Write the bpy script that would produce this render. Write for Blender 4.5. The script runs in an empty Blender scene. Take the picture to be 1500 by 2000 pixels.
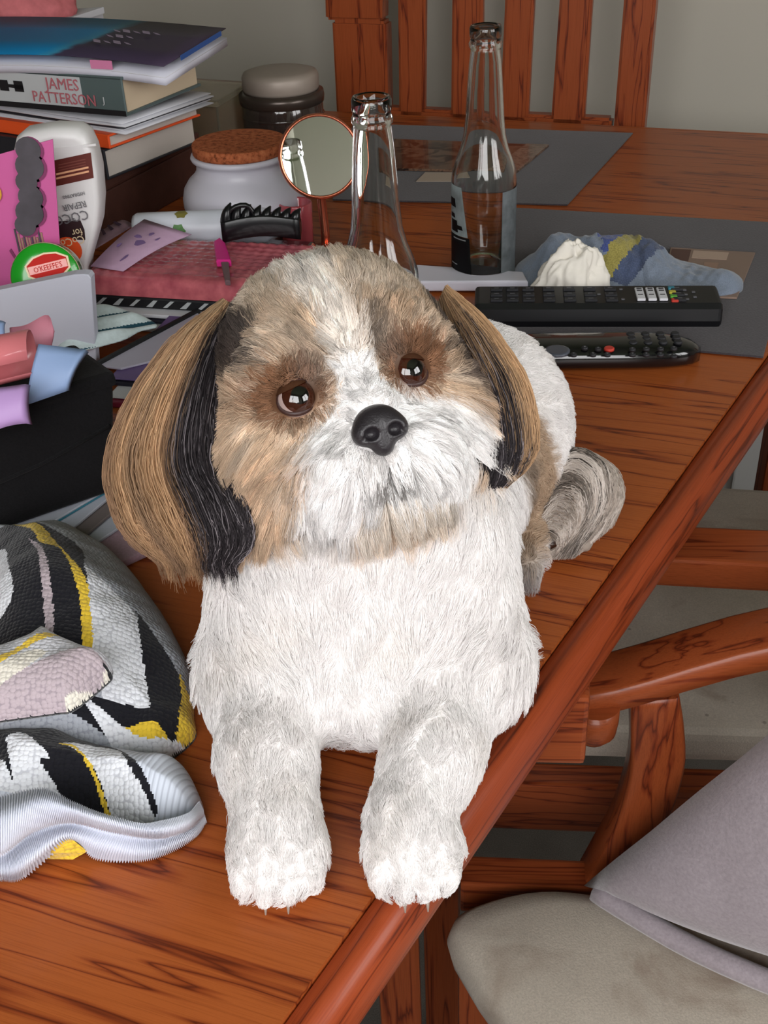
import bpy, bmesh, math, random
import numpy as np
from mathutils import Vector, Matrix, noise as mnoise

S = bpy.context.scene
COL = S.collection
random.seed(7)
rng = np.random.default_rng(11)

# ---------------------------------------------------------------- camera
cam_d = bpy.data.cameras.new('camera')
cam_d.sensor_fit = 'VERTICAL'
cam_d.sensor_height = 36.0
cam_d.lens = 36.0 * 2200.0 / 2000.0
cam_d.clip_start = 0.02
cam = bpy.data.objects.new('camera', cam_d)
COL.objects.link(cam)
cam.location = (0, 0, 1.16)
cam.rotation_euler = (Matrix.Rotation(math.radians(90 - 33), 3, 'X') @ Matrix.Rotation(math.radians(-2.5), 3, 'Z')).to_euler()
S.camera = cam

# ---------------------------------------------------------------- daylight outside the window
WORLD_STRENGTH = 7.8
w = bpy.data.worlds.new('daylight'); S.world = w
w.use_nodes = True
nt = w.node_tree; nt.nodes.clear()
o_ = nt.nodes.new('ShaderNodeOutputWorld'); b_ = nt.nodes.new('ShaderNodeBackground')
tc_ = nt.nodes.new('ShaderNodeTexCoord'); sx_ = nt.nodes.new('ShaderNodeSeparateXYZ'); rp_ = nt.nodes.new('ShaderNodeValToRGB')
nt.links.new(tc_.outputs['Generated'], sx_.inputs[0]); nt.links.new(sx_.outputs['Z'], rp_.inputs[0])
nt.links.new(rp_.outputs[0], b_.inputs[0]); nt.links.new(b_.outputs[0], o_.inputs[0])
e = rp_.color_ramp.elements
e[0].position = 0.0; e[0].color = (0.10, 0.16, 0.08, 1)
e[1].position = 0.06; e[1].color = (1.0, 0.985, 0.98, 1)
x_ = rp_.color_ramp.elements.new(1.0); x_.color = (0.97, 0.975, 1.0, 1)
b_.inputs[1].default_value = WORLD_STRENGTH

# frame of the room: U runs along the far wall, V from the window wall to the far wall
U = Vector((0.933, -0.359, 0)).normalized(); V = Vector((0.359, 0.933, 0)).normalized(); ZZ = Vector((0, 0, 1))
def uv(u, v, z=0.0): return U * u + V * v + ZZ * z
WIN_U0, WIN_U1, WIN_Z0, WIN_Z1, FRONT_V, BACK_V = -0.62, 0.86, 0.98, 2.12, -0.78, 1.885
ROOM_R = 1.65
W2_V0, W2_V1, W2_Z0, W2_Z1 = -0.55, 0.75, 0.98, 2.12                         # second window, in the right-hand wall
def portal(w_, h_, loc, aim):
    pl = bpy.data.lights.new('window_portal', 'AREA'); pl.shape = 'RECTANGLE'; pl.size = w_; pl.size_y = h_; pl.cycles.is_portal = True
    o = bpy.data.objects.new('window_portal', pl); COL.objects.link(o); o.location = loc; o.rotation_euler = aim.to_track_quat('-Z', 'Z').to_euler()
portal(WIN_U1 - WIN_U0, WIN_Z1 - WIN_Z0, uv((WIN_U0 + WIN_U1) / 2, FRONT_V - 0.02, (WIN_Z0 + WIN_Z1) / 2), V)
portal(W2_V1 - W2_V0, W2_Z1 - W2_Z0, uv(ROOM_R + 0.02, (W2_V0 + W2_V1) / 2, (W2_Z0 + W2_Z1) / 2), -U)

S.view_settings.view_transform = 'Standard'
S.view_settings.look = 'None'
S.view_settings.exposure = 0.0
S.view_settings.gamma = 1.0
S.view_settings.use_curve_mapping = False
S.cycles.use_denoising = True
S.cycles.max_bounces = 10
S.cycles.diffuse_bounces = 5
S.cycles.transmission_bounces = 8
S.cycles.transparent_max_bounces = 12
S.cycles.caustics_reflective = False
S.cycles.caustics_refractive = False
S.cycles.sample_clamp_indirect = 6.0

# ---------------------------------------------------------------- helpers
def lin(r, g=None, b=None):
    if g is None: r, g, b = r
    f = lambda c: c / 12.92 if c <= 0.04045 else ((c + 0.055) / 1.055) ** 2.4
    return (f(r / 255), f(g / 255), f(b / 255), 1.0)

class NT:
    def __init__(s, name):
        s.m = bpy.data.materials.new(name); s.m.use_nodes = True
        s.t = s.m.node_tree; s.t.nodes.clear()
        s.out = s.n('OutputMaterial'); s.b = s.n('BsdfPrincipled'); s.l(s.b.outputs[0], s.out.inputs[0])
    def n(s, k, **kw):
        x = s.t.nodes.new('ShaderNode' + k)
        for a, v in kw.items(): setattr(x, a, v)
        return x
    def l(s, a, b): s.t.links.new(a, b)
    def coord(s, scale=(1, 1, 1), rot=(0, 0, 0), kind='Object'):
        c = s.n('TexCoord'); m = s.n('Mapping'); s.l(c.outputs[kind], m.inputs[0])
        m.inputs['Scale'].default_value = scale; m.inputs['Rotation'].default_value = rot
        return m.outputs[0]
    def noise(s, vec, scale, detail=3, rough=0.55, dist=0.0):
        x = s.n('TexNoise'); s.l(vec, x.inputs['Vector'])
        x.inputs['Scale'].default_value = scale; x.inputs['Detail'].default_value = detail
        x.inputs['Roughness'].default_value = rough; x.inputs['Distortion'].default_value = dist
        return x.outputs[0]
    def ramp(s, fac, stops):
        x = s.n('ValToRGB'); s.l(fac, x.inputs[0]); el = x.color_ramp.elements
        while len(el) < len(stops): el.new(0.5)
        for e_, (p_, c_) in zip(el, stops): e_.position = p_; e_.color = c_ if len(c_) == 4 else (*c_, 1)
        return x.outputs[0]
    def mix(s, fac, a, b, mode='MIX'):
        x = s.n('MixRGB', blend_type=mode)
        for i, v in enumerate((fac, a, b)):
            if hasattr(v, 'is_linked') or isinstance(v, bpy.types.NodeSocket): s.l(v, x.inputs[i])
            else: x.inputs[i].default_value = v
        return x.outputs[0]
    def bump(s, h, strength=0.3, dist=0.001):
        x = s.n('Bump'); s.l(h, x.inputs['Height']); x.inputs['Strength'].default_value = strength; x.inputs['Distance'].default_value = dist
        s.l(x.outputs[0], s.b.inputs['Normal'])
    def set(s, **kw):
        for k, v in kw.items():
            i = s.b.inputs[k.replace('_', ' ')]
            if isinstance(v, bpy.types.NodeSocket): s.l(v, i)
            else: i.default_value = v
        return s

def plain(name, rgb, rough=0.5, spec=0.4, metal=0.0, coat=0.0, bump=None, vary=0.0, **kw):
    t = NT(name)
    c = lin(rgb)
    if vary:
        v = t.coord(); f = t.noise(v, 60, 3)
        lo = tuple(max(0, x * (1 - vary)) for x in c[:3]) + (1,); hi = tuple(min(1, x * (1 + vary)) for x in c[:3]) + (1,)
        t.set(Base_Color=t.ramp(f, [(0.3, lo), (0.7, hi)]))
    else: t.set(Base_Color=c)
    t.set(Roughness=rough, Specular_IOR_Level=spec, Metallic=metal, Coat_Weight=coat)
    if bump: t.bump(t.noise(t.coord(), bump[0], 4), bump[1], bump[2])
    for k, v in kw.items(): t.set(**{k: v})
    return t.m

def wood(name, light, mid, dark, rot=0.0, rough=0.3, coat=0.3, axis='X', fine=1.0):
    t = NT(name)
    sc = {'X': (1, 15, 15), 'Y': (15, 1, 15), 'Z': (15, 15, 1)}[axis]
    c = t.n('TexCoord'); r = t.n('Mapping'); t.l(c.outputs['Object'], r.inputs[0]); r.inputs['Rotation'].default_value = (0, 0, rot)
    m = t.n('Mapping'); t.l(r.outputs[0], m.inputs[0]); m.inputs['Scale'].default_value = sc
    v = m.outputs[0]
    rings = t.noise(v, 3.6 * fine, 3, 0.5, 0.3)
    wv = t.n('Math', operation='MULTIPLY'); t.l(rings, wv.inputs[0]); wv.inputs[1].default_value = 4.5
    fr = t.n('Math', operation='PINGPONG'); t.l(wv.outputs[0], fr.inputs[0]); fr.inputs[1].default_value = 0.5
    m2 = t.n('Mapping'); t.l(v, m2.inputs[0]); m2.inputs['Scale'].default_value = tuple(1 if q == 1 else 5 for q in sc)
    pores = t.noise(m2.outputs[0], 22 * fine, 3, 0.6)
    base = t.ramp(fr.outputs[0], [(0.0, dark), (0.05, mid), (0.17, light), (0.5, light)])
    pr = t.ramp(pores, [(0.34, (0.74, 0.68, 0.64, 1)), (0.54, (1, 1, 1, 1))])
    col = t.mix(0.75, base, pr, 'MULTIPLY')
    t.set(Base_Color=col, Roughness=rough, Specular_IOR_Level=0.24, Coat_Weight=coat, Coat_Roughness=0.12)
    t.bump(pores, 0.12, 0.0006)
    return t.m

def fabric(name, rgb, scale=900, bump=0.5, vary=0.25, sheen=0.2, rough=0.95, spots=None, stain=None):
    t = NT(name); c = lin(rgb); v = t.coord()
    f = t.noise(v, scale, 2, 0.6); g = t.noise(v, 14, 4, 0.6)
    lo = tuple(x * (1 - vary) for x in c[:3]) + (1,); hi = tuple(min(1, x * (1 + vary)) for x in c[:3]) + (1,)
    col = t.ramp(f, [(0.25, lo), (0.75, hi)])
    col = t.mix(0.5, col, t.ramp(g, [(0.3, (0.72, 0.70, 0.68, 1)), (0.65, (1.06, 1.06, 1.06, 1))]), 'MULTIPLY')
    if spots:
        vo = t.n('TexVoronoi'); t.l(v, vo.inputs['Vector']); vo.inputs['Scale'].default_value = spots[0]
        col = t.mix(t.ramp(vo.outputs['Distance'], [(spots[1], (0.75, 0.75, 0.75, 1)), (spots[1] + 0.04, (0, 0, 0, 1))]), col, spots[2])
    if stain: col = t.mix(t.ramp(t.noise(v, stain[0], 4, 0.6, 0.6), [(0.56, (0, 0, 0, 1)), (0.70, (0.8, 0.8, 0.8, 1))]), col, stain[1])
    t.set(Base_Color=col, Roughness=rough, Specular_IOR_Level=0.15, Sheen_Weight=sheen)
    t.bump(f, bump, 0.0006)
    return t.m

# ---- bmesh shapes, all in world coordinates
def vec(p): return Vector([float(q) for q in p])
def merge(dst, src, mi=0):
    mp = {}
    for v in src.verts: mp[v] = dst.verts.new(v.co)
    for f in src.faces:
        try:
            g = dst.faces.new([mp[v] for v in f.verts]); g.material_index = f.material_index + mi; g.smooth = f.smooth
        except ValueError: pass
    src.free()
def obox(bm, p, a, b, c, bev=0.0, seg=2, mi=0):
    p, a, b, c = vec(p), vec(a), vec(b), vec(c)
    t = bmesh.new()
    if a.cross(b).dot(c) < 0: a, b = b, a
    vs = [t.verts.new(q) for q in (p, p + a, p + a + b, p + b, p + c, p + a + c, p + a + b + c, p + b + c)]
    for f in ((0, 3, 2, 1), (4, 5, 6, 7), (0, 1, 5, 4), (1, 2, 6, 5), (2, 3, 7, 6), (3, 0, 4, 7)): t.faces.new([vs[i] for i in f])
    if bev: bmesh.ops.bevel(t, geom=list(t.edges), offset=bev, segments=seg, profile=0.6, affect='EDGES')
    merge(bm, t, mi)
def cbox(bm, c, size, bev=0.0, rz=0.0, mi=0, seg=2):
    a = Vector((math.cos(rz), math.sin(rz), 0)) * size[0]; b = Vector((-math.sin(rz), math.cos(rz), 0)) * size[1]; h = Vector((0, 0, size[2]))
    obox(bm, vec(c) - a / 2 - b / 2 - h / 2, a, b, h, bev, seg, mi)
def prism(bm, pts, ext, bev=0.0, seg=2, mi=0, smooth=False):
    t = bmesh.new(); ext = vec(ext); n = len(pts)
    lo = [t.verts.new(vec(q)) for q in pts]; hi = [t.verts.new(vec(q) + ext) for q in pts]
    t.faces.new(lo[::-1]); t.faces.new(hi)
    for i in range(n): t.faces.new((lo[i], lo[(i + 1) % n], hi[(i + 1) % n], hi[i]))
    bmesh.ops.recalc_face_normals(t, faces=t.faces)
    if bev:
        hs = set(hi); ls = set(lo)
        ed = [e for e in t.edges if (e.verts[0] in hs and e.verts[1] in hs) or (e.verts[0] in ls and e.verts[1] in ls)]
        bmesh.ops.bevel(t, geom=ed, offset=bev, segments=seg, profile=0.6, affect='EDGES')
    merge(bm, t, mi)
def lathe(bm, base, prof, seg=40, axis=(0, 0, 1), mi=0, cap=True, sx=1.0):
    ax = vec(axis).normalized(); x = ax.orthogonal().normalized(); y = ax.cross(x)
    if abs(ax.z) > 0.99: x, y = Vector((1, 0, 0)), Vector((0, 1, 0)) * (1 if ax.z > 0 else -1)
    t = bmesh.new(); rows = []
    for r, z in prof:
        rows.append([t.verts.new(vec(base) + ax * z + (x * math.cos(2 * math.pi * i / seg) * sx + y * math.sin(2 * math.pi * i / seg)) * max(r, 1e-5)) for i in range(seg)])
    for a, b in zip(rows, rows[1:]):
        for i in range(seg): t.faces.new((a[i], a[(i + 1) % seg], b[(i + 1) % seg], b[i]))
    if cap: t.faces.new(rows[0][::-1]); t.faces.new(rows[-1])
    for f in t.faces: f.smooth = len(f.verts) == 4
    merge(bm, t, mi)
def tube(bm, pts, rad, seg=8, mi=0, flat=1.0):
    pts = [vec(p) for p in pts]; n = len(pts)
    rads = [rad] * n if not hasattr(rad, '__len__') else rad
    t = bmesh.new(); rows = []; up = None
    for i, p in enumerate(pts):
        d = (pts[min(i + 1, n - 1)] - pts[max(i - 1, 0)]).normalized()
        if up is None: up = d.orthogonal().normalized() if abs(d.z) > 0.9 else (ZZ - d * d.z).normalized()
        up = (up - d * up.dot(d)).normalized(); s_ = d.cross(up)
        rows.append([t.verts.new(p + (s_ * math.cos(2 * math.pi * k / seg) + up * math.sin(2 * math.pi * k / seg) * flat) * rads[i]) for k in range(seg)])
    for a, b in zip(rows, rows[1:]):
        for i in range(seg):
            f = t.faces.new((a[i], a[(i + 1) % seg], b[(i + 1) % seg], b[i])); f.smooth = True
    t.faces.new(rows[0][::-1]); t.faces.new(rows[-1])
    merge(bm, t, mi)
def sweep(bm, pts, wv, hv, bev=0.003, mi=0):
    """rectangular bar along pts; wv, hv: width and height vectors (constant or per point)"""
    t = bmesh.new(); n = len(pts); rows = []
    for i, p in enumerate(pts):
        a = vec(wv[i] if hasattr(wv[0], '__len__') else wv) / 2; b = vec(hv[i] if hasattr(hv[0], '__len__') else hv) / 2; p = vec(p)
        k = 0.88
        rows.append([t.verts.new(p + a * s1 + b * s2) for s1, s2 in ((-k, -1), (k, -1), (1, -k), (1, k), (k, 1), (-k, 1), (-1, k), (-1, -k))])
    for a, b in zip(rows, rows[1:]):
        for i in range(8): t.faces.new((a[i], a[(i + 1) % 8], b[(i + 1) % 8], b[i])).smooth = True
    t.faces.new(rows[0][::-1]); t.faces.new(rows[-1])
    bmesh.ops.recalc_face_normals(t, faces=t.faces)
    merge(bm, t, mi)
def catmull(pts, n):
    P = np.array(pts, float); m = len(P)
    if m == 2: return [P[0] + (P[1] - P[0]) * i / (n - 1) for i in range(n)]
    Q = np.vstack([2 * P[0] - P[1], P, 2 * P[-1] - P[-2]]); out = []
    for u in np.linspace(0, m - 1, n):
        i = min(int(u), m - 2); f = u - i; a, b, c, d = Q[i:i + 4]
        out.append(0.5 * (2 * b + (c - a) * f + (2 * a - 5 * b + 4 * c - d) * f * f + (3 * b - a - 3 * c + d) * f ** 3))
    return out
def loft(bm, rows, thick=0.0, mi=None, n=24, wrap=False):
    """surface through control rows (lists of 3D points); thick adds a back face"""
    R = [catmull(r, n) for r in rows]; t = bmesh.new()
    vs = [[t.verts.new(p) for p in r] for r in R]
    for j in range(len(vs) - 1):
        for i in range(n - 1):
            f = t.faces.new((vs[j][i], vs[j][i + 1], vs[j + 1][i + 1], vs[j + 1][i])); f.smooth = True
            if mi: f.material_index = mi[j]
    if thick:
        bmesh.ops.recalc_face_normals(t, faces=t.faces)
        bmesh.ops.solidify(t, geom=list(t.faces), thickness=thick)
        for f in t.faces: f.smooth = True
    merge(bm, t)
def sphere(bm, c, r, sx=1, sy=1, sz=1, seg=20, mi=0):
    t = bmesh.new(); bmesh.ops.create_uvsphere(t, u_segments=seg, v_segments=max(6, seg // 2), radius=1)
    for v in t.verts: v.co = Vector((v.co.x * sx, v.co.y * sy, v.co.z * sz)) * r + vec(c)
    for f in t.faces: f.smooth = True
    merge(bm, t, mi)

# ---- objects
def world_base(o):
    p = Vector((0, 0, 0))
    while o: p += o.location; o = o.parent
    return p
def tag(o, label=None, cat=None, group=None, kind=None):
    if label: o['label'] = label
    if cat: o['category'] = cat
    if group: o['group'] = group
    if kind: o['kind'] = kind
    return o
def thing(name, label, cat, loc, group=None):
    o = bpy.data.objects.new(name, None); COL.objects.link(o); o.location = vec(loc); o.empty_display_size = 0.02
    return tag(o, label, cat, group)
def obj(name, bm, mats, parent=None, loc=None, label=None, cat=None, group=None, kind=None, auto=None):
    me = bpy.data.meshes.new(name)
    base = world_base(parent) if parent else (vec(loc) if loc is not None else Vector((0, 0, 0)))
    bmesh.ops.translate(bm, verts=bm.verts, vec=-base)
    bmesh.ops.recalc_face_normals(bm, faces=bm.faces) if auto is None else None
    bm.to_mesh(me); bm.free()
    for m in (mats if isinstance(mats, (list, tuple)) else [mats]): me.materials.append(m)
    o = bpy.data.objects.new(name, me); COL.objects.link(o)
    if parent: o.parent = parent
    else: o.location = base
    if name in ('key_print', 'printed_dot', 'label_print', 'small_print', 'gold_line', 'cover_print', 'ridge'): kind = 'stuff'
    return tag(o, label, cat, group, kind)
def NB(): return bmesh.new()
def one(fn, *a, **k):
    bm = bmesh.new(); fn(bm, *a, **k); return bm
def text(name, body, org, right, up, size, mat, parent, depth=0.0003, squash=1.0, align='LEFT'):
    """flat lettering on a surface: org = start of the base line"""
    cu = bpy.data.curves.new('lettering', 'FONT'); cu.body = body; cu.size = size; cu.extrude = depth; cu.align_x = align; cu.resolution_u = 2
    to = bpy.data.objects.new('lettering', cu); COL.objects.link(to)
    dg = bpy.context.evaluated_depsgraph_get(); me = bpy.data.meshes.new_from_object(to.evaluated_get(dg))
    bpy.data.objects.remove(to); bpy.data.curves.remove(cu)
    r = vec(right).normalized(); u = vec(up); u = (u - r * u.dot(r)).normalized(); n = r.cross(u); base = world_base(parent); og = vec(org)
    for v in me.vertices: v.co = og + r * v.co.x * squash + u * v.co.y + n * (v.co.z + depth) - base
    me.materials.clear(); me.materials.append(mat)
    o = bpy.data.objects.new(name, me); COL.objects.link(o); o.parent = parent
    return o
def dup(o, loc=None, parent=None):
    c = o.copy(); COL.objects.link(c)
    if parent: c.parent = parent
    if loc is not None: c.location = vec(loc)
    for ch in list(o.children): dup(ch, None, c)
    return c
T = 0.75
# ---- measured world positions (metres)
PTS = {'dark_book': {'c': [-0.2764, 1.2, 0.815], 'h': 0.0303, 'back': [-0.1934, 1.3206, 0.815], 'left': [-0.3998, 1.2312, 0.815]},
 'orange_book': {'c': [-0.2693, 1.2, 0.8473], 'h': 0.0151, 'back': [-0.1887, 1.3047, 0.8473], 'left': [-0.3983, 1.253, 0.8473]},
 'paper_mag': {'c': [-0.2509, 1.2, 0.8617], 'h': 0.0062, 'back': [-0.1778, 1.3006, 0.8617], 'left': [-0.4, 1.2715, 0.8617]},
 'james': {'c': [-0.2466, 1.2, 0.8791], 'h': 0.038, 'back': [-0.1832, 1.3271, 0.8791], 'left': [-0.3977, 1.2776, 0.8791]},
 'base_box': {'c': [-0.2874, 1.2, 0.7733], 'h': 0.0396, 'back': [-0.2156, 1.4031, 0.7733], 'left': [-0.4041, 1.2122, 0.7733]},
 'topmag': {'fr': [-0.1994, 1.1844, 0.9206], 'br': [-0.1518, 1.3438, 0.9266], 'bl': [-0.4912, 1.5224, 0.9206], 'fl': [-0.4216, 1.2785, 0.9206], 'zt': 0.9206},
 'toppaper': [[-0.4791, 1.52, 0.9146], [-0.373, 1.52, 0.9162], [-0.3706, 1.52, 0.9292], [-0.4753, 1.52, 0.931]],
 'pinkbundle': [[-0.3785, 1.36, 0.9606], [-0.401, 1.36, 0.9615], [-0.3457, 1.36, 0.954], [-0.3656, 1.36, 0.968]],
 'clearbox': [[-0.2093, 1.4329, 0.8], [-0.1623, 1.5273, 0.8], [-0.1927, 1.42, 0.8611], [-0.1455, 1.42, 0.8767]],
 'mason': [-0.1076, 1.52, 0.8529],
 'jar': [-0.1343, 1.2, 0.8484],
 'mason_r': [[-0.1561, 1.52, 0.8474], [-0.061, 1.52, 0.8434], [-0.1099, 1.52, 0.8265], [-0.1107, 1.52, 0.817]],
 'bottle2': [[0.1065, 1.0456, 0.75]],
 'bottle1': [[0.0037, 0.81, 0.9773]],
 'mirror': [[-0.0473, 1.1, 0.8575]],
 'tumbler': [[-0.0816, 1.17, 0.7895], [-0.0851, 1.17, 0.7452], [-0.0963, 1.17, 0.7681], [-0.0703, 1.17, 0.767]],
 'mat1': [[0.1586, 1.2442, 0.7505], [0.45, 1.15, 0.7505], [0.3164, 0.837, 0.7505], [0.1008, 0.9089, 0.7505]],
 'mat2': [[-0.0439, 1.302, 0.7505], [0.2212, 1.2465, 0.7505], [0.3547, 1.5315, 0.7505], [-0.0196, 1.6463, 0.7505]],
 'card2': [[0.0281, 1.4038, 0.755], [0.1798, 1.3701, 0.755], [0.2343, 1.4784, 0.755], [0.0356, 1.5408, 0.755]],
 'strip2': [[0.0556, 1.3544, 0.7545], [0.1123, 1.3461, 0.7545], [0.1061, 1.385, 0.7545], [0.0687, 1.3907, 0.7545]],
 'card1': [[0.2624, 0.9709, 0.756], [0.3287, 0.956, 0.756], [0.3787, 1.0666, 0.756], [0.3004, 1.0911, 0.756]],
 'rem1': [[0.2979, 0.8965, 0.7525], [0.077, 0.9201, 0.7525], [0.301, 0.9101, 0.775], [0.2898, 0.8821, 0.775], [0.0917, 0.9108, 0.775]],
 'rem1_keys': [[0.0978, 0.9273, 0.7755], [0.0963, 0.9125, 0.7755], [0.1089, 0.926, 0.7755], [0.1073, 0.9113, 0.7755], [0.1199, 0.9248, 0.7755], [0.1182, 0.9101, 0.7755], [0.131, 0.9235, 0.7755],
               [0.1291, 0.9088, 0.7755], [0.1451, 0.9219, 0.7755], [0.143, 0.9073, 0.7755], [0.1574, 0.9205, 0.7755], [0.1552, 0.9059, 0.7755], [0.1859, 0.9173, 0.7755], [0.1833, 0.9028, 0.7755],
               [0.2033, 0.9153, 0.7755], [0.2005, 0.9009, 0.7755], [0.2207, 0.9134, 0.7755], [0.2177, 0.8989, 0.7755]],
 'rem1_white': [[0.2291, 0.9051, 0.7757], [0.2377, 0.9041, 0.7757], [0.2462, 0.9031, 0.7757]],
 'rem1_col': [[0.2594, 0.9177, 0.7757], [0.2573, 0.9087, 0.7757], [0.2551, 0.8999, 0.7757], [0.2525, 0.889, 0.7757]],
 'rem1_dots': [[0.268, 0.911, 0.7757], [0.2655, 0.901, 0.7757], [0.2636, 0.8933, 0.7757], [0.2753, 0.9101, 0.7757], [0.2728, 0.9002, 0.7757], [0.2038, 0.9229, 0.7757], [0.2006, 0.906, 0.7757],
               [0.22, 0.9211, 0.7757]],
 'rem2': [[0.1125, 0.8217, 0.7502], [0.2428, 0.8117, 0.7502], [0.2628, 0.8382, 0.7502]],
 'rem2_keys': [[0.1205, 0.8248, 0.7715], [0.1215, 0.8141, 0.7715], [0.167, 0.8277, 0.7715], [0.1561, 0.8163, 0.7715], [0.1713, 0.8148, 0.7715], [0.1825, 0.8136, 0.7715], [0.1772, 0.8247, 0.7715],
               [0.2039, 0.821, 0.7715], [0.215, 0.8208, 0.7715], [0.2262, 0.8197, 0.7715], [0.2368, 0.8196, 0.7715], [0.202, 0.8116, 0.7715], [0.2127, 0.8105, 0.7715], [0.2238, 0.8094, 0.7715],
               [0.2334, 0.8056, 0.7715]],
 'rem2_red': [[0.1861, 0.8244, 0.7717]],
 'rem2_pad': [[0.1443, 0.8248, 0.7717]],
 'whiteslab': [[0.1387, 0.9775, 0.766], [0.067, 1.0025, 0.766], [0.1409, 0.9909, 0.752]],
 'cloth': [[0.1299, 1.0036, 0.7525], [0.142, 1.0624, 0.7525], [0.1785, 1.0865, 0.7525], [0.2112, 1.1122, 0.7525], [0.2425, 1.1112, 0.7525], [0.2664, 1.0756, 0.7525], [0.2913, 1.0513, 0.7525],
           [0.3201, 1.0272, 0.7525], [0.3431, 1.0046, 0.7525], [0.338, 0.9734, 0.7525], [0.3118, 0.9604, 0.7525], [0.2676, 0.9715, 0.7525], [0.2168, 0.9773, 0.7525], [0.1667, 0.9905, 0.7525]],
 'cl_blue': [[0.2157, 1.0571, 0.772], [0.2532, 1.0939, 0.772], [0.2543, 1.0551, 0.772], [0.2164, 1.0124, 0.772]],
 'cl_yel': [[0.2133, 1.01, 0.768], [0.2712, 1.0759, 0.768], [0.2695, 1.05, 0.768], [0.216, 0.9887, 0.768]],
 'cl_navy': [[0.2181, 0.9937, 0.765], [0.2774, 1.0573, 0.765], [0.2719, 1.0203, 0.765], [0.2327, 0.9855, 0.765]],
 'tissue': [[0.1838, 0.9873, 0.753], [0.1523, 0.9909, 0.753], [0.2156, 0.9837, 0.753]],
 'bagK': [[-0.1783, 0.6418, 0.768]],
 'bagTop': [[-0.165, 0.6418, 0.8557]],
 'whitecard': [[-0.2287, 0.875, 0.8367], [-0.2387, 0.875, 0.7515], [-0.3304, 0.875, 0.8199], [-0.3515, 0.875, 0.7308]],
 'tub': [[-0.2762, 0.915, 0.8181], [-0.2478, 0.915, 0.8168]],
 'pinkcard': [[-0.3313, 0.95, 0.9062], [-0.2588, 0.95, 0.9223], [-0.2703, 0.95, 0.8322], [-0.2825, 0.95, 0.7809], [-0.3601, 0.95, 0.7845]],
 'pc_blob': [[-0.2801, 0.9485, 0.9153], [-0.2817, 0.9485, 0.9015], [-0.2869, 0.9485, 0.889], [-0.2861, 0.9485, 0.876], [-0.2897, 0.9485, 0.8629], [-0.2955, 0.9485, 0.852]],
 'pc_br': [[-0.3013, 0.9485, 0.8455], [-0.2963, 0.9485, 0.844], [-0.2908, 0.9485, 0.8451], [-0.301, 0.9485, 0.8342], [-0.2962, 0.9485, 0.8317], [-0.2903, 0.9485, 0.8346]],
 'pc_yel': [[-0.3109, 0.9485, 0.8814]],
 'shampoo': [[-0.3106, 1.0, 0.8992], [-0.3053, 1.0, 0.9112], [-0.2966, 1.0, 0.9169], [-0.2717, 1.0, 0.9197], [-0.25, 1.0, 0.918], [-0.243, 1.0, 0.9129], [-0.2391, 1.0, 0.8996], [-0.238, 1.0, 0.8805],
             [-0.2405, 1.0, 0.8532], [-0.2455, 1.0, 0.8324], [-0.2533, 1.0, 0.8146], [-0.2625, 1.0, 0.7945], [-0.267, 1.0, 0.7748], [-0.2744, 1.0, 0.734], [-0.3467, 1.0, 0.7374]],
 'sh_cap': [[-0.3018, 0.981, 0.9014], [-0.2353, 0.981, 0.9055], [-0.3029, 0.981, 0.8962], [-0.2345, 0.981, 0.9002]],
 'sh_lab': [[-0.2751, 0.981, 0.8924], [-0.241, 0.981, 0.8979], [-0.2423, 0.981, 0.876], [-0.2796, 0.981, 0.8696]],
 'sh_red': [[-0.2891, 0.981, 0.822], [-0.2596, 0.981, 0.8207], [-0.2647, 0.981, 0.8128], [-0.2914, 0.981, 0.8102], [-0.2858, 0.981, 0.8387], [-0.2608, 0.981, 0.8386], [-0.2588, 0.981, 0.8301]],
 'sh_lines': [[-0.2524, 0.981, 0.8648], [-0.253, 0.981, 0.8566], [-0.2531, 0.981, 0.8484], [-0.2648, 0.981, 0.8415], [-0.2611, 0.981, 0.832], [-0.2605, 0.981, 0.8254]],
 'rib_pink': [[-0.247, 0.645, 0.8679], [-0.2211, 0.6492, 0.8745], [-0.2203, 0.6836, 0.8631], [-0.2479, 0.6337, 0.8506], [-0.2287, 0.6345, 0.8518], [-0.2285, 0.6625, 0.8399]],
 'rib_px': [[-0.2371, 0.6183, 0.8783], [-0.2005, 0.625, 0.8885], [-0.1991, 0.6199, 0.8808], [-0.2103, 0.6099, 0.8653], [-0.238, 0.6075, 0.8617]],
 'rib_pink2': [[-0.2319, 0.6689, 0.8773], [-0.2082, 0.6728, 0.8832], [-0.2048, 0.6665, 0.8736], [-0.2081, 0.6613, 0.8655], [-0.232, 0.6601, 0.8637]],
 'rib_blue': [[-0.2022, 0.6249, 0.8847], [-0.1702, 0.6221, 0.8804], [-0.1829, 0.6097, 0.8613], [-0.2115, 0.605, 0.8542]],
 'rib_lilac': [[-0.2353, 0.5868, 0.8738], [-0.1986, 0.5886, 0.8767], [-0.1985, 0.5761, 0.8574], [-0.2367, 0.5696, 0.8474]],
 'rib_blue2': [[-0.2565, 0.6712, 0.8862], [-0.2327, 0.6683, 0.8818], [-0.2314, 0.6609, 0.8703], [-0.2575, 0.658, 0.8659]],
 'pap1': [[-0.2123, 0.6068, 0.766], [-0.1811, 0.6478, 0.766]],
 'pap2': [[-0.1952, 0.5938, 0.7605], [-0.175, 0.6355, 0.7605]],
 'pap3': [[-0.1896, 0.5895, 0.758], [-0.1681, 0.6202, 0.758]],
 'lil': [[-0.1716, 0.5727, 0.756], [-0.1496, 0.591, 0.756]],
 'pouch': [[-0.2554, 0.9704, 0.786], [-0.1421, 0.9573, 0.786], [-0.2579, 1.0381, 0.786], [-0.0712, 1.0153, 0.786], [-0.2585, 0.9713, 0.77]],
 'zebra': [[-0.2575, 0.9712, 0.77], [-0.154, 0.9644, 0.77]],
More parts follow.
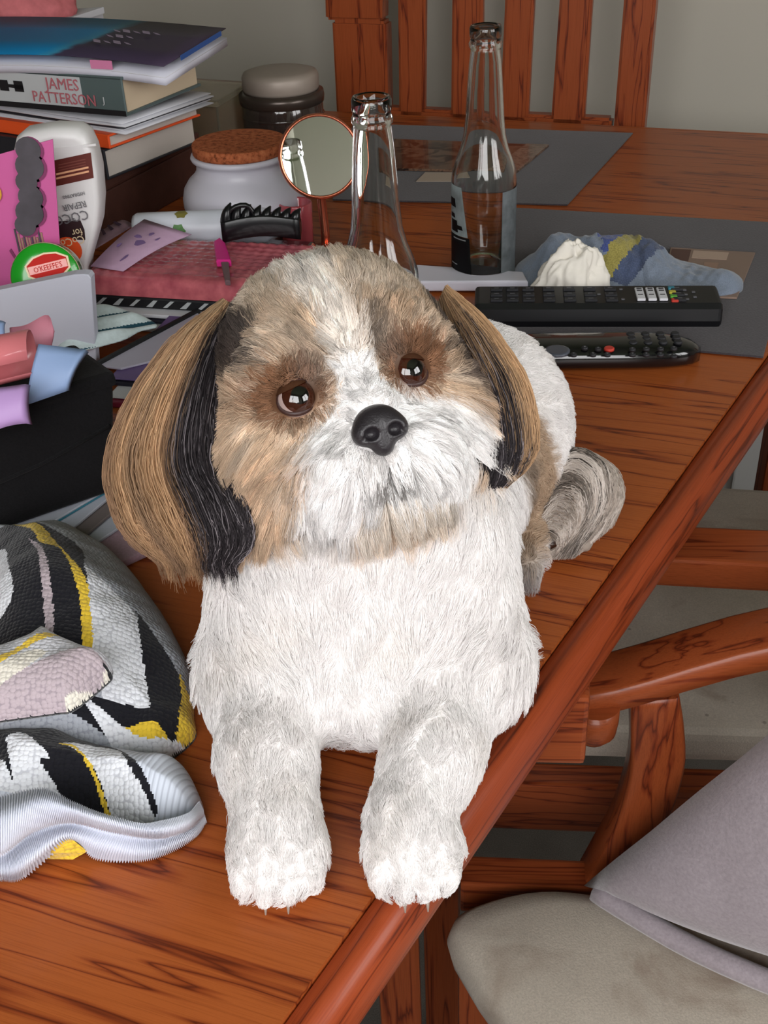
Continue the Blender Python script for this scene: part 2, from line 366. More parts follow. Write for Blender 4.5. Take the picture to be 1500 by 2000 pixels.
 'pages': [[-0.252, 0.9612, 0.764], [-0.1532, 0.9503, 0.764]],
 'pages2': [[-0.2289, 0.9564, 0.758], [-0.1527, 0.939, 0.758]],
 'teal': [[-0.258, 0.9595, 0.765], [-0.2269, 0.9514, 0.765], [-0.1903, 0.9148, 0.765], [-0.2086, 0.8695, 0.765], [-0.235, 0.8504, 0.765]],
 'folder': [[-0.2305, 0.8482, 0.764], [-0.1602, 0.9511, 0.764], [-0.1406, 0.9173, 0.764], [-0.1609, 0.8648, 0.764], [-0.2098, 0.8404, 0.764]],
 'purple': [[-0.2149, 0.8396, 0.76], [-0.1573, 0.873, 0.76]],
 'crim': [[-0.2103, 0.8159, 0.755], [-0.1592, 0.8415, 0.755]],
 'tube': [[-0.2359, 1.1, 0.797], [-0.0736, 1.1, 0.7866]],
 'tubew': [[-0.174, 1.083, 0.8026], [-0.1774, 1.083, 0.7883]],
 'clip': [[-0.143, 1.055, 0.7787], [-0.0681, 1.055, 0.769], [-0.1383, 1.055, 0.7979], [-0.1249, 1.055, 0.8084], [-0.111, 1.055, 0.8002], [-0.097, 1.055, 0.792], [-0.0827, 1.055, 0.7862],
          [-0.0693, 1.055, 0.7794]],
 'mag': [[-0.145, 1.0468, 0.797], [-0.1498, 1.0361, 0.797], [-0.1422, 0.9853, 0.797], [-0.1286, 0.9836, 0.797], [-0.1387, 1.0319, 0.797], [-0.138, 0.9847, 0.797], [-0.1298, 0.9377, 0.797],
         [-0.1253, 0.9371, 0.797]],
 'note': [[-0.2607, 1.0012, 0.79], [-0.2277, 0.9846, 0.786], [-0.1725, 1.0534, 0.802], [-0.2195, 1.0747, 0.812]],
 'note2': [[-0.2706, 1.045, 0.782], [-0.2344, 1.0941, 0.8], [-0.2532, 1.109, 0.8], [-0.2779, 1.0904, 0.785]],
 'blackbar': [[-0.2008, 1.0476, 0.784], [-0.1382, 1.0371, 0.784]],
 'head': {'H': [-0.0227, 0.4904, 0.9054], 'ex': [0.9452, 0.3255, 0.0261], 'ey': [-0.2062, 0.5329, 0.8206], 'ez': [0.2533, -0.781, 0.5708]},
 'front': [-0.0, -0.8387, 0.5446],
 'earL_out': [[-0.0766, 0.5381, 0.942], [-0.098, 0.5127, 0.9341], [-0.1211, 0.4968, 0.9097], [-0.1338, 0.48, 0.8838], [-0.13, 0.462, 0.8653], [-0.1214, 0.4519, 0.8551], [-0.109, 0.4421, 0.8493]],
 'earL_in': [[-0.0695, 0.5308, 0.94], [-0.0728, 0.5071, 0.9273], [-0.0737, 0.4743, 0.9136], [-0.0726, 0.4507, 0.8993], [-0.0621, 0.4294, 0.8885], [-0.0596, 0.4205, 0.8748], [-0.068, 0.4177, 0.8631]],
 'earR_out': [[0.0378, 0.5582, 0.9363], [0.0564, 0.5336, 0.9259], [0.0728, 0.5058, 0.907], [0.0778, 0.4911, 0.8843], [0.0738, 0.4828, 0.8716], [0.0605, 0.4762, 0.8613]],
 'earR_in': [[0.0336, 0.5521, 0.9305], [0.0352, 0.5228, 0.9148], [0.0392, 0.4943, 0.9003], [0.0409, 0.4662, 0.8901], [0.041, 0.4586, 0.8747], [0.0435, 0.4581, 0.8647]],
 'tail_a': [[0.1069, 0.6148, 0.7939], [0.1249, 0.6162, 0.796], [0.1445, 0.6052, 0.7883], [0.1482, 0.5879, 0.78], [0.14, 0.5744, 0.7684]],
 'tail_b': [[0.107, 0.5915, 0.7855], [0.1182, 0.5921, 0.7864], [0.1302, 0.5782, 0.7834], [0.1311, 0.5687, 0.7689], [0.1147, 0.5606, 0.7563]],
 'tail_c': [[0.0899, 0.5646, 0.7625], [0.0997, 0.5695, 0.77], [0.1066, 0.5626, 0.7686], [0.1038, 0.5617, 0.758], [0.0835, 0.5603, 0.7504]],
 'sweater': {'A': [[-0.2611, 0.59], [-0.2358, 0.5973], [-0.2151, 0.5939], [-0.1997, 0.5987], [-0.1752, 0.5823], [-0.1513, 0.5533], [-0.1305, 0.5181], [-0.1176, 0.4919], [-0.1089, 0.4702],
                   [-0.1066, 0.4561], [-0.1041, 0.4392], [-0.1022, 0.4231], [-0.1152, 0.4078], [-0.1309, 0.4071], [-0.1584, 0.4019], [-0.2077, 0.4049]],
             'B': [[-0.2111, 0.4333], [-0.189, 0.4402], [-0.175, 0.4529], [-0.1678, 0.4481], [-0.1512, 0.4368], [-0.1393, 0.431], [-0.1366, 0.4235], [-0.1378, 0.4172], [-0.15, 0.3996],
                   [-0.1587, 0.3971], [-0.1834, 0.3936], [-0.1989, 0.3909]],
             'C': [[-0.2108, 0.4157], [-0.1672, 0.4176], [-0.1496, 0.4104], [-0.1332, 0.4046], [-0.117, 0.4004], [-0.1028, 0.3961], [-0.0949, 0.3829], [-0.0915, 0.3718], [-0.0945, 0.3615],
                   [-0.1096, 0.3533], [-0.1441, 0.3552], [-0.1642, 0.3551], [-0.172, 0.3456], [-0.1982, 0.347]],
             'cols': [('black', [[-0.2499, 0.568], [-0.2238, 0.5676], [-0.1766, 0.531], [-0.1635, 0.4988], [-0.1494, 0.4358], [-0.2106, 0.4316]]),
                      ('lace',
                       [[-0.1942, 0.579], [-0.1673, 0.5573], [-0.1445, 0.5295], [-0.1231, 0.4937], [-0.1102, 0.4687], [-0.1169, 0.4746], [-0.1402, 0.5023], [-0.1553, 0.5261], [-0.1772, 0.5408]]),
                      ('white', [[-0.1639, 0.5009], [-0.142, 0.4845], [-0.1294, 0.464], [-0.1212, 0.4225], [-0.1153, 0.4011], [-0.1319, 0.4014], [-0.1498, 0.4362], [-0.1585, 0.481]]),
                      ('black', [[-0.1354, 0.4808], [-0.1111, 0.452], [-0.1034, 0.4395], [-0.1019, 0.423], [-0.1044, 0.4015], [-0.1169, 0.4083], [-0.1246, 0.4342]]),
                      ('yellow',
                       [[-0.2247, 0.5684], [-0.2099, 0.5583], [-0.1962, 0.5435], [-0.1782, 0.5121], [-0.1751, 0.5088], [-0.1635, 0.4929], [-0.1579, 0.479], [-0.1498, 0.4362], [-0.1543, 0.437],
                        [-0.1609, 0.4699], [-0.1674, 0.4893], [-0.1777, 0.51], [-0.1924, 0.5215], [-0.2016, 0.5395], [-0.2145, 0.5563]]),
                      ('greypink', [[-0.2017, 0.5297], [-0.1915, 0.5172], [-0.1814, 0.4942], [-0.1713, 0.4527], [-0.1753, 0.453], [-0.1847, 0.4905], [-0.1912, 0.511]]),
                      ('white', [[-0.2427, 0.5389], [-0.2209, 0.5372], [-0.2109, 0.5152], [-0.1991, 0.478], [-0.2227, 0.4695]]),
                      ('yellow', [[-0.1121, 0.4545], [-0.1038, 0.442], [-0.0991, 0.43], [-0.0977, 0.4187], [-0.1007, 0.4081], [-0.1095, 0.4071], [-0.109, 0.4226], [-0.1095, 0.439]]),
                      ('black', [[-0.148, 0.4243], [-0.1217, 0.4234], [-0.111, 0.4125], [-0.0968, 0.4147], [-0.0952, 0.4055], [-0.1162, 0.4008], [-0.1408, 0.4091], [-0.1617, 0.4173]]),
                      ('yellow', [[-0.1402, 0.4045], [-0.1344, 0.4133], [-0.12, 0.417], [-0.1091, 0.4079], [-0.1187, 0.4085], [-0.1268, 0.3999], [-0.1321, 0.4003]]),
                      ('white',
                       [[-0.1711, 0.4289], [-0.1588, 0.4254], [-0.1444, 0.419], [-0.128, 0.4119], [-0.1171, 0.4112], [-0.0985, 0.4177], [-0.0961, 0.4024], [-0.1084, 0.3872], [-0.1233, 0.396],
                        [-0.1375, 0.4049], [-0.1532, 0.4196]])],
             'colsB': [('greywhite', [[-0.2067, 0.4262], [-0.1703, 0.4412], [-0.1447, 0.4237], [-0.1338, 0.4189], [-0.1314, 0.4054], [-0.1543, 0.3861], [-0.1933, 0.38]]),
                       ('yellow', [[-0.2025, 0.4116], [-0.1873, 0.4169], [-0.1773, 0.4275], [-0.1686, 0.4382], [-0.1639, 0.4352], [-0.177, 0.4218], [-0.1858, 0.4113], [-0.2006, 0.4054]]),
                       ('cream', [[-0.2002, 0.4038], [-0.1856, 0.4105], [-0.1736, 0.4208], [-0.1647, 0.4186], [-0.1827, 0.3997], [-0.1976, 0.3947]]),
                       ('greypink',
                        [[-0.1976, 0.3947], [-0.1831, 0.4012], [-0.1657, 0.4139], [-0.1481, 0.4247], [-0.1349, 0.419], [-0.1331, 0.4133], [-0.1405, 0.4076], [-0.1478, 0.393], [-0.1543, 0.3861],
                         [-0.1781, 0.3819], [-0.1933, 0.38]]),
                       ('black',
                        [[-0.1397, 0.4203], [-0.1361, 0.4212], [-0.1345, 0.4184], [-0.1346, 0.4129], [-0.1397, 0.404], [-0.1494, 0.3963], [-0.1544, 0.3959], [-0.1502, 0.4001], [-0.1427, 0.4087],
                         [-0.138, 0.417]]),
                       ('cream', [[-0.1388, 0.4196], [-0.1376, 0.4172], [-0.1411, 0.4065], [-0.1494, 0.3966], [-0.1539, 0.3983], [-0.1418, 0.4104]])],
             'colsC': [('black',
                        [[-0.208, 0.4103], [-0.1651, 0.4124], [-0.1473, 0.4035], [-0.1317, 0.3893], [-0.1173, 0.3731], [-0.1079, 0.3566], [-0.1142, 0.3595], [-0.1269, 0.3819], [-0.1286, 0.3476],
                         [-0.1472, 0.3537], [-0.1925, 0.3563]]),
                       ('white',
                        [[-0.1566, 0.388], [-0.1489, 0.3906], [-0.1364, 0.3896], [-0.1271, 0.3833], [-0.1167, 0.369], [-0.1099, 0.3567], [-0.1054, 0.3463], [-0.111, 0.3392], [-0.1282, 0.3451],
                         [-0.132, 0.3606], [-0.1424, 0.3787]]),
                       ('yellow',
                        [[-0.1583, 0.3874], [-0.1514, 0.3876], [-0.1424, 0.3787], [-0.135, 0.366], [-0.1276, 0.3501], [-0.1277, 0.3451], [-0.1301, 0.3477], [-0.137, 0.3661], [-0.1432, 0.3773],
                         [-0.1497, 0.3847]]),
                       ('white',
                        [[-0.1827, 0.3902], [-0.1763, 0.3934], [-0.1674, 0.3864], [-0.1602, 0.3789], [-0.1644, 0.3778], [-0.1561, 0.3678], [-0.1495, 0.3556], [-0.1526, 0.3519], [-0.1691, 0.3529],
                         [-0.1785, 0.3665], [-0.1755, 0.3703]]),
                       ('white', [[-0.2014, 0.3829], [-0.184, 0.3791], [-0.1751, 0.3678], [-0.173, 0.3598], [-0.1951, 0.3611]]),
                       ('black', [[-0.1294, 0.3877], [-0.1223, 0.3789], [-0.1145, 0.3675], [-0.1075, 0.3572], [-0.1098, 0.356], [-0.1187, 0.3691], [-0.1266, 0.3805]]),
                       ('rib',
                        [[-0.1157, 0.3876], [-0.1122, 0.3917], [-0.0969, 0.3781], [-0.0871, 0.3588], [-0.0862, 0.3461], [-0.1051, 0.3422], [-0.116, 0.3503], [-0.1096, 0.3601], [-0.1119, 0.3722]]),
                       ('rib',
                        [[-0.1956, 0.3631], [-0.1741, 0.3638], [-0.1608, 0.3663], [-0.1493, 0.3591], [-0.1361, 0.3519], [-0.1255, 0.3469], [-0.1124, 0.3431], [-0.1028, 0.3359], [-0.1191, 0.332],
                         [-0.1412, 0.3344], [-0.158, 0.3146], [-0.1817, 0.3147]])]},
 'hem': [[[-0.1848, 0.3421, 0.8], [-0.1712, 0.3456, 0.798], [-0.154, 0.3509, 0.796], [-0.1407, 0.3444, 0.794], [-0.1284, 0.3406, 0.79], [-0.1122, 0.3395, 0.784], [-0.1039, 0.3438, 0.78],
          [-0.0948, 0.3549, 0.772], [-0.0916, 0.3673, 0.766]],
         [[-0.1806, 0.3274, 0.8], [-0.1667, 0.3302, 0.8], [-0.1529, 0.3396, 0.798], [-0.1395, 0.3388, 0.794], [-0.1257, 0.3362, 0.79], [-0.1111, 0.337, 0.782], [-0.1017, 0.34, 0.778],
          [-0.0937, 0.3515, 0.77], [-0.0902, 0.3654, 0.763]],
         [[-0.1818, 0.3199, 0.786], [-0.1682, 0.3238, 0.786], [-0.158, 0.3373, 0.784], [-0.1437, 0.3434, 0.782], [-0.1268, 0.3414, 0.778], [-0.1135, 0.3422, 0.772], [-0.1039, 0.3451, 0.768],
          [-0.0949, 0.354, 0.763], [-0.0899, 0.3657, 0.759]],
         [[-0.1868, 0.3291, 0.776], [-0.1728, 0.3329, 0.776], [-0.1623, 0.3466, 0.774], [-0.1474, 0.3523, 0.772], [-0.13, 0.35, 0.768], [-0.1161, 0.3501, 0.763], [-0.106, 0.3522, 0.76],
          [-0.0961, 0.3593, 0.757], [-0.0906, 0.3689, 0.755]],
         [[-0.1859, 0.3225, 0.772], [-0.1716, 0.3252, 0.772], [-0.1627, 0.3305, 0.772], [-0.1477, 0.3447, 0.772], [-0.1334, 0.3444, 0.765], [-0.1166, 0.344, 0.76], [-0.1047, 0.3482, 0.758],
          [-0.0944, 0.3578, 0.755], [-0.0901, 0.3677, 0.753]],
         [[-0.1947, 0.3367, 0.752], [-0.1795, 0.3383, 0.752], [-0.1691, 0.3395, 0.752], [-0.1479, 0.3502, 0.762], [-0.1381, 0.3474, 0.753], [-0.1181, 0.3459, 0.752], [-0.1049, 0.3501, 0.752],
          [-0.0944, 0.3584, 0.752], [-0.0904, 0.3682, 0.751]]],
 'under': [[-0.165, 0.3505, 0.751], [-0.1563, 0.3439, 0.762], [-0.1464, 0.3467, 0.766], [-0.1416, 0.3482, 0.756], [-0.1486, 0.3484, 0.751], [-0.1588, 0.3496, 0.751]]}
# ================================================================ the room
M_wall = plain('painted_plaster', (176, 171, 160), 0.9, 0.1, bump=(300, 0.15, 0.0005))
M_white = plain('white_gloss_paint', (205, 205, 203), 0.45, 0.4)
M_ceil = plain('ceiling_paint', (205, 202, 196), 0.95, 0.1)
M_carpet = fabric('grey_carpet', (104, 99, 92), 700, 0.8, 0.3, 0.1)
UL, UR, H_ = -2.1, ROOM_R, 2.4
def slab(name, p, a, b, c, m, parent=None): return tag(obj(name, one(obox, p, a, b, c), m, parent), kind='structure') if not parent else obj(name, one(obox, p, a, b, c), m, parent)
slab('floor', uv(UL, FRONT_V, -0.05), U * (UR - UL), V * (BACK_V - FRONT_V), ZZ * 0.05, M_carpet)
slab('ceiling', uv(UL, FRONT_V, H_), U * (UR - UL), V * (BACK_V - FRONT_V), ZZ * 0.05, M_ceil)
slab('wall_back', uv(UL, BACK_V, 0), U * (UR - UL), V * 0.08, ZZ * H_, M_wall)
slab('wall_left', uv(UL - 0.08, FRONT_V, 0), U * 0.08, V * (BACK_V - FRONT_V), ZZ * H_, M_wall)
bm = NB()
for (a0, a1, z0, z1) in ((FRONT_V, W2_V0, 0, H_), (W2_V1, BACK_V, 0, H_), (W2_V0, W2_V1, 0, W2_Z0), (W2_V0, W2_V1, W2_Z1, H_)):
    obox(bm, uv(UR, a0, z0), U * 0.12, V * (a1 - a0), ZZ * (z1 - z0))
tag(obj('wall_right', bm, M_wall), kind='structure')
bm = NB()
for (a0, a1, z0, z1) in ((UL, WIN_U0, 0, H_), (WIN_U1, UR, 0, H_), (WIN_U0, WIN_U1, 0, WIN_Z0), (WIN_U0, WIN_U1, WIN_Z1, H_)):
    obox(bm, uv(a0, FRONT_V - 0.12, z0), U * (a1 - a0), V * 0.12, ZZ * (z1 - z0))
tag(obj('wall_front', bm, M_wall), kind='structure')
win = thing('window_1', None, None, uv((WIN_U0 + WIN_U1) / 2, FRONT_V - 0.06, WIN_Z0)); win['kind'] = 'structure'
bm = NB(); fw = 0.05
for (a0, a1, z0, z1) in ((WIN_U0, WIN_U1, WIN_Z0, WIN_Z0 + fw), (WIN_U0, WIN_U1, WIN_Z1 - fw, WIN_Z1), (WIN_U0, WIN_U0 + fw, WIN_Z0 + fw, WIN_Z1 - fw), (WIN_U1 - fw, WIN_U1, WIN_Z0 + fw, WIN_Z1 - fw), (-0.13, -0.07, WIN_Z0 + fw, WIN_Z1 - fw)):
    obox(bm, uv(a0, FRONT_V - 0.10, z0), U * (a1 - a0), V * 0.05, ZZ * (z1 - z0))
obj('window_frame', bm, M_white, win)
win2 = thing('window_2', None, None, uv(UR + 0.06, (W2_V0 + W2_V1) / 2, W2_Z0)); win2['kind'] = 'structure'
bm2 = NB()
for (a0, a1, z0, z1) in ((W2_V0, W2_V1, W2_Z0, W2_Z0 + fw), (W2_V0, W2_V1, W2_Z1 - fw, W2_Z1), (W2_V0, W2_V0 + fw, W2_Z0 + fw, W2_Z1 - fw), (W2_V1 - fw, W2_V1, W2_Z0 + fw, W2_Z1 - fw), (0.07, 0.13, W2_Z0 + fw, W2_Z1 - fw)):
    obox(bm2, uv(UR + 0.05, a0, z0), U * 0.05, V * (a1 - a0), ZZ * (z1 - z0))
obj('window_frame', bm2, M_white, win2)
obj('window_sill', one(obox, uv(UR - 0.06, W2_V0 - 0.05, W2_Z0 - 0.03), U * 0.16, V * (W2_V1 - W2_V0 + 0.1), ZZ * 0.03), M_white, win2)
obj('window_sill', one(obox, uv(WIN_U0 - 0.05, FRONT_V - 0.10, WIN_Z0 - 0.03), U * (WIN_U1 - WIN_U0 + 0.1), V * 0.16, ZZ * 0.03), M_white, win)
bm = NB(); obox(bm, uv(UL, BACK_V - 0.016, 0), U * (UR - UL), V * 0.016, ZZ * 0.10, 0.004); obox(bm, uv(UL, BACK_V - 0.022, 0), U * (UR - UL), V * 0.022, ZZ * 0.03, 0.004)
tag(obj('baseboard_back', bm, M_white), kind='structure')
bm = NB(); obox(bm, uv(-0.03, BACK_V - 0.03, 0), U * 0.07, V * 0.03, ZZ * 0.62, 0.004)
tag(obj('trim_1', bm, M_white), kind='structure')

# ================================================================ dining table
ROTU = -math.atan2(U.y, U.x)
M_table = wood('oiled_oak_top', lin(164, 86, 40), lin(138, 64, 29), lin(92, 38, 19), ROTU, 0.36, 0.08)
M_edge = wood('oiled_oak_edge', lin(146, 64, 32), lin(122, 50, 24), lin(82, 32, 16), -math.atan2(0.842, 0.539), 0.4, 0.12)
M_oak = wood('red_oak', lin(144, 70, 36), lin(120, 51, 26), lin(84, 34, 18), 0, 0.38, 0.2, 'Z')
M_oakx = wood('red_oak_rails', lin(144, 70, 36), lin(120, 51, 26), lin(84, 34, 18), 0.08, 0.38, 0.2, 'X')
I0 = Vector((-0.155, 0.100, T)); I1 = Vector((0.700, 1.435, T)); eD = (I1 - I0).normalized(); eN = Vector((eD.y, -eD.x, 0))
LEFT = -U * 1.25
tbl = thing('dining_table', 'polished red-brown oak dining table carrying the dog and all the clutter', 'table', (0.0, 0.9, 0))
TT = 0.028
prism_pts = [I0 + LEFT, I0, I1, I1 + LEFT]
obj('tabletop', one(prism, [p - ZZ * TT for p in prism_pts], ZZ * TT), M_table, tbl)
# moulded edge along the open side: the width grows slightly towards the far end
bm = NB(); rows = []
prof = [(0.0, -0.0012), (0.004, -0.0002), (0.0, 0.0)]
for s_, wd in ((0.0, 0.016), (0.25, 0.019), (0.5, 0.023), (0.75, 0.027), (1.0, 0.030)):
    p = I0.lerp(I1, s_) ; L_ = []
    for fx, z in ((0.03, -0.005), (0.05, -0.0022), (0.20, -0.0030), (0.34, -0.0012), (0.48, -0.0002), (0.66, -0.0014), (0.84, -0.005), (0.96, -0.011), (1.0, -0.018), (0.97, -0.026), (0.84, -0.033), (0.55, -0.036), (0.03, -0.036)):
        L_.append(p + eN * (wd * fx) + ZZ * z)
    rows.append(L_)
t_ = bmesh.new(); vs = [[t_.verts.new(p) for p in r] for r in rows]
for a, b in zip(vs, vs[1:]):
    for i in range(len(a)):
        f = t_.faces.new((a[i], a[(i + 1) % len(a)], b[(i + 1) % len(a)], b[i])); f.smooth = True
t_.faces.new(vs[0]); t_.faces.new(vs[-1][::-1]); merge(bm, t_)
obj('edge_moulding', bm, M_edge, tbl)
bm = NB(); obox(bm, I1 + LEFT - ZZ * 0.036, -LEFT, V * 0.02, ZZ * 0.0345, 0.008)
obj('end_moulding', bm, M_table, tbl)
bm = NB(); obox(bm, I0 + LEFT * 0.97 - V * 0.0 - ZZ * 0.036, -LEFT * 0.97, -V * 0.02, ZZ * 0.035, 0.008)
obj('end_moulding', bm, M_table, tbl)
bm = NB(); q = I0.lerp(I1, 0.06) - eN * 0.10 - ZZ * 0.10; obox(bm, q, (I1 - I0) * 0.86, -eN * 0.022, ZZ * 0.072, 0.003)
obj('apron', bm, M_edge, tbl)
obj('corner_block', one(obox, (0.066, 0.478, 0.668), (0.046, -0.004, 0), (0.012, 0.075, 0), (0, 0, 0.053), 0.003), M_oakx, tbl)
for (x, y) in ((-0.004, 0.565), (0.53, 1.30), (-0.62, 1.60), (-1.05, 0.62)):
    obj('leg', one(obox, (x - 0.017, y - 0.017, 0), (0.034, 0, 0), (0, 0.034, 0), (0, 0, T - TT - 0.001), 0.004), M_oak, tbl)

# ================================================================ chairs
M_seat = fabric('beige_grey_upholstery', (200, 190, 176), 700, 0.5, 0.14, 0.1, spots=(42, 0.055, lin(140, 130, 120)), stain=(11, lin(156, 138, 122)))
# near armchair
ca = thing('armchair', 'oak armchair with beige seat and lilac-grey pillow, nearest the camera', 'chair', (0.28, 0.34, 0), 'armchairs along the table side')
X_ = Vector((0.97, -0.24, 0)).normalized(); Y_ = Vector((0.24, 0.97, 0)).normalized()
out = catmull([(0.034, 0.503, 0), (0.033, 0.520, 0), (0.048, 0.536, 0), (0.095, 0.548, 0), (0.150, 0.540, 0), (0.260, 0.510, 0), (0.50, 0.450, 0), (0.49, 0.30, 0), (0.42, 0.12, 0), (0.26, 0.15, 0), (0.15, 0.24, 0), (0.092, 0.36, 0), (0.066, 0.434, 0), (0.044, 0.478, 0)], 60)[:-1]
bm = NB(); t_ = bmesh.new(); ctr = np.mean(out, axis=0); rings = []
for k, z in ((0.93, 0.432), (0.985, 0.438), (1.0, 0.450), (0.985, 0.462), (0.95, 0.4695), (0.85, 0.4735), (0.6, 0.476), (0.3, 0.4775)):
    rings.append([t_.verts.new((ctr[0] + (p[0] - ctr[0]) * k, ctr[1] + (p[1] - ctr[1]) * k, z)) for p in out])
for a, b in zip(rings, rings[1:]):
    for i in range(len(a)): t_.faces.new((a[i], a[(i + 1) % len(a)], b[(i + 1) % len(a)], b[i])).smooth = True
t_.faces.new(rings[0][::-1]); t_.faces.new(rings[-1]).smooth = True; merge(bm, t_)
obj('seat', bm, M_seat, ca)
obj('side_rail', one(obox, (0.045, 0.560, 0.425), (0.46, -0.05, 0), (0.003, 0.027, 0), (0, 0, 0.034), 0.003), M_oakx, ca)
obj('side_rail', one(obox, (0.16, 0.15, 0.40), (0.27, -0.06, 0), (0.004, 0.027, 0), (0, 0, 0.034), 0.003), M_oakx, ca)
obj('front_rail', one(obox, (0.055, 0.508, 0.385), (0.11, -0.31, 0), (0.024, 0.008, 0), (0, 0, 0.047), 0.003), M_oakx, ca)
for p in ((0.040, 0.515), (0.17, 0.17), (0.47, 0.48), (0.42, 0.13)):
    hgt = 0.43 if p[0] < 0.3 else 0.95
    obj('leg', one(obox, (p[0], p[1], 0), (0.03, -0.005, 0), (0.005, 0.03, 0), (0, 0, hgt), 0.004), M_oak, ca)
def armrest(par, dy, rising):
    pts = catmull([(0.108, 0.552 + dy, 0.656), (0.150, 0.556 + dy, 0.660), (0.235, 0.556 + dy, 0.688), (0.33, 0.545 + dy, 0.712), (0.46, 0.515 + dy, 0.722)], 14)
    bm = NB(); sweep(bm, pts, (0.006, 0.040, 0), (0, 0, 0.020)); obj('armrest', bm, M_oakx, par)
    bm = NB(); lathe(bm, (0.131, 0.540 + dy, 0.642), [(0.0, -0.017), (0.010, -0.0165), (0.015, -0.010), (0.016, 0.0), (0.016, 0.013)], 20); obj('armrest_knob', bm, M_oakx, par)
    pts = catmull([(0.172, 0.556 + dy, 0.654), (0.177, 0.558 + dy, 0.625), (0.182, 0.562 + dy, 0.58), (0.177, 0.566 + dy, 0.525), (0.162, 0.568 + dy, 0.475), (0.146, 0.568 + dy, 0.430)], 18)
    bm = NB(); sweep(bm, pts, [(0.030 + 0.006 * math.sin(math.pi * i / 17), -0.004, 0.006) for i in range(18)], (0.004, 0.030, 0)); obj('arm_support', bm, M_oak, par)
armrest(ca, 0, 1)
obj('backrest', one(obox, (0.455, 0.14, 0.55), (0.03, 0.0, 0), (0.05, 0.35, 0), (0.02, 0, 0.32), 0.01), M_seat, ca)
# middle armchair
cb = thing('armchair', 'oak armchair with bare beige seat, second along the table side', 'chair', (0.35, 0.85, 0), 'armchairs along the table side')
bm = NB()
out = [(0.085, 0.715), (0.32, 0.690), (0.62, 0.655), (0.66, 1.03), (0.36, 1.09), (0.12, 1.10)]
prism(bm, [(x, y, 0.432) for x, y in out], (0, 0, 0.040), 0.012, 3)
obj('seat', bm, M_seat, cb)
obj('side_rail', one(obox, (0.055, 0.690, 0.372), (0.56, -0.060, 0), (0.003, 0.026, 0), (0, 0, 0.058), 0.003), M_oakx, cb)
obj('side_rail', one(obox, (0.09, 1.085, 0.372), (0.56, -0.060, 0), (0.003, 0.026, 0), (0, 0, 0.058), 0.003), M_oakx, cb)
for p in ((0.02, 0.69), (0.06, 1.08), (0.60, 0.64), (0.64, 1.02)):
    obj('leg', one(obox, (p[0], p[1], 0), (0.034, -0.004, 0), (0.004, 0.034, 0), (0, 0, 0.43 if p[0] < 0.3 else 0.95), 0.004), M_oak, cb)
obj('armrest', one(obox, (0.195, 0.688, 0.636), (0.42, -0.070, 0.0), (0.008, 0.046, 0), (0, 0, 0.026), 0.003), M_oakx, cb)
obj('armrest', one(obox, (0.24, 1.085, 0.636), (0.42, -0.070, 0.0), (0.008, 0.046, 0), (0, 0, 0.026), 0.003), M_oakx, cb)
for dx, dy in ((0.0, 0.0), (0.04, 0.395)):
    obj('arm_support', one(obox, (0.42 + dx, 0.66 + dy, 0.42), (0.034, -0.005, 0), (0.004, 0.03, 0), (0.02, 0, 0.22), 0.003), M_oak, cb)
obj('backrest', one(obox, (0.62, 0.66, 0.55), (0.03, 0.0, 0), (0.03, 0.36, 0), (0.02, 0, 0.34), 0.01), M_seat, cb)
# far slat-back chair
cf = thing('dining_chair', 'oak chair with upright slats, standing against the wall at the far end', 'chair', uv(-0.44, 1.66, 0))
def cpost(name, u0, u1, u0t, u1t, dep, z0, z1, m=M_oak):
    bm = NB(); t_ = bmesh.new()
    for z, a, b in ((z0, u0, u1), (z1, u0t, u1t)):
        for u_, v_ in ((a, 0), (b, 0), (b, dep), (a, dep)): t_.verts.new(uv(u_, 1.64 + v_, z))
    t_.verts.ensure_lookup_table(); q = t_.verts
    for f in ((0, 3, 2, 1), (4, 5, 6, 7), (0, 1, 5, 4), (1, 2, 6, 5), (2, 3, 7, 6), (3, 0, 4, 7)): t_.faces.new([q[i] for i in f])
    bmesh.ops.bevel(t_, geom=list(t_.edges), offset=0.004, segments=2, affect='EDGES'); merge(bm, t_)
    obj(name, bm, m, cf)
cpost('back_post', -0.687, -0.605, -0.680, -0.596, 0.03, 0.0, 0.868)
cpost('back_post', -0.690, -0.602, -0.683, -0.593, 0.034, 0.868, 1.06)
for a, b, c, d in ((-0.580, -0.540, -0.574, -0.532), (-0.499, -0.452, -0.494, -0.452), (-0.425, -0.383, -0.416, -0.376), (-0.349, -0.301, -0.340, -0.298)):
    cpost('slat', a, b, c, d, 0.016, 0.735, 1.05)
cpost('back_post', -0.265, -0.220, -0.256, -0.214, 0.03, 0.0, 1.06)
cpost('lower_rail', -0.605, -0.262, -0.605, -0.262, 0.024, 0.690, 0.748, M_oakx)
cpost('top_rail', -0.605, -0.24, -0.605, -0.24, 0.024, 1.045, 1.11, M_oakx)
obj('seat', one(obox, uv(-0.66, 1.30, 0.43), U * 0.42, V * 0.35, ZZ * 0.04, 0.012), M_seat, cf)
for u_ in (-0.65, -0.28): obj('leg', one(obox, uv(u_, 1.31, 0), U * 0.035, V * 0.035, ZZ * 0.43, 0.004), M_oak, cf)
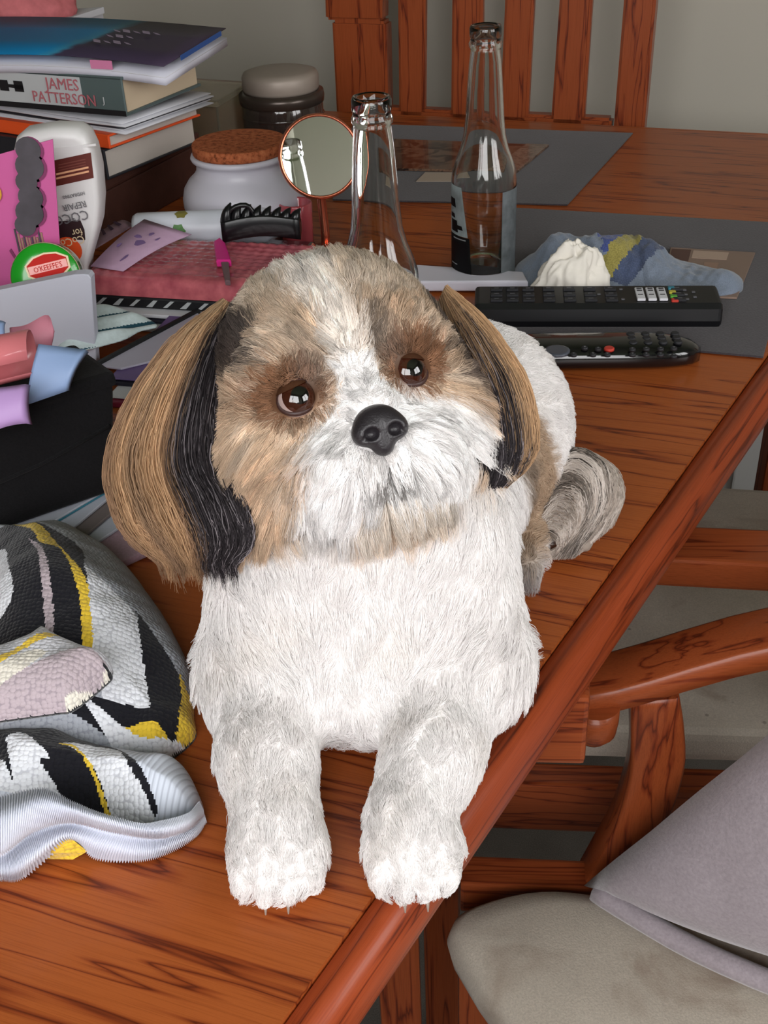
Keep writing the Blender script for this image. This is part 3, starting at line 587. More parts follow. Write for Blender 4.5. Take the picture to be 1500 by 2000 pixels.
# pillow on the near armchair
M_pillow = fabric('lilac_grey_fleece', (160, 150, 156), 420, 0.7, 0.14, 0.4)
pa = Vector((0.132, 0.530, 0.488)); pe = Vector((0.255, 0.495, 0.700)) - pa; pf = Vector((0.262, 0.466, 0.490)) - pa
pe = pe.normalized() * 0.34; pf = pf.normalized() * 0.34; pn = pe.cross(pf).normalized()
if pn.z < 0: pn = -pn
t_ = bmesh.new(); N_ = 26; g = {}
for sd in (1, -1):
    for i in range(N_ + 1):
        for j in range(N_ + 1):
            if sd == -1 and (i in (0, N_) or j in (0, N_)): g[sd, i, j] = g[1, i, j]; continue
            a, b = i / N_, j / N_; ca_, cb_ = 2 * a - 1, 2 * b - 1
            h = 0.046 * ((1 - ca_ ** 4) * (1 - cb_ ** 4)) ** 0.6 * sd
            p = pa + pe * (a * (1 - 0.05 * (1 - cb_ ** 2) * 0) + 0.0) + pf * b
            p = p + (pe * -ca_ * (1 - abs(cb_) ** 2) * 0.0)
            p += pn * (h + 0.006 * mnoise.noise(Vector((a * 4, b * 4, sd)))) 
            g[sd, i, j] = t_.verts.new(p)
for sd in (1, -1):
    for i in range(N_):
        for j in range(N_):
            q = [g[sd, i, j], g[sd, i + 1, j], g[sd, i + 1, j + 1], g[sd, i, j + 1]]
            t_.faces.new(q if sd == 1 else q[::-1]).smooth = True
bm = NB(); merge(bm, t_)
pil = thing('pillow', 'lilac-grey fleece pillow slumped on the near armchair seat', 'pillow', pa)
obj('pillow_case', bm, M_pillow, pil)
pts = [pa + pf * (s_ * 0.9 + 0.02) + pn * (0.030 * math.sin(min(1, s_ * 2.2) * 1.57)) + pe * 0.012 - ZZ * 0.006 for s_ in (0.0, 0.1, 0.25, 0.45, 0.7, 1.0)]
obj('piping', one(tube, catmull(pts, 16), 0.008, 8), M_pillow, pil)
V3 = lambda q: Vector([float(x) for x in q])
# ================================================================ book stack
M_page = plain('page_edges', (196, 178, 152), 0.9, 0.1)
M_pagew = plain('pale_page_edges', (190, 182, 174), 0.9, 0.1)
M_blackp = plain('black_print', (18, 18, 22), 0.6)
M_dark = plain('near_black_cover', (34, 36, 42), 0.45)
M_grn = plain('dark_green_grey_cover', (78, 92, 92), 0.4)
M_paper = plain('white_paper', (200, 200, 206), 0.7, 0.2)
M_rose = plain('rose_foil_print', (170, 96, 104), 0.4)
M_silver = plain('pale_print', (178, 182, 184), 0.5)
M_orange = plain('orange_cover', (226, 84, 34), 0.45)
M_walnut = plain('dark_brown_leatherette', (72, 44, 37), 0.6, 0.2, bump=(300, 0.15, 0.0005), vary=0.12)
def book(name, label, c, ang, h, dep, ln, cover, page, cov=0.0022, over=0.003, group=None):
    c = V3(c); a = math.radians(ang); Lv = Vector((-math.cos(a), math.sin(a), 0)); Dv = Vector((math.sin(a), math.cos(a), 0))
    th = thing(name, label, 'book', c + Lv * ln / 2 + Dv * dep / 2, group)
    bm = NB(); obox(bm, c, Lv * ln, Dv * dep, ZZ * cov, 0.0006, 1); obox(bm, c + ZZ * (h - cov), Lv * ln, Dv * dep, ZZ * cov, 0.0006, 1)
    obox(bm, c + ZZ * 0.0004, Lv * ln, Dv * 0.003, ZZ * (h - 0.0008), 0.001, 1); obj('cover', bm, cover, th)
    obj('page_block', one(obox, c + Lv * over + Dv * 0.003 + ZZ * cov, Lv * (ln - 2 * over), Dv * (dep - 0.003 - over), ZZ * (h - 2 * cov)), page, th)
    return th, c, Lv, Dv
B = PTS
bb = Vector((-0.286, 1.205, T))
a_ = math.radians(24); Lb = Vector((-math.cos(a_), math.sin(a_), 0)); Db = Vector((math.sin(a_), math.cos(a_), 0))
box_ = thing('wooden_box', 'dark brown wooden box at the bottom of the book stack', 'box', bb)
obj('body', one(obox, bb, Lb * 0.26, Db * 0.20, ZZ * 0.050, 0.002), M_walnut, box_)
obj('lid', one(obox, bb - Lb * 0.002 - Db * 0.002 + ZZ * 0.0508, Lb * 0.264, Db * 0.204, ZZ * 0.0135, 0.003), M_walnut, box_)
bk, c, Lv, Dv = book('paperback_book', 'thick book with a black spine, resting on the wooden box', V3(B['dark_book']['c']) , 31, 0.0315, 0.156, 0.235, M_dark, M_pagew)
bk, c, Lv, Dv = book('paperback_book', 'book with a bright orange spine, above the black-spined book', V3(B['orange_book']['c']) , 33, 0.0140, 0.148, 0.23, M_orange, M_pagew)
c = V3(B['paper_mag']['c']); a_ = math.radians(33); Lv = Vector((-math.cos(a_), math.sin(a_), 0)); Dv = Vector((math.sin(a_), math.cos(a_), 0))
pm = thing('magazine', 'white curling magazines between the orange book and the hardback novel', 'magazine', c)
for k, (dz, off) in enumerate(((0.0004, 0.0), (0.0026, 0.006), (0.0052, 0.002), (0.0080, -0.002), (0.0106, 0.004))):
    rows = []
    for s_ in (0, 0.5, 1):
        rows.append([c + Lv * (0.22 * q + off) + Dv * (0.145 * s_ + off * 0.4) + ZZ * (dz + 0.0022 * math.sin(q * 5 + k) * (0.3 if k < 5 else 0)) for q in (0, 0.25, 0.5, 0.75, 1)])
    bm = NB(); loft(bm, rows, 0.0011, n=12); obj('page', bm, M_paper if k != 2 else M_dark, pm)
bk, c, Lv, Dv = book('hardback_novel', 'thick hardback with a grey-green spine and rose lettering, below the top magazine', V3(B['james']['c']), 26, 0.0385, 0.142, 0.235, M_grn, M_page, 0.003)
sp = lambda s_, z: c + Lv * s_ + ZZ * z - Dv * 0.0005
obj('spine_panel', one(obox, sp(0.052, 0.006), Lv * 0.16, -Dv * 0.0004, ZZ * 0.030), M_silver, bk)
text('lettering', 'JAMES', sp(0.097, 0.0225) - Dv * 0.0008, -Lv, ZZ, 0.0165, M_rose, bk, squash=0.98)
text('lettering', 'PATTERSON', sp(0.118, 0.0085) - Dv * 0.0008, -Lv, ZZ, 0.0158, M_rose, bk, squash=0.95)
text('lettering', 'J', sp(0.026, 0.012) - Dv * 0.0008, -Lv, ZZ, 0.009, M_silver, bk)
bm = NB()
for s_ in (0.148, 0.128): obox(bm, sp(s_, 0.017) - Dv * 0.0008, Lv * (0.012), -Dv * 0.0003, ZZ * 0.011)
prism(bm, [sp(0.128, 0.019) - Dv * 0.0008, sp(0.148, 0.021) - Dv * 0.0008, sp(0.148, 0.024) - Dv * 0.0008, sp(0.128, 0.024) - Dv * 0.0008], -Dv * 0.0003)
obj('emblem', bm, M_blackp, bk)
obj('lower_band', one(obox, c - Lv * 0.0002 + ZZ * 0.0002 - Dv * 0.0006, Lv * 0.235, -Dv * 0.0003, ZZ * 0.0055), M_blackp, bk)
# magazine on top
q = B['topmag']; fr, br, bl, fl = V3(q['fr']), V3(q['br']), V3(q['bl']), V3(q['fl'])
tm = thing('magazine', 'blue and dark purple magazine lying topmost on the book stack', 'magazine', fr)
NTm = NT('magazine_cover'); v_ = NTm.coord(); sx = NTm.n('VectorMath', operation='DOT_PRODUCT'); NTm.l(v_, sx.inputs[0]); sx.inputs[1].default_value = (fl - fr).normalized() * 3.6
nz = NTm.noise(v_, 30, 3); ad = NTm.n('Math', operation='MULTIPLY_ADD'); NTm.l(nz, ad.inputs[0]); ad.inputs[1].default_value = 0.12; NTm.l(sx.outputs['Value'], ad.inputs[2])
NTm.set(Base_Color=NTm.ramp(ad.outputs[0], [(0.0, lin(62, 50, 70)), (0.52, lin(58, 50, 70)), (0.56, lin(52, 128, 160)), (0.62, lin(20, 118, 168)), (1.0, lin(20, 104, 156))]), Roughness=0.5, Specular_IOR_Level=0.25)
M_white_edge = plain('magazine_pages', (196, 196, 208), 0.6)
M_pink = plain('pink_strip', (200, 120, 158), 0.6)
M_blue = plain('royal_blue_page', (40, 84, 150), 0.4)
def grid4(z0, sag=0.004, n=5, inset=0.0):
    rows = []
    for s_ in (0, 0.33, 0.66, 1):
        rows.append([(fr.lerp(br, s_)).lerp(fl.lerp(bl, s_), q_) + ZZ * (z0 + sag * math.sin(q_ * math.pi) - 0.002 * (1 - q_) ** 3) for q_ in np.linspace(0, 1, n)])
    return rows
bm = NB(); loft(bm, grid4(0.0112), 0.0008, n=14); obj('front_cover', bm, NTm.m, tm)
bm = NB(); loft(bm, grid4(0.0014), 0.009, n=14); obj('page_block', bm, M_white_edge, tm)
bm = NB(); loft(bm, grid4(0.0004), 0.0008, n=14); obj('back_cover', bm, M_paper, tm)
nd = (fr - br).normalized(); lx = (fl - fr).normalized()
obj('pink_strip', one(obox, fr + lx * 0.060 + nd * 0.0002 + ZZ * 0.0035, lx * 0.026, nd * 0.0008, ZZ * 0.0085), M_pink, tm, label='pink printed block on the white edge')
obj('blue_page', one(obox, fr - lx * 0.0006 - nd * 0.04 + ZZ * 0.005, -nd * 0.11, -lx * 0.0006, ZZ * 0.005), M_blue, tm)
M_lil_ink = plain('pale_lilac_ink', (150, 134, 156), 0.5)
for dx, sz, s_ in ((0.115, 0.020, 'Travel'), (0.10, 0.020, 'guide')):
    pass
bm = NB()
for dx, dd, w_, hh in [(x0 + 0.0125 * k, dd_, 0.008 + 0.003 * ((k * 7) % 2), 0.006 + 0.004 * ((k * 3) % 2)) for x0, dd_, m_ in ((0.062, 0.050, 4), (0.072, 0.075, 3), (0.050, 0.098, 5)) for k in range(m_)]:
    obox(bm, fr + lx * dx - nd * dd + ZZ * (0.0126 + 0.004 * math.sin(min(1, dx / 0.24) * math.pi)), lx * w_ - nd * 0.004, -nd * hh + lx * 0.006, ZZ * 0.0004)
obj('cover_print', bm, M_lil_ink, tm)
# loose paper and pink cloth behind the magazine
tp = [V3(x) for x in B['toppaper']]
M_pinkcl = plain('dusty_pink_cloth', (186, 104, 108), 0.8, 0.2, bump=(120, 0.3, 0.002), vary=0.15)
for p in tp: p.z = p.z
pb = thing('paper_sheets', 'white folded papers behind the blue magazine at the top of the stack', 'paper', tp[0])
obj('sheet', one(obox, Vector((tp[0].x, tp[0].y, T + 0.001)), tp[1] - tp[0], Vector((0.03, 0.10, 0)), ZZ * (tp[0].z - T - 0.001), 0.001), M_paper, pb)
obj('sheet', one(obox, tp[0] + Vector((0.01, 0.004, 0.0005)), (tp[1] - tp[0]) * 0.96, Vector((0.03, 0.08, 0)), ZZ * 0.008, 0.001), M_paper, pb)
bm = NB(); t_ = bmesh.new(); bmesh.ops.create_icosphere(t_, subdivisions=4, radius=1)
for v in t_.verts:
    n_ = mnoise.noise(v.co * 1.6) * 0.22 + mnoise.noise(v.co * 4.0) * 0.07
    v.co = Vector((v.co.x * 0.070, v.co.y * 0.045, max(-0.35, v.co.z) * 0.036)) * (1 + n_) + Vector((-0.425, 1.560, PTS['toppaper'][0][2] + 0.020))
for f in t_.faces: f.smooth = True
merge(bm, t_)
obj('pink_scarf', bm, M_pinkcl, loc=(-0.425, 1.560, PTS['toppaper'][0][2] + 0.010), label='dusty pink crumpled scarf heaped behind the book stack', cat='scarf')

# ================================================================ jars, mirror, bottles
M_ceram = plain('white_glazed_ceramic', (190, 188, 198), 0.4, 0.35, coat=0.1)
t = NT('cork'); f_ = t.noise(t.coord(), 180, 4, 0.65)
t.set(Base_Color=t.ramp(f_, [(0.32, lin(96, 50, 30)), (0.5, lin(158, 88, 56)), (0.7, lin(178, 108, 72))]), Roughness=0.9, Specular_IOR_Level=0.1); t.bump(f_, 0.4, 0.001); M_cork = t.m
j = B['jar']; jb = Vector((j[0], 1.2, T))
jar = thing('storage_jar', 'white ceramic storage jar with a cork lid, next to the book stack', 'jar', jb)
bm = NB(); lathe(bm, jb, [(0.040, 0.0), (0.050, 0.003), (0.060, 0.018), (0.0655, 0.036), (0.0655, 0.044), (0.063, 0.054), (0.0575, 0.062), (0.0515, 0.067), (0.048, 0.072), (0.047, 0.078), (0.0478, 0.0815), (0.0515, 0.0835), (0.0525, 0.086), (0.0515, 0.0885), (0.048, 0.0888)], 56)
obj('pot', bm, M_ceram, jar)
bm = NB(); lathe(bm, jb, [(0.046, 0.0885), (0.0488, 0.0892), (0.0496, 0.0905), (0.0496, 0.0985), (0.0485, 0.1000)], 48); obj('cork_lid', bm, M_cork, jar)
M_pglass = plain('pink_tinted_glass', (176, 76, 84), 0.15, 0.5, coat=0.5)
tb = Vector((-0.078, 1.155, T))
bm = NB(); lathe(bm, tb, [(0.015, 0.0), (0.0165, 0.002), (0.0175, 0.046), (0.0165, 0.0475), (0.0155, 0.046), (0.014, 0.006)], 28)
pg = thing('candle_glass', 'small pink candle glass in front of the white jar', 'candle', tb); obj('glass', bm, M_pglass, pg)
bm = NB(); lathe(bm, tb, [(0.0145, 0.006), (0.0148, 0.030), (0.012, 0.031)], 24); obj('wax', bm, M_pink, pg)
# dark glass jar with a pale lid
t = NT('dark_jar_glass'); t.set(Base_Color=lin(58, 48, 44), Roughness=0.08, Specular_IOR_Level=0.6, Transmission_Weight=0.35, IOR=1.45, Coat_Weight=0.5, Coat_Roughness=0.03); M_dglass = t.m
M_lid = plain('grey_metal_lid', (150, 138, 128), 0.5, 0.5, metal=0.2)
M_band = plain('dark_metal_band', (70, 60, 54), 0.3, 0.5, metal=0.5)
mb = Vector((-0.109, 1.52, T)); zt_ = B['mason'][2] - T
mj = thing('preserving_jar', 'dark glass preserving jar with a pale screw lid, behind the cork-lidded jar', 'jar', mb)
bm = NB(); lathe(bm, mb, [(0.044, 0), (0.051, 0.004), (0.053, 0.012), (0.053, zt_ - 0.042), (0.050, zt_ - 0.034), (0.047, zt_ - 0.028)], 40); obj('glass_body', bm, M_dglass, mj)
bm = NB(); lathe(bm, mb, [(0.050, zt_ - 0.040), (0.0545, zt_ - 0.038), (0.0555, zt_ - 0.030), (0.0545, zt_ - 0.0245), (0.049, zt_ - 0.023)], 40); obj('screw_band', bm, M_band, mj)
bm = NB(); lathe(bm, mb, [(0.047, zt_ - 0.024), (0.0495, zt_ - 0.020), (0.0495, zt_ - 0.006), (0.047, zt_ - 0.001), (0.040, zt_ + 0.001), (0.020, zt_ + 0.0015)], 40); obj('lid', bm, M_lid, mj)
bm = NB()
for k in range(2): lathe(bm, mb, [(0.0532, 0.030 + 0.018 * k), (0.0545, 0.032 + 0.018 * k), (0.0532, 0.034 + 0.018 * k)], 40, cap=False)
obj('ridge', bm, M_dglass, mj)
# clear plastic box behind the books
t = NT('clear_plastic'); t.set(Base_Color=lin(226, 216, 190), Roughness=0.18, Transmission_Weight=0.85, IOR=1.25, Specular_IOR_Level=0.4); M_clear = t.m
cbx = thing('clear_plastic_box', 'see-through plastic box behind the book stack', 'box', (-0.215, 1.56, T))
Lc, Dc = Vector((-0.907, 0.42, 0)), Vector((0.30, 0.954, 0))
p0 = Vector((-0.186, 1.455, T + 0.0005))
bm = NB(); obox(bm, p0, Lc * 0.18, Dc * 0.003, ZZ * 0.075, 0.0008); obox(bm, p0 + Dc * 0.10, Lc * 0.18, Dc * 0.003, ZZ * 0.075, 0.0008); obox(bm, p0 + Dc * 0.0032, Lc * 0.003, Dc * 0.0966, ZZ * 0.075, 0.0008); obox(bm, p0 + Lc * 0.177 + Dc * 0.0032, Lc * 0.003, Dc * 0.0966, ZZ * 0.075, 0.0008)
obj('box_wall', bm, M_clear, cbx); obj('base', one(obox, p0 + Dc * 0.004 + Lc * 0.004, Lc * 0.172, Dc * 0.095, ZZ * 0.003), M_clear, cbx)
obj('lid', one(obox, p0 - Lc * 0.003 - Dc * 0.003 + ZZ * 0.0757, Lc * 0.186, Dc * 0.109, ZZ * 0.008, 0.002), M_clear, cbx)
# make-up mirror
MIRROR_YAW, MIRROR_TILT = 9.5, 17.0
t = NT('mirror_silver'); t.set(Base_Color=(0.86, 0.86, 0.86, 1), Metallic=1.0, Roughness=0.015); M_mirror = t.m
M_copper = plain('rose_copper', (214, 126, 98), 0.22, 0.5, metal=0.9)
mc = V3(B['mirror'][0]); yw_, tl_ = math.radians(MIRROR_YAW), math.radians(MIRROR_TILT)
mn = Vector((math.sin(yw_) * math.cos(tl_), -math.cos(yw_) * math.cos(tl_), math.sin(tl_)))
mi_ = thing('makeup_mirror', 'round tilting make-up mirror with a copper rim, between jar and bottle', 'mirror', (mc.x, mc.y + 0.01, T))
MR = 0.0375
bm = NB(); lathe(bm, mc - mn * 0.006, [(MR - 0.001, 0.0), (MR + 0.001, 0.0), (MR + 0.0022, 0.002), (MR + 0.0022, 0.009), (MR + 0.001, 0.0115), (MR - 0.001, 0.0115), (MR - 0.001, 0.007)], 56, axis=mn, cap=False); lathe(bm, mc - mn * 0.007, [(0.0, 0.0), (MR, 0.0), (MR, 0.002), (0.0, 0.002)], 56, axis=mn, cap=False); obj('rim', bm, M_copper, mi_)
bm = NB(); lathe(bm, mc + mn * 0.0030, [(MR - 0.0012, 0.0), (MR - 0.0012, 0.0012)], 64, axis=mn)
for f in bm.faces: f.smooth = False
obj('mirror_glass', bm, M_mirror, mi_)
bm = NB(); tube(bm, [mc - mn * 0.008, mc - mn * 0.02 - ZZ * 0.01, (mc.x, mc.y + 0.016, T + 0.03), (mc.x, mc.y + 0.014, T + 0.006)], 0.0045, 12); obj('stem', bm, M_copper, mi_)
bm = NB(); lathe(bm, (mc.x, mc.y + 0.012, T + 0.0005), [(0.034, 0.0), (0.036, 0.002), (0.035, 0.005), (0.012, 0.009), (0.004, 0.012)], 40); obj('base', bm, M_copper, mi_)
# clear beer bottles
t = NT('clear_bottle_glass'); t.set(Base_Color=(0.93, 0.95, 0.93, 1), Roughness=0.01, Transmission_Weight=1.0, IOR=1.47, Specular_IOR_Level=0.5); M_glass = t.m
def bottle(b, label):
    r_ = thing('beer_bottle', label, 'bottle', b, 'empty clear glass bottles')
    outp = [(0.0, 0.004), (0.020, 0.0015), (0.026, 0.0), (0.0292, 0.002), (0.0304, 0.006), (0.0304, 0.094), (0.0296, 0.101), (0.0265, 0.111), (0.0222, 0.122), (0.0192, 0.134), (0.0176, 0.150), (0.0160, 0.175), (0.0145, 0.195), (0.0132, 0.206)]
    inn = [(0.0106, 0.2262), (0.0106, 0.206), (0.0122, 0.195), (0.0137, 0.175), (0.0153, 0.150), (0.0170, 0.134), (0.0200, 0.122), (0.0243, 0.111), (0.0274, 0.101), (0.0282, 0.094), (0.0282, 0.009), (0.024, 0.006), (0.0, 0.009)]
    lip = [(0.0132, 0.2075), (0.0146, 0.2095), (0.0148, 0.2125), (0.0136, 0.2145), (0.0134, 0.2165), (0.0142, 0.2185), (0.0142, 0.2245), (0.0132, 0.2268), (0.0115, 0.2270)]
    bm = NB(); lathe(bm, b, outp + lip + inn, 48, cap=False); bmesh.ops.remove_doubles(bm, verts=bm.verts, dist=0.00008); obj('bottle_glass', bm, M_glass, r_)
    return r_
b2 = Vector((*PTS['bottle2'][0][:2], T + 0.0022)); b1 = Vector((*PTS['bottle1'][0][:2], T + 0.0004))
bottle(b1, 'clear beer bottle standing right behind the dog head, its base hidden')
bo2 = bottle(b2, 'clear beer bottle with torn labels beside the blue cloth')
M_labw = plain('worn_pale_label', (176, 188, 190), 0.7, 0.2, vary=0.25); M_labk = plain('black_label', (20, 20, 24), 0.5)
M_labg = plain('back_label_grey', (130, 136, 140), 0.8, 0.2, vary=0.3)
def wrap(bm, b, r, a0, a1, z0, z1, n=10, slant=0.0):
    t = bmesh.new(); rows = []
    for z in np.linspace(z0, z1, 6):
        rows.append([t.verts.new(b + Vector((r * math.cos(a), r * math.sin(a), z))) for a in np.linspace(a0, a1 - slant * (z - z0) / max(1e-6, z1 - z0), n)])
    for p, q in zip(rows, rows[1:]):
        for i in range(n - 1): t.faces.new((p[i], p[i + 1], q[i + 1], q[i])).smooth = True
    bmesh.ops.solidify(t, geom=list(t.faces), thickness=0.0002); merge(bm, t)
R_ = 0.0307; rd = math.radians
obj('front_label', one(wrap, b2, R_, rd(183), rd(236), 0.046, 0.092, 10, rd(14)), M_labw, bo2, label='torn pale label')
obj('lower_label', one(wrap, b2, R_, rd(181), rd(244), 0.006, 0.0455, 10, rd(5)), M_labk, bo2, label='black lower label')
obj('back_label', one(wrap, b2, R_, rd(-62), rd(8), 0.004, 0.088, 10), M_labg, bo2, label='greyish back label')
bm = NB()
for a0, a1, z0, z1 in ((185, 208, 0.072, 0.080), (192, 214, 0.049, 0.060), (205, 226, 0.052, 0.056), (190, 206, 0.062, 0.066)): wrap(bm, b2, R_ + 0.0003, rd(a0), rd(a1), z0, z1, 5, rd(3))
obj('label_print', bm, M_labk, bo2)
bm = NB()
for a0, a1, z0, z1 in ((200, 232, 0.0425, 0.0436), (192, 212, 0.017, 0.018), (200, 230, 0.010, 0.0112)): wrap(bm, b2, R_ + 0.0003, rd(a0), rd(a1), z0, z1, 5)
obj('label_print', bm, M_silver, bo2)

# ================================================================ mats and things on them
M_mat = fabric('charcoal_felt', (62, 56, 60), 500, 0.5, 0.22, 0.2)
def flat(name, label, cat, pts, th, m, group=None, bev=0.0004):
    ps = [V3(p) for p in pts]
    c = sum(ps, Vector()) / len(ps)
    return obj(name, one(prism, ps, ZZ * th, bev, 1), m, loc=c, label=label, cat=cat, group=group)
flat('placemat', 'charcoal felt placemat under the long remote and the blue cloth', 'placemat', PTS['mat1'], 0.0018, M_mat, 'charcoal placemats')
flat('placemat', 'charcoal felt placemat at the far end in front of the slat-back chair', 'placemat', PTS['mat2'], 0.0018, M_mat, 'charcoal placemats')
def printed(name, cols, scale):
    t = NT(name); v = t.coord(); vo = t.n('TexVoronoi'); t.l(v, vo.inputs['Vector']); vo.inputs['Scale'].default_value = scale
    n = t.noise(v, scale * 1.6, 4, 0.6, 1.0)
    t.set(Base_Color=t.ramp(n, [(0.30 + 0.4 * i / (len(cols) - 1), lin(c)) for i, c in enumerate(cols)]), Roughness=0.25, Coat_Weight=0.4); return t.m
ps = [V3(p) for p in PTS['card2']]
pc = thing('photo_coaster', 'dark brown printed photo lying on the far placemat', 'photo', ps[0])
for p in ps: p.z = T + 0.0028
obj('board', one(prism, ps, ZZ * 0.003, 0.0004, 1), printed('dark_photo_print', [(22, 16, 16), (50, 32, 26), (120, 92, 74), (60, 44, 40)], 26), pc)
p_ = [ps[0].lerp(ps[1], 0.78), ps[1], ps[2], ps[3].lerp(ps[2], 0.86)]
obj('pale_corner', one(prism, [p + ZZ * 0.0031 for p in p_], ZZ * 0.0004), printed('pale_photo_print', [(92, 70, 60), (140, 118, 104), (100, 76, 66)], 30), pc)
ps = [V3(p) for p in PTS['strip2']]
for p in ps: p.z = T + 0.0024
flat('paper_slip', 'small cream paper slip at the near edge of the far placemat', 'paper', ps, 0.0008, plain('cream_paper', (176, 160, 146), 0.8))
ps = [V3(p) for p in PTS['card1']]
for p in ps: p.z = T + 0.0026
pc = thing('photo_card', 'brown and beige printed card sticking out from under the blue cloth', 'card', ps[0])
obj('board', one(prism, ps, ZZ * 0.002, 0.0004, 1), plain('brown_card', (134, 112, 100), 0.5), pc)
bm = NB(); mi_k = 0
def lq(a, b): return ps[3].lerp(ps[2], a).lerp(ps[0].lerp(ps[1], a), b) + ZZ * 0.0021
cols_ = [(84, 56, 50), (176, 152, 136), (120, 84, 70), (150, 120, 104), (70, 48, 44)]
for k, (a0, a1, b0, b1) in enumerate(((0.02, 0.25, 0.04, 0.3), (0.28, 0.7, 0.05, 0.22), (0.05, 0.4, 0.36, 0.75), (0.45, 0.62, 0.3, 0.9), (0.1, 0.4, 0.8, 0.96))):
    obj('printed_patch', one(prism, [lq(a0, b0), lq(a1, b0), lq(a1, b1), lq(a0, b1)], ZZ * 0.0003), plain('patch_%d' % k, cols_[k], 0.5), pc)
# long remote
M_rem = plain('black_plastic', (17, 17, 20), 0.38, 0.45); M_key = plain('rubber_keys', (38, 38, 42), 0.6); M_keyp = plain('key_print', (92, 92, 96), 0.5)
M_keyw = plain('white_keys', (214, 214, 220), 0.5); M_red = plain('red_key', (190, 60, 48), 0.5); M_green = plain('green_key', (90, 160, 60), 0.5); M_yel = plain('yellow_key', (190, 180, 70), 0.5); M_blk = plain('blue_key', (60, 130, 150), 0.5)
r0 = Vector((0.2985, 0.8965, T + 0.0024)); Lr = Vector((-0.9945, 0.105, 0)).normalized(); Wr = Vector((0.105, 0.9945, 0)).normalized()
rm = thing('remote_control', 'long black remote with three white keys, on the near placemat', 'remote', r0)
bm = NB(); prism(bm, [r0 + Wr * a + ZZ * b for a, b in ((0.002, 0.0), (0.0, 0.006), (0.0015, 0.0165), (0.006, 0.0205), (0.040, 0.0225), (0.044, 0.018), (0.045, 0.006), (0.042, 0.0))], Lr * 0.213, 0.004, 3); obj('body', bm, M_rem, rm)
def keyat(p, w_, d_, h_, m, nm='key', lab=None):
    s_ = (Vector(p) - r0).dot(Wr); z = T + 0.0024 + 0.0205 + (s_ - 0.006) / 0.034 * 0.002
    return obj(nm, one(obox, r0 + Lr * ((Vector(p) - r0).dot(Lr) - w_ / 2) + Wr * (s_ - d_ / 2) + ZZ * (z - r0.z - 0.0006), Lr * w_, Wr * d_, ZZ * (h_ + 0.0006), 0.0005, 1), m, rm, label=lab)
kp = [r0 + Lr * a + Wr * b for a in (0.036, 0.094, 0.112, 0.130, 0.148, 0.166, 0.180, 0.194) for b in (0.012, 0.022, 0.033)]
for p in kp: keyat(p, 0.0105, 0.0065, 0.0016, M_key)
bm = NB()
for p in kp:
    s_ = (p - r0).dot(Wr); z = T + 0.0024 + 0.0205 + (s_ - 0.006) / 0.034 * 0.002 + 0.0017
    obox(bm, Vector((p.x, p.y, z)) - Lr * 0.002 - Wr * 0.0006, Lr * 0.004, Wr * 0.0012, ZZ * 0.0002)
obj('key_print', bm, M_keyp, rm)
for a in (0.050, 0.0595, 0.069): 
    k_ = keyat(r0 + Lr * a + Wr * 0.022, 0.0072, 0.026, 0.0018, M_keyw, 'key', 'white key with black print')
bm = NB()
for a in (0.050, 0.0595, 0.069):
    for b in (0.013, 0.018, 0.026, 0.030): obox(bm, r0 + Lr * (a - 0.0022) + Wr * b + ZZ * (0.0205 + (b - 0.006) / 0.034 * 0.002 + 0.0019), Lr * 0.0044, Wr * 0.0018, ZZ * 0.0002)
obj('key_print', bm, M_blackp, rm)
for b, m in ((0.010, M_red), (0.018, M_green), (0.026, M_yel), (0.034, M_blk)): keyat(r0 + Lr * 0.0405 + Wr * b, 0.006, 0.0055, 0.0016, m)
bm = NB()
for a, b in ((0.028, 0.012), (0.028, 0.021), (0.028, 0.030), (0.021, 0.016), (0.021, 0.026), (0.083, 0.012), (0.083, 0.032), (0.103, 0.022)): obox(bm, r0 + Lr * a + Wr * b + ZZ * (0.0205 + (b - 0.006) / 0.034 * 0.002), Lr * 0.0028, Wr * 0.0022, ZZ * 0.0008)
obj('printed_dot', bm, M_keyp, rm)
# rounded remote
q0 = Vector((0.2628, 0.826, T + 0.0004)); Lq = Vector((-0.997, 0.075, 0)).normalized(); Wq = Vector((0.075, 0.997, 0)).normalized()
r2 = thing('remote_control', 'curved glossy black remote with one red key, lying on bare wood', 'remote', q0)
bm = NB(); t_ = bmesh.new(); rows = []; Ln, HW = 0.185, 0.023
for u_ in np.linspace(0, 1, 27):
    e_ = max(0.02, (1 - abs(2 * u_ - 1) ** 4.5)) ** 0.5; hw = HW * e_ ; ht = 0.0215 * (0.55 + 0.45 * e_)
    cc = q0 + Lq * (Ln * u_) + Wq * 0.012
    rows.append([t_.verts.new(cc + Wq * (hw * math.cos(k_)) * 1.0 + ZZ * (ht * (0.5 + 0.5 * (abs(math.sin(k_)) ** 0.55) * (1 if math.sin(k_) > 0 else -1)))) for k_ in np.linspace(0, 2 * math.pi, 25)[:-1]])
for a, b in zip(rows, rows[1:]):
    for i in range(24): t_.faces.new((a[i], a[(i + 1) % 24], b[(i + 1) % 24], b[i])).smooth = True
t_.faces.new(rows[0]); t_.faces.new(rows[-1]); merge(bm, t_)
M_gloss = plain('glossy_black', (16, 16, 18), 0.15, 0.5, coat=0.5)
obj('body', bm, M_gloss, r2)
top2 = T + 0.0212
def k2(p, sx_, sy_, m, nm='key', lab=None):
    bm = NB(); lathe(bm, (p[0], p[1], top2 - 0.0012), [(sx_, 0.0), (sx_, 0.0018), (sx_ * 0.8, 0.0024)], 14, sx=sy_ / sx_ if False else 1.0); return obj(nm, bm, m, r2, label=lab)
for p in PTS['rem2_keys']: k2(p, 0.0027, 0.0027, M_key)
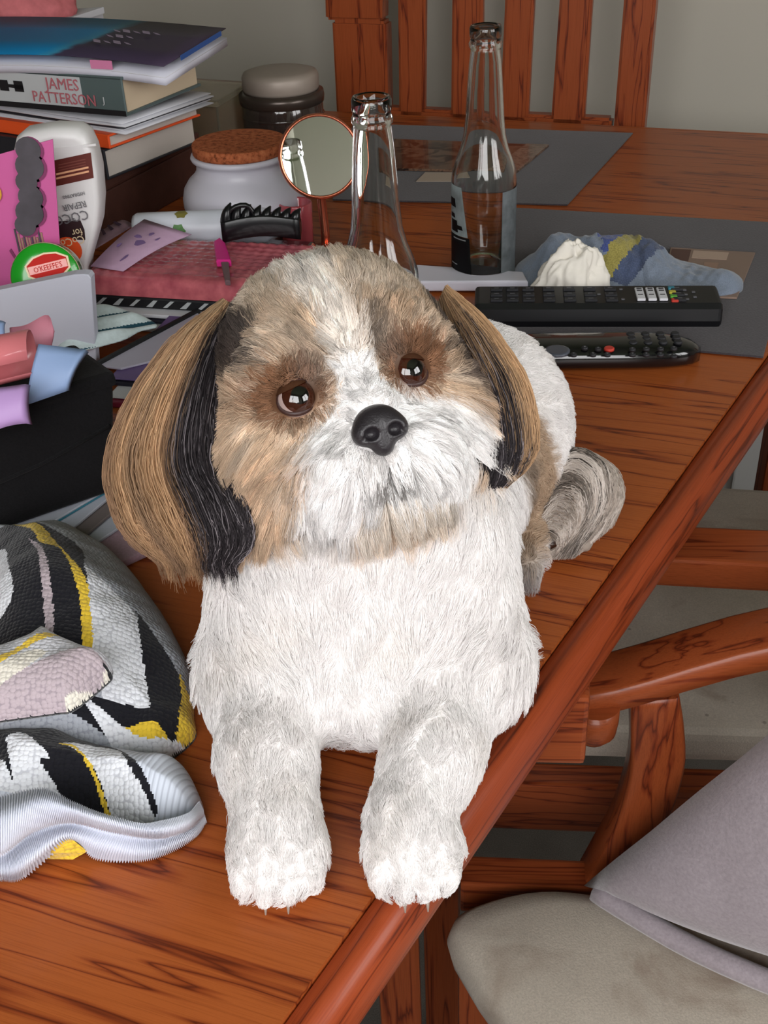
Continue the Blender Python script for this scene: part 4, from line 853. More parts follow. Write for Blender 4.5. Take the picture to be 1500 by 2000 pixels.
for a in (0.020, 0.032, 0.044, 0.056):
    for b in (0.004, 0.012, 0.020): k2(q0 + Lq * a + Wq * b, 0.0035, 0.0025, M_key)
k2(PTS['rem2_red'][0], 0.0042, 0.0042, M_red, 'key', 'red key'); k2(PTS['rem2_pad'][0], 0.0105, 0.0105, plain('grey_pad', (78, 82, 92), 0.35), 'navigation_pad', 'grey round navigation pad')
bm = NB()
for p in PTS['rem2_keys']: obox(bm, Vector((p[0] - 0.0007, p[1] - 0.0007, top2 + 0.0013)), (0.0014, 0, 0), (0, 0.0014, 0), (0, 0, 0.0003))
obj('key_print', bm, M_keyp, r2)
# white slab by the bottle
sl = Vector((PTS['whiteslab'][2][0] + 0.003, PTS['whiteslab'][2][1] + 0.006, T + 0.0024))
sb = thing('white_power_bank', 'thin white plastic power bank between the dog head and the long remote', 'power bank', sl)
bm = NB(); prism(bm, [sl, sl + Lr * 0.11, sl + Lr * 0.11 + Wr * 0.045, sl + Lr * 0.004 + Wr * 0.024], ZZ * 0.0105, 0.0024, 3); obj('body', bm, plain('white_plastic', (214, 212, 224), 0.4), sb)

# ---- heightfield cloths: shape inside an outline, colour regions as stripes
def poly_in(P_, X, Y):
    P_ = np.asarray(P_, float)[:, :2]; c = np.zeros(X.shape, bool); n = len(P_)
    for i in range(n):
        (x1, y1), (x2, y2) = P_[i], P_[(i + 1) % n]
        k = (y1 > Y) != (y2 > Y)
        c ^= k & (X < (x2 - x1) * (Y - y1) / ((y2 - y1) if y2 != y1 else 1e-9) + x1)
    return c
def poly_d(P_, X, Y):
    P_ = np.asarray(P_, float)[:, :2]; d = np.full(X.shape, 9.0); n = len(P_)
    for i in range(n):
        a = P_[i]; b = P_[(i + 1) % n]; ab = b - a; l2 = max(ab @ ab, 1e-12)
        t = np.clip(((X - a[0]) * ab[0] + (Y - a[1]) * ab[1]) / l2, 0, 1)
        d = np.minimum(d, np.hypot(X - a[0] - t * ab[0], Y - a[1] - t * ab[1]))
    return np.where(poly_in(P_, X, Y), d, -d)
def noise2(X, Y, s, seed=0):
    r = np.random.default_rng(seed); o = np.zeros_like(X)
    for k in range(7):
        a = r.uniform(0, 2 * np.pi); f = s * r.uniform(0.6, 1.7); o += np.sin((X * np.cos(a) + Y * np.sin(a)) * f + r.uniform(0, 6.3))
    return o / 7
def smooth_poly(P_, n=120):
    P_ = [list(p[:2]) + [0] for p in P_]; return np.array(catmull(P_ + [P_[0]], n))[:-1, :2]
def field_mesh(name, X, Y, Zf, Zb, keep, cols, mats, parent=None, loc=None, dist=None, **kw):
    """closed sheet: top surface Zf, underside Zb, faces where keep"""
    ny, nx = X.shape; base = world_base(parent) if parent else V3(loc)
    if dist is not None:                                                      # pull the rim on to the outline
        gy_, gx_ = np.gradient(dist); gn = np.maximum(gx_ ** 2 + gy_ ** 2, 1e-9); hx, hy = X[0, 1] - X[0, 0], Y[1, 0] - Y[0, 0]
        keep = dist > -0.9 * hx; o_ = (dist < 0) & keep
        X = np.where(o_, X - dist * gx_ / gn * hx, X); Y = np.where(o_, Y - dist * gy_ / gn * hy, Y)
    ok = keep[:-1, :-1] & keep[1:, :-1] & keep[:-1, 1:] & keep[1:, 1:]
    I = np.arange(nx * ny).reshape(ny, nx); q = np.stack([I[:-1, :-1], I[:-1, 1:], I[1:, 1:], I[1:, :-1]], -1)[ok]
    N = nx * ny
    V_ = np.concatenate([np.stack([X, Y, Zf], -1).reshape(-1, 3), np.stack([X, Y, Zb], -1).reshape(-1, 3)]) - np.array(base)
    F = np.concatenate([q, q[:, ::-1] + N])
    ed = np.concatenate([q[:, [0, 1]], q[:, [1, 2]], q[:, [2, 3]], q[:, [3, 0]]]); key = {}
    s_ = set(map(tuple, ed.tolist())); rim = [(a, b) for a, b in s_ if (b, a) not in s_]
    F = np.concatenate([F, np.array([(b, a, a + N, b + N) for a, b in rim])])
    used = np.unique(F); mp = np.full(2 * N, -1); mp[used] = np.arange(len(used))
    me = bpy.data.meshes.new(name); me.from_pydata(V_[used].tolist(), [], mp[F].tolist())
    mi = np.concatenate([cols[:-1, :-1][ok], cols[:-1, :-1][ok], np.zeros(len(rim), int)])
    me.polygons.foreach_set('material_index', mi.astype(np.int32)); me.polygons.foreach_set('use_smooth', np.ones(len(F), bool))
    for m in mats: me.materials.append(m)
    me.update(); o = bpy.data.objects.new(name, me); COL.objects.link(o)
    if parent: o.parent = parent
    else: o.location = base
    return tag(o, **kw)
def griderr(P_, h):
    P_ = np.asarray(P_); x = np.arange(P_[:, 0].min() - 2 * h, P_[:, 0].max() + 2 * h, h); y = np.arange(P_[:, 1].min() - 2 * h, P_[:, 1].max() + 2 * h, h)
    return np.meshgrid(x, y)
# blue cloth with embroidery
M_cloth = fabric('faded_blue_cloth', (116, 126, 142), 900, 0.6, 0.2, 0.3); M_cb = fabric('blue_stitching', (70, 82, 136), 900, 0.9, 0.4); M_cy = fabric('mustard_stitching', (150, 140, 76), 900, 0.9, 0.4); M_cn = fabric('slate_stitching', (72, 82, 108), 900, 0.9, 0.4)
P_ = smooth_poly(PTS['cloth']); X, Y = griderr(P_, 0.0018); d = poly_d(P_, X, Y)
prof = np.clip(d / 0.028, 0, 1); 
hump = 0.030 * np.exp(-(((X - 0.235) / 0.050) ** 2 + ((Y - 1.035) / 0.032) ** 2)) + 0.006 + 0.022 * np.exp(-(((X - 0.178) / 0.034) ** 2 + ((Y - 1.055) / 0.030) ** 2)) + 0.010 * np.exp(-(((X - 0.33) / 0.02) ** 2 + ((Y - 0.985) / 0.02) ** 2))
Zc = T + 0.0026 + hump * np.sqrt(prof) * (1 + 0.30 * noise2(X, Y, 150, 3)) + 0.0025 * prof * noise2(X, Y, 420, 4)
Zc = np.maximum(Zc, T + 0.0035) + np.where((X > PTS['card1'][0][0] - 0.01) & (d > 0), 0.003, 0)
cl = np.zeros(X.shape, int)
for nm, k in (('cl_blue', 1), ('cl_yel', 2), ('cl_navy', 3)): cl[poly_in(PTS[nm], X + 0.004 * noise2(X, Y, 500, 9), Y)] = k
field_mesh('tea_towel', X, Y, Zc, np.full_like(Zc, T + 0.0024), d > 0, cl, [M_cloth, M_cb, M_cy, M_cn], dist=d, loc=(0.23, 1.02, T + 0.0024), label='faded blue cloth with blue and mustard stitching, crumpled on the near placemat', cat='cloth')
# tissue
bm = NB(); t_ = bmesh.new(); bmesh.ops.create_icosphere(t_, subdivisions=5, radius=1)
for v in t_.verts:
    u_ = v.co.copy(); n_ = mnoise.noise(u_ * 1.7 + Vector((3, 1, 2))) * 0.30 + abs(mnoise.noise(u_ * 3.4)) * -0.30 + mnoise.noise(u_ * 7.0) * 0.05
    r_ = 1 + n_; z = u_.z * r_; k_ = 1.0 - 0.42 * max(0, z)
    v.co = Vector((u_.x * r_ * 0.034 * k_ + 0.004 * z, u_.y * r_ * 0.023 * k_, max(-0.25, z) * 0.044 + 0.012)) + Vector((0.1815, 0.986, T + 0.0025))
for f in t_.faces: f.smooth = True
merge(bm, t_); obj('paper_tissue', bm, plain('tissue_paper', (228, 222, 212), 0.95, 0.1), loc=(0.1845, 0.993, T + 0.0024), label='crumpled white tissue beside the blue cloth', cat='tissue')
# ================================================================ clutter left of the dog
M_bag = fabric('black_canvas', (22, 21, 23), 700, 0.4, 0.3, 0.05)
K = V3(PTS['bagK'][0]); bt = PTS['bagTop'][0][2]
d1 = Vector((-0.84, -0.54, 0)).normalized(); d2 = Vector((-0.60, 0.80, 0)).normalized()
bag = thing('black_pouch', 'black canvas pouch box under the pastel ribbons', 'pouch', K)
bm = NB(); lean = Vector((0.0135, 0, 0)); obox(bm, K, d1 * 0.17, d2 * 0.058, ZZ * (bt - K.z - 0.006) + lean, 0.006, 3); obj('body', bm, M_bag, bag)
bm = NB(); obox(bm, K + lean + ZZ * (bt - K.z - 0.0095) - d1 * 0.001 - d2 * 0.001, d1 * 0.172, d2 * 0.060, ZZ * 0.010, 0.004, 2); obj('flap', bm, M_bag, bag)
bm = NB(); tube(bm, [K + lean * (z / 0.085) + d1 * s_ + ZZ * z - d2 * 0.0006 for s_, z in ((0.004, 0.052), (0.05, 0.040), (0.10, 0.034), (0.165, 0.036))], 0.0012, 6); obj('seam', bm, M_bag, bag)
def stack_slab(name, label, cat, a, b, th, depth, m, group=None, zt=None, right=True, ext=0.0):
    """flat item whose near top edge runs from a to b"""
    a, b = V3(a), V3(b); e = (b - a).normalized(); n = Vector((-e.y, e.x, 0)); n = n if n.y > 0 else -n
    a = a - e * ext
    return obj(name, one(obox, a - ZZ * th, b - a, n * depth, ZZ * th, min(0.0008, th * 0.3), 1), m, loc=a, label=label, cat=cat, group=group)
M_book = plain('white_booklet', (188, 192, 204), 0.55, 0.3); M_bookg = plain('grey_brown_strip', (118, 108, 106), 0.6); M_lilac = fabric('lilac_suede', (168, 138, 150), 600, 0.4, 0.12)
p1, p2_, p3_ = PTS['pap1'], PTS['pap2'], PTS['pap3']
lil = [V3(p) for p in PTS['lil']]; le = (lil[1] - lil[0]).normalized(); ln_ = Vector((-le.y, le.x, 0))
o_l = obj('lilac_pouch', one(obox, Vector((lil[1].x, lil[1].y, T + 0.0006)), -le * 0.15, ln_ * 0.13, ZZ * 0.0055, 0.002, 2), M_lilac, loc=lil[1], label='flat lilac suede pouch under the white booklets', cat='pouch')
for k, (q, z, off, m, lb) in enumerate(((p3_, T + 0.0066, 0.0, M_book, 'white booklet directly on the lilac pouch'), (p2_, T + 0.0098, 0.0, M_bookg, 'grey-brown booklet between two white booklets'), (p2_, T + 0.0126, 0.010, M_book, 'white booklet in the middle of the small pile'), (p1, T + 0.0152, 0.003, M_book, 'white leaflet with a yellow mark right under the black pouch'))):
    a, b = V3(q[0]), V3(q[1]); e_ = (b - a).normalized(); n_ = Vector((-e_.y, e_.x, 0))
    st = Vector((b.x, b.y, z)) + n_ * off + e_ * 0.012
    bk_ = thing('booklet', lb, 'booklet', st, 'booklets under the black pouch')
    obj('sheets', one(obox, st, -e_ * 0.15, n_ * 0.10, ZZ * 0.0023, 0.0005, 1), m, bk_)
    if k == 3:
        bm = NB(); prism(bm, [st - e_ * 0.040 + n_ * 0.010 + ZZ * 0.0024, st - e_ * 0.030 + n_ * 0.006 + ZZ * 0.0024, st - e_ * 0.022 + n_ * 0.013 + ZZ * 0.0024, st - e_ * 0.034 + n_ * 0.016 + ZZ * 0.0024], ZZ * 0.0003); obj('yellow_mark', bm, M_yel, bk_)
        obj('spine_line', one(obox, st - e_ * 0.12 - ZZ * 0.0001 + n_ * -0.0004 + ZZ * 0.0003, e_ * 0.118, -n_ * 0.0004, ZZ * 0.0012), M_blk, bk_)
# white card box
wc = [V3(p) for p in PTS['whitecard']]
M_wp = plain('white_card', (186, 188, 200), 0.55, 0.3)
up_ = (wc[0] - wc[1]); lf = (wc[2] - wc[0]).normalized()
cd = thing('white_carton', 'blank white carton standing in front of the green tub', 'carton', wc[1])
bot = Vector((wc[1].x, wc[1].y, T + 0.0006)); out = [bot, bot + up_ * 0.93, bot + up_ * 0.97 + lf * 0.002, bot + up_ * 0.985 + lf * 0.006, bot + up_ + lf * 0.014, bot + up_ * 1.0 + lf * 0.12 - ZZ * 0.0, bot + lf * 0.12]
out[-1].z = T + 0.0006
obj('panel', one(prism, out, (0.001, 0.012, 0), 0.0008, 1), M_wp, cd)
# green tub
tc = V3(PTS['tub'][0]); tax = Vector((0.10, -0.93, 0.30)).normalized()
tc = Vector((tc.x, 0.912, tc.z)); gr = 0.0292
tub = thing('cream_tub', 'round green tub with a red and white label behind the white carton', 'tub', (tc.x, tc.y, T))
M_gr = plain('glossy_green', (28, 150, 34), 0.25, 0.5, coat=0.4); M_lr = plain('label_red', (186, 36, 30), 0.7, 0.2); M_lw = plain('label_cream', (226, 206, 170), 0.5); M_lp = plain('label_pink', (240, 170, 165), 0.5)
bm = NB(); lathe(bm, tc - tax * 0.030, [(gr * 0.93, 0.0), (gr * 0.97, 0.003), (gr * 0.97, 0.018)], 48, axis=tax); obj('pot', bm, plain('tub_white', (210, 210, 206), 0.4), tub)
bm = NB(); lathe(bm, tc - tax * 0.013, [(gr, 0.0), (gr, 0.012), (gr * 0.985, 0.0148), (gr * 0.95, 0.0165), (gr * 0.6, 0.0178), (0.001, 0.0182)], 48, axis=tax); obj('lid', bm, M_gr, tub)
bm = NB(); lathe(bm, tc - tax * 0.013, [(gr * 0.992, 0.0132), (gr * 1.004, 0.0140), (gr * 0.985, 0.0152)], 48, axis=tax, cap=False); obj('lid_rim', bm, M_lw, tub, label='cream moulded rim line')
tu = (ZZ - tax * tax.z).normalized(); tr = tu.cross(tax).normalized(); tr = (tr * math.cos(0.16) + tu * math.sin(0.16)).normalized(); tu = tax.cross(tr).normalized()
lc = tc + tax * 0.0056 + tr * 0.005 + tu * 0.0085
def lens(k, h): return [lc + tr * (x * k) + tu * y for x, y in [(-0.021, -0.4 * h), (-0.012, -0.85 * h), (0, -h), (0.012, -0.85 * h), (0.021, -0.4 * h), (0.0215, 0.4 * h), (0.012, 0.85 * h), (0, h), (-0.012, 0.85 * h), (-0.0215, 0.4 * h)]]
obj('label_border', one(prism, lens(0.86, 0.0118), -tax * 0.0016), M_lw, tub); obj('label', one(prism, [p + tax * 0.0003 for p in lens(0.78, 0.0104)], -tax * 0.001), M_lr, tub)
obj('label_band', one(obox, lc - tr * 0.0162 - tu * 0.0034 + tax * 0.0002, tr * 0.0324, tu * 0.0066, tax * 0.0004), M_lp, tub)
text('lettering', "O'KEEFFE'S", lc - tu * 0.0024 + tax * 0.0006, tr, tu, 0.0062, M_lr, tub, 0.0002, 0.82, 'CENTER')
# pink gift card
pk = [V3(p) for p in PTS['pinkcard']]
gc = thing('greeting_card', 'pink printed card with a grey painted column, behind the green tub', 'card', (pk[3].x, pk[3].y, T))
obj('card', one(prism, pk, (0, 0.0012, 0)), plain('pink_card', (196, 92, 150), 0.6, 0.3), gc)
M_gp = plain('grey_paint_print', (72, 68, 74), 0.6, vary=0.2); M_bp = plain('tan_bristle_print', (150, 118, 100), 0.6)
M_dp = plain('plum_print', (124, 50, 92), 0.6)
bl_ = [V3(p) for p in PTS['pc_blob']]
for k, p in enumerate(bl_):
    bm = NB(); lathe(bm, p + Vector((0, -0.0003, 0)), [(0.0104 + 0.0016 * math.sin(k * 2.1), 0.0), (0.0104 + 0.0016 * math.sin(k * 2.1), 0.0006 + 0.0001 * k)], 18, axis=(0, -1, 0)); obj('printed_blob', bm, M_gp, gc)
    bm = NB(); lathe(bm, p + Vector((0.0012, 0.0002, -0.0008)), [(0.0114 + 0.0016 * math.sin(k * 2.1), 0.0), (0.0114 + 0.0016 * math.sin(k * 2.1), 0.0004)], 18, axis=(0, -1, 0)); obj('printed_shade', bm, M_dp, gc)
for k in range(11):
    x = bl_[-1].x - 0.011 + 0.0022 * k
    obj('printed_stroke', one(obox, (x, pk[0].y - 0.0012, bl_[-1].z - 0.036 - 0.004 * (k % 3)), (0.0014, 0, 0), (0, 0.0008, 0), (0, 0, 0.033)), M_bp if k % 3 else M_gp, gc)
for k in range(7):
    obj('printed_fleck', one(obox, (bl_[-1].x - 0.016 + 0.0075 * k * (0.8 + 0.1 * (k % 2)), pk[0].y - 0.0009, bl_[-1].z - 0.030 - 0.012 * ((k * 5) % 3)), (0.002, 0, 0.002), (0, 0.0006, 0), (-0.003, 0, 0.008)), M_dp, gc)
yp = V3(PTS['pc_yel'][0]); bm = NB(); lathe(bm, yp + Vector((-0.0085, -0.0006, 0)), [(0.010, 0), (0.010, 0.0006)], 18, axis=(0, -1, 0)); obj('printed_sun', bm, plain('ochre_print', (206, 150, 50), 0.6), gc)
# hair-care bottle standing on its cap
sh = [V3(p) for p in PTS['shampoo']]
for p in sh[-2:]: p.z = T + 0.0006
M_sh = plain('white_hdpe', (216, 214, 214), 0.35, 0.4); M_br = plain('brown_label', (92, 34, 26), 0.5); M_dk = plain('dark_label', (44, 22, 26), 0.5)
sham = thing('hair_lotion_bottle', 'white lotion bottle with brown labels, printed upside down, behind the pink card', 'bottle', (-0.28, 1.0, T))
bm = NB(); fr_ = [p + Vector((0, 0.016, 0)) for p in sh]; cc = sum(fr_, Vector()) / len(fr_)
t_ = bmesh.new(); rows = []
for k, dy in ((0.80, -0.019), (0.90, -0.0185), (0.965, -0.015), (0.995, -0.008), (1.0, 0.0), (0.995, 0.008), (0.965, 0.015), (0.86, 0.019)):
    rows.append([t_.verts.new(Vector((cc.x + (p.x - cc.x) * k, p.y + dy, max(T + 0.0006, cc.z + (p.z - cc.z) * (1 - (1 - k) * 0.7))))) for p in fr_])
for a, b in zip(rows, rows[1:]):
    for i in range(len(a)): t_.faces.new((a[i], a[(i + 1) % len(a)], b[(i + 1) % len(a)], b[i])).smooth = True
t_.faces.new(rows[0]); t_.faces.new(rows[-1]); merge(bm, t_); obj('body', bm, M_sh, sham)
fy = 1.0 + 0.016 - 0.019 - 0.0006
def fp(p): return Vector((p[0], fy, p[2]))
sc_ = PTS['sh_cap']; obj('cap_step', one(prism, [fp(sc_[0]), fp(sc_[1]), fp(sc_[1]) - ZZ * 0.002, fp(sc_[0]) - ZZ * 0.002], (0, 0.002, 0)), M_sh, sham)
lb_ = [fp(p) for p in PTS['sh_lab']]; obj('brown_label', one(prism, lb_, (0, 0.001, 0), 0.0), M_br, sham, label='brown label with gold lines')
bm = NB()
for f_ in (0.48, 0.64): 
    a = lb_[0].lerp(lb_[3], f_); b = lb_[1].lerp(lb_[2], f_); obox(bm, a + Vector((0.003, -0.0003, 0)), (b - a) * 0.82, (0, 0.0004, 0), ZZ * -0.0016)
obj('gold_line', bm, plain('gold_print', (226, 168, 130), 0.5), sham)
bm = NB()
for f_ in (0.15, 0.26, 0.36):
    a = lb_[0].lerp(lb_[3], f_); b = lb_[1].lerp(lb_[2], f_); obox(bm, a + Vector((0.005, -0.0003, 0)), (b - a) * 0.7, (0, 0.0004, 0), ZZ * -0.0008)
obj('small_print', bm, plain('faint_print', (120, 64, 54), 0.5), sham)
dl = PTS['sh_red']; ctr_ = (fp(dl[0]) + fp(dl[5])) / 2
obj('dark_label', one(prism, [fp(dl[0]), fp(dl[1]), fp(dl[6]), fp(dl[5]), fp(dl[4])], (0, 0.001, 0)), M_dk, sham)
bm = NB(); lathe(bm, fp(dl[2]) + Vector((-0.012, -0.0002, -0.001)), [(0.0125, 0.0), (0.0125, 0.0007)], 24, axis=(0, -1, 0)); obj('orange_spot', bm, M_orange, sham)
ln = [fp(p) - Vector((0, 0.0008, 0)) for p in PTS['sh_lines']]; up_sd = (lb_[1] - lb_[0]).normalized()
M_gry = plain('grey_print', (110, 108, 112), 0.6)
for p, s_, sz, m in ((ln[0], 'HYDRATING', 0.0042, M_gry), (ln[1], 'REPAIR', 0.0082, M_gry), (ln[2], 'COCO', 0.0125, M_gry), (ln[3], 'CURL', 0.004, M_gry), (ln[4], 'for', 0.0095, M_lw), (ln[5], 'CoCo', 0.0105, M_lw)):
    # the bottle stands on its cap, so the print is upside down
    text('lettering', s_, p, -up_sd, -(up_sd.cross(Vector((0, 1, 0))) * -1 if up_sd.cross(Vector((0, 1, 0))).z < 0 else up_sd.cross(Vector((0, 1, 0)))), sz, m, sham, 0.0002, 0.85)
# pastel ribbons (rolled vinyl strips)
def ribbon(name, label, rows, m, th=0.0006, n=14):
    bm = NB(); loft(bm, rows, th, n=n); c = V3(rows[0][0]); c = Vector((c.x, c.y, c.z))
    return obj(name, bm, m, loc=c, label=label, cat='ribbon', group='pastel ribbons on the black pouch')
M_rp = plain('pink_satin_vinyl', (214, 122, 128), 0.22, 0.5, coat=0.3); M_rp2 = plain('rose_vinyl', (206, 132, 150), 0.5); M_rb = plain('sky_blue_vinyl', (140, 164, 204), 0.5); M_rl = plain('lilac_vinyl', (186, 150, 206), 0.5)
zt0 = bt + 0.004
cz = K + d1 * 0.10 + d2 * 0.06
def arc(c, r, a0, a1, ax, n=9, sq=1.0):
    """points on an arc in the plane of ZZ and the direction perpendicular to ax"""
    p_ = Vector((-ax.y, ax.x, 0)).normalized()
    return [c + p_ * (r * math.cos(a)) + ZZ * (r * math.sin(a) * sq) for a in np.linspace(a0, a1, n)]
axp = Vector((0.96, 0.10, 0.14)).normalized()
rc = V3(PTS['rib_px'][1]).lerp(V3(PTS['rib_px'][3]), 0.5) + Vector((-0.002, 0.008, 0.002))
rows = [arc(rc - axp * q, 0.0150 + 0.003 * q / 0.1, rd(-150 + 10 * q), rd(170), axp, 11, 0.95) for q in (0.0, 0.03, 0.06, 0.11)]
ribbon('satin_ribbon', 'rolled shiny pink ribbon end in front of the white carton', rows, M_rp)
q = [V3(p) for p in PTS['rib_pink2']]
ribbon('satin_ribbon', 'flat rose ribbon loop standing behind the shiny pink roll', [[q[0], q[0].lerp(q[1], 0.5) + Vector((0, -0.006, 0)), q[1], q[2] + Vector((0.0005, 0.002, 0))], [q[0].lerp(q[4], 0.5), q[0].lerp(q[3], 0.5) + Vector((0, -0.010, 0)), q[1].lerp(q[3], 0.5), q[2].lerp(q[3], 0.4) + Vector((0.0005, 0.004, 0))], [q[4], q[4].lerp(q[3], 0.5) + Vector((0, -0.006, 0)), q[3], q[3] + Vector((0.001, 0.004, 0.001))]], M_rp2)
def ribquad(label, key, bulge, curl, m, sag=0.0):
    tl, tr, br, bl = [V3(p) for p in PTS[key]]; rows = []; tow = Vector((0, -0.84, 0.54)); e_ = ((tr - tl) + (br - bl)).normalized()
    for b in np.linspace(0, 1, 7):
        r_ = []
        for a in np.linspace(0, 1, 9):
            p = tl.lerp(tr, a).lerp(bl.lerp(br, a), b) + tow * (bulge * math.sin(math.pi * b) ** 0.8 * (0.4 + 0.6 * a)) + ZZ * (sag * math.sin(a * math.pi) * b)
            if a > 0.85: p = p - tow * curl * ((a - 0.85) / 0.15) ** 2 - e_ * curl * 0.6 * ((a - 0.85) / 0.15) ** 2
            r_.append(p)
        rows.append(r_)
    ribbon('satin_ribbon', label, rows, m, n=18)
ribquad('pale blue ribbon strip lying across the pouch edge', 'rib_blue', 0.006, 0.006, M_rb)
ribquad('lilac ribbon hanging down the front of the black pouch', 'rib_lilac', 0.005, 0.005, M_rl, 0.004)
ribquad('pale blue ribbon loop at the edge, left of the rose loop', 'rib_blue2', 0.005, 0.003, M_rb)
# middle pile, bottom to top
M_crim = plain('crimson_cover', (120, 30, 56), 0.5); M_purp = plain('purple_paper', (104, 84, 132), 0.5); M_navy = plain('navy_cover', (28, 26, 40), 0.5)
M_teal = fabric('teal_wipes', (150, 176, 184), 200, 0.6, 0.15); M_tealw = fabric('pale_teal_wipe', (196, 210, 212), 200, 0.5, 0.1); M_fold = plain('frosted_folder', (172, 168, 184), 0.35, 0.4)
Lp = Vector((-0.968, 0.25, 0)).normalized(); Dp = Vector((0.25, 0.968, 0)).normalized()
def pile(name, label, cat, near_left, width, depth, z, th, m, group=None, bev=0.0008):
    p = V3(near_left); p = Vector((p.x, p.y, T + z))
    return obj(name, one(obox, p, -Lp * width, Dp * depth, ZZ * th, bev, 1), m, loc=p, label=label, cat=cat, group=group)
GP = 'papers piled behind the dog ear'
pile('notebook', 'crimson notebook at the bottom of the paper pile', 'notebook', (-0.213, 0.800, 0), 0.10, 0.17, 0.0006, 0.0050, M_crim, GP)
pile('leaflet', 'white leaflet above the crimson notebook', 'leaflet', (-0.216, 0.806, 0), 0.10, 0.16, 0.0060, 0.0012, M_paper, GP)
pile('notebook', 'navy notebook under the purple leaflet', 'notebook', (-0.216, 0.825, 0), 0.10, 0.15, 0.0076, 0.0034, M_navy, GP)
pile('leaflet', 'purple leaflet just under the frosted folder', 'leaflet', (-0.218, 0.828, 0), 0.10, 0.15, 0.0114, 0.0016, M_purp, GP)
fo = [V3(p) for p in PTS['folder']]
for p in fo: p.z = T + 0.0134
ff = thing('plastic_folder', 'frosted folder with a black binding strip, behind the dog ear', 'folder', fo[0])
obj('sleeve', one(prism, fo, ZZ * 0.0018, 0.0004, 1), M_fold, ff)
bd = (fo[1] - fo[0]).normalized(); bn = Vector((-bd.y, bd.x, 0))
obj('binding_strip', one(obox, fo[0] - bd * 0.004 - bn * 0.002 - ZZ * 0.0006, (fo[1] - fo[0]) * 1.06, bn * 0.0055, ZZ * 0.0045, 0.001, 1), M_blackp, ff)
te = [V3(p) for p in PTS['teal']]
P_ = smooth_poly([te[0], te[1], te[2], te[2].lerp(te[3], 0.5) + Vector((-0.004, 0.010, 0)), te[3] + Vector((-0.012, 0.012, 0)), te[4] + Vector((-0.03, 0.02, 0)), te[0] + Vector((-0.03, 0, 0))]); X, Y = griderr(P_, 0.0010); d = poly_d(P_, X, Y)
Zc = T + 0.0205 + 0.004 * np.clip(d / 0.010, 0, 1) ** 0.5 + 0.0035 * np.sin((Y - 0.35 * X) * 190) * np.clip(d / 0.008, 0, 1)
cl = ((np.sin((Y - 0.35 * X) * 190) < -0.75)).astype(int) + 0
field_mesh('teal_cloth', X, Y, Zc, np.full_like(Zc, T + 0.0195), d > 0, cl, [M_tealw, plain('deep_teal', (30, 74, 90), 0.8)], dist=d, loc=(te[0].x, te[0].y, T + 0.0195), label='folded pale teal cloth between the white carton and the frosted folder', cat='cloth')
pile('magazine', 'lower white magazine under the zebra-striped case', 'magazine', (-0.262, 0.960, 0), 0.16, 0.12, 0.0006, 0.0050, M_paper, GP)
pile('magazine', 'dark magazine between two white ones under the zebra-striped case', 'magazine', (-0.262, 0.966, 0), 0.16, 0.12, 0.0062, 0.0028, M_navy, GP)
pile('magazine', 'upper white magazine just under the zebra-striped case', 'magazine', (-0.262, 0.970, 0), 0.16, 0.12, 0.0096, 0.0036, M_paper, GP)
zc = Vector((-0.262, 0.982, T + 0.0136))
zb = thing('zebra_case', 'flat black case with white zebra stripes under the pink bubble pouch', 'case', zc)
obj('case', one(obox, zc, -Lp * 0.165, Dp * 0.10, ZZ * 0.0105, 0.002, 2), M_blackp, zb)
for k in range(9):
    x = 0.006 + 0.0165 * k
    obj('stripe', one(prism, [zc - Lp * (x) + ZZ * 0.002 - Dp * 0.0002, zc - Lp * (x + 0.004 + 0.002 * (k % 2)) + ZZ * 0.002 - Dp * 0.0002, zc - Lp * (x + 0.012) + ZZ * 0.0085 - Dp * 0.0002, zc - Lp * (x + 0.008) + ZZ * 0.0085 - Dp * 0.0002], -Dp * 0.0004), M_silver, zb)
# pink bubble-wrap pouch
t = NT('pink_bubble_film'); v = t.coord(); n_ = t.noise(v, 60, 3)
t.set(Base_Color=t.ramp(n_, [(0.3, lin(156, 70, 84)), (0.7, lin(206, 110, 118))]), Roughness=0.22, Coat_Weight=0.4, Specular_IOR_Level=0.5); M_bub = t.m
pz = Vector((-0.272, 0.985, T + 0.0245)); nx_, ny_ = 62, 36; Wd, Dd, Ht = 0.20, 0.115, 0.0165
gx, gy = np.meshgrid(np.linspace(0, 1, nx_), np.linspace(0, 1, ny_))
ed = np.clip(np.minimum(np.minimum(gx, 1 - gx) * Wd, np.minimum(gy, 1 - gy) * Dd) / 0.012, 0, 1)
bub = np.abs(np.sin(gx * np.pi * 20) * np.sin(gy * np.pi * 12))
hz = Ht * (1 - (1 - ed) ** 2) ** 0.5 + 0.0018 * bub * (ed > 0.1) + 0.002 * noise2(gx, gy, 9, 5) * ed
X = pz.x + (-Lp.x) * gx * Wd + Dp.x * gy * Dd; Y = pz.y + (-Lp.y) * gx * Wd + Dp.y * gy * Dd
field_mesh('bubble_pouch', X, Y, pz.z + hz, np.full_like(X, pz.z), np.ones(X.shape, bool), np.zeros(X.shape, int), [M_bub], loc=pz, label='pink bubble-wrap pouch under the lilac banknote', cat='pouch')
ptop = pz.z + Ht
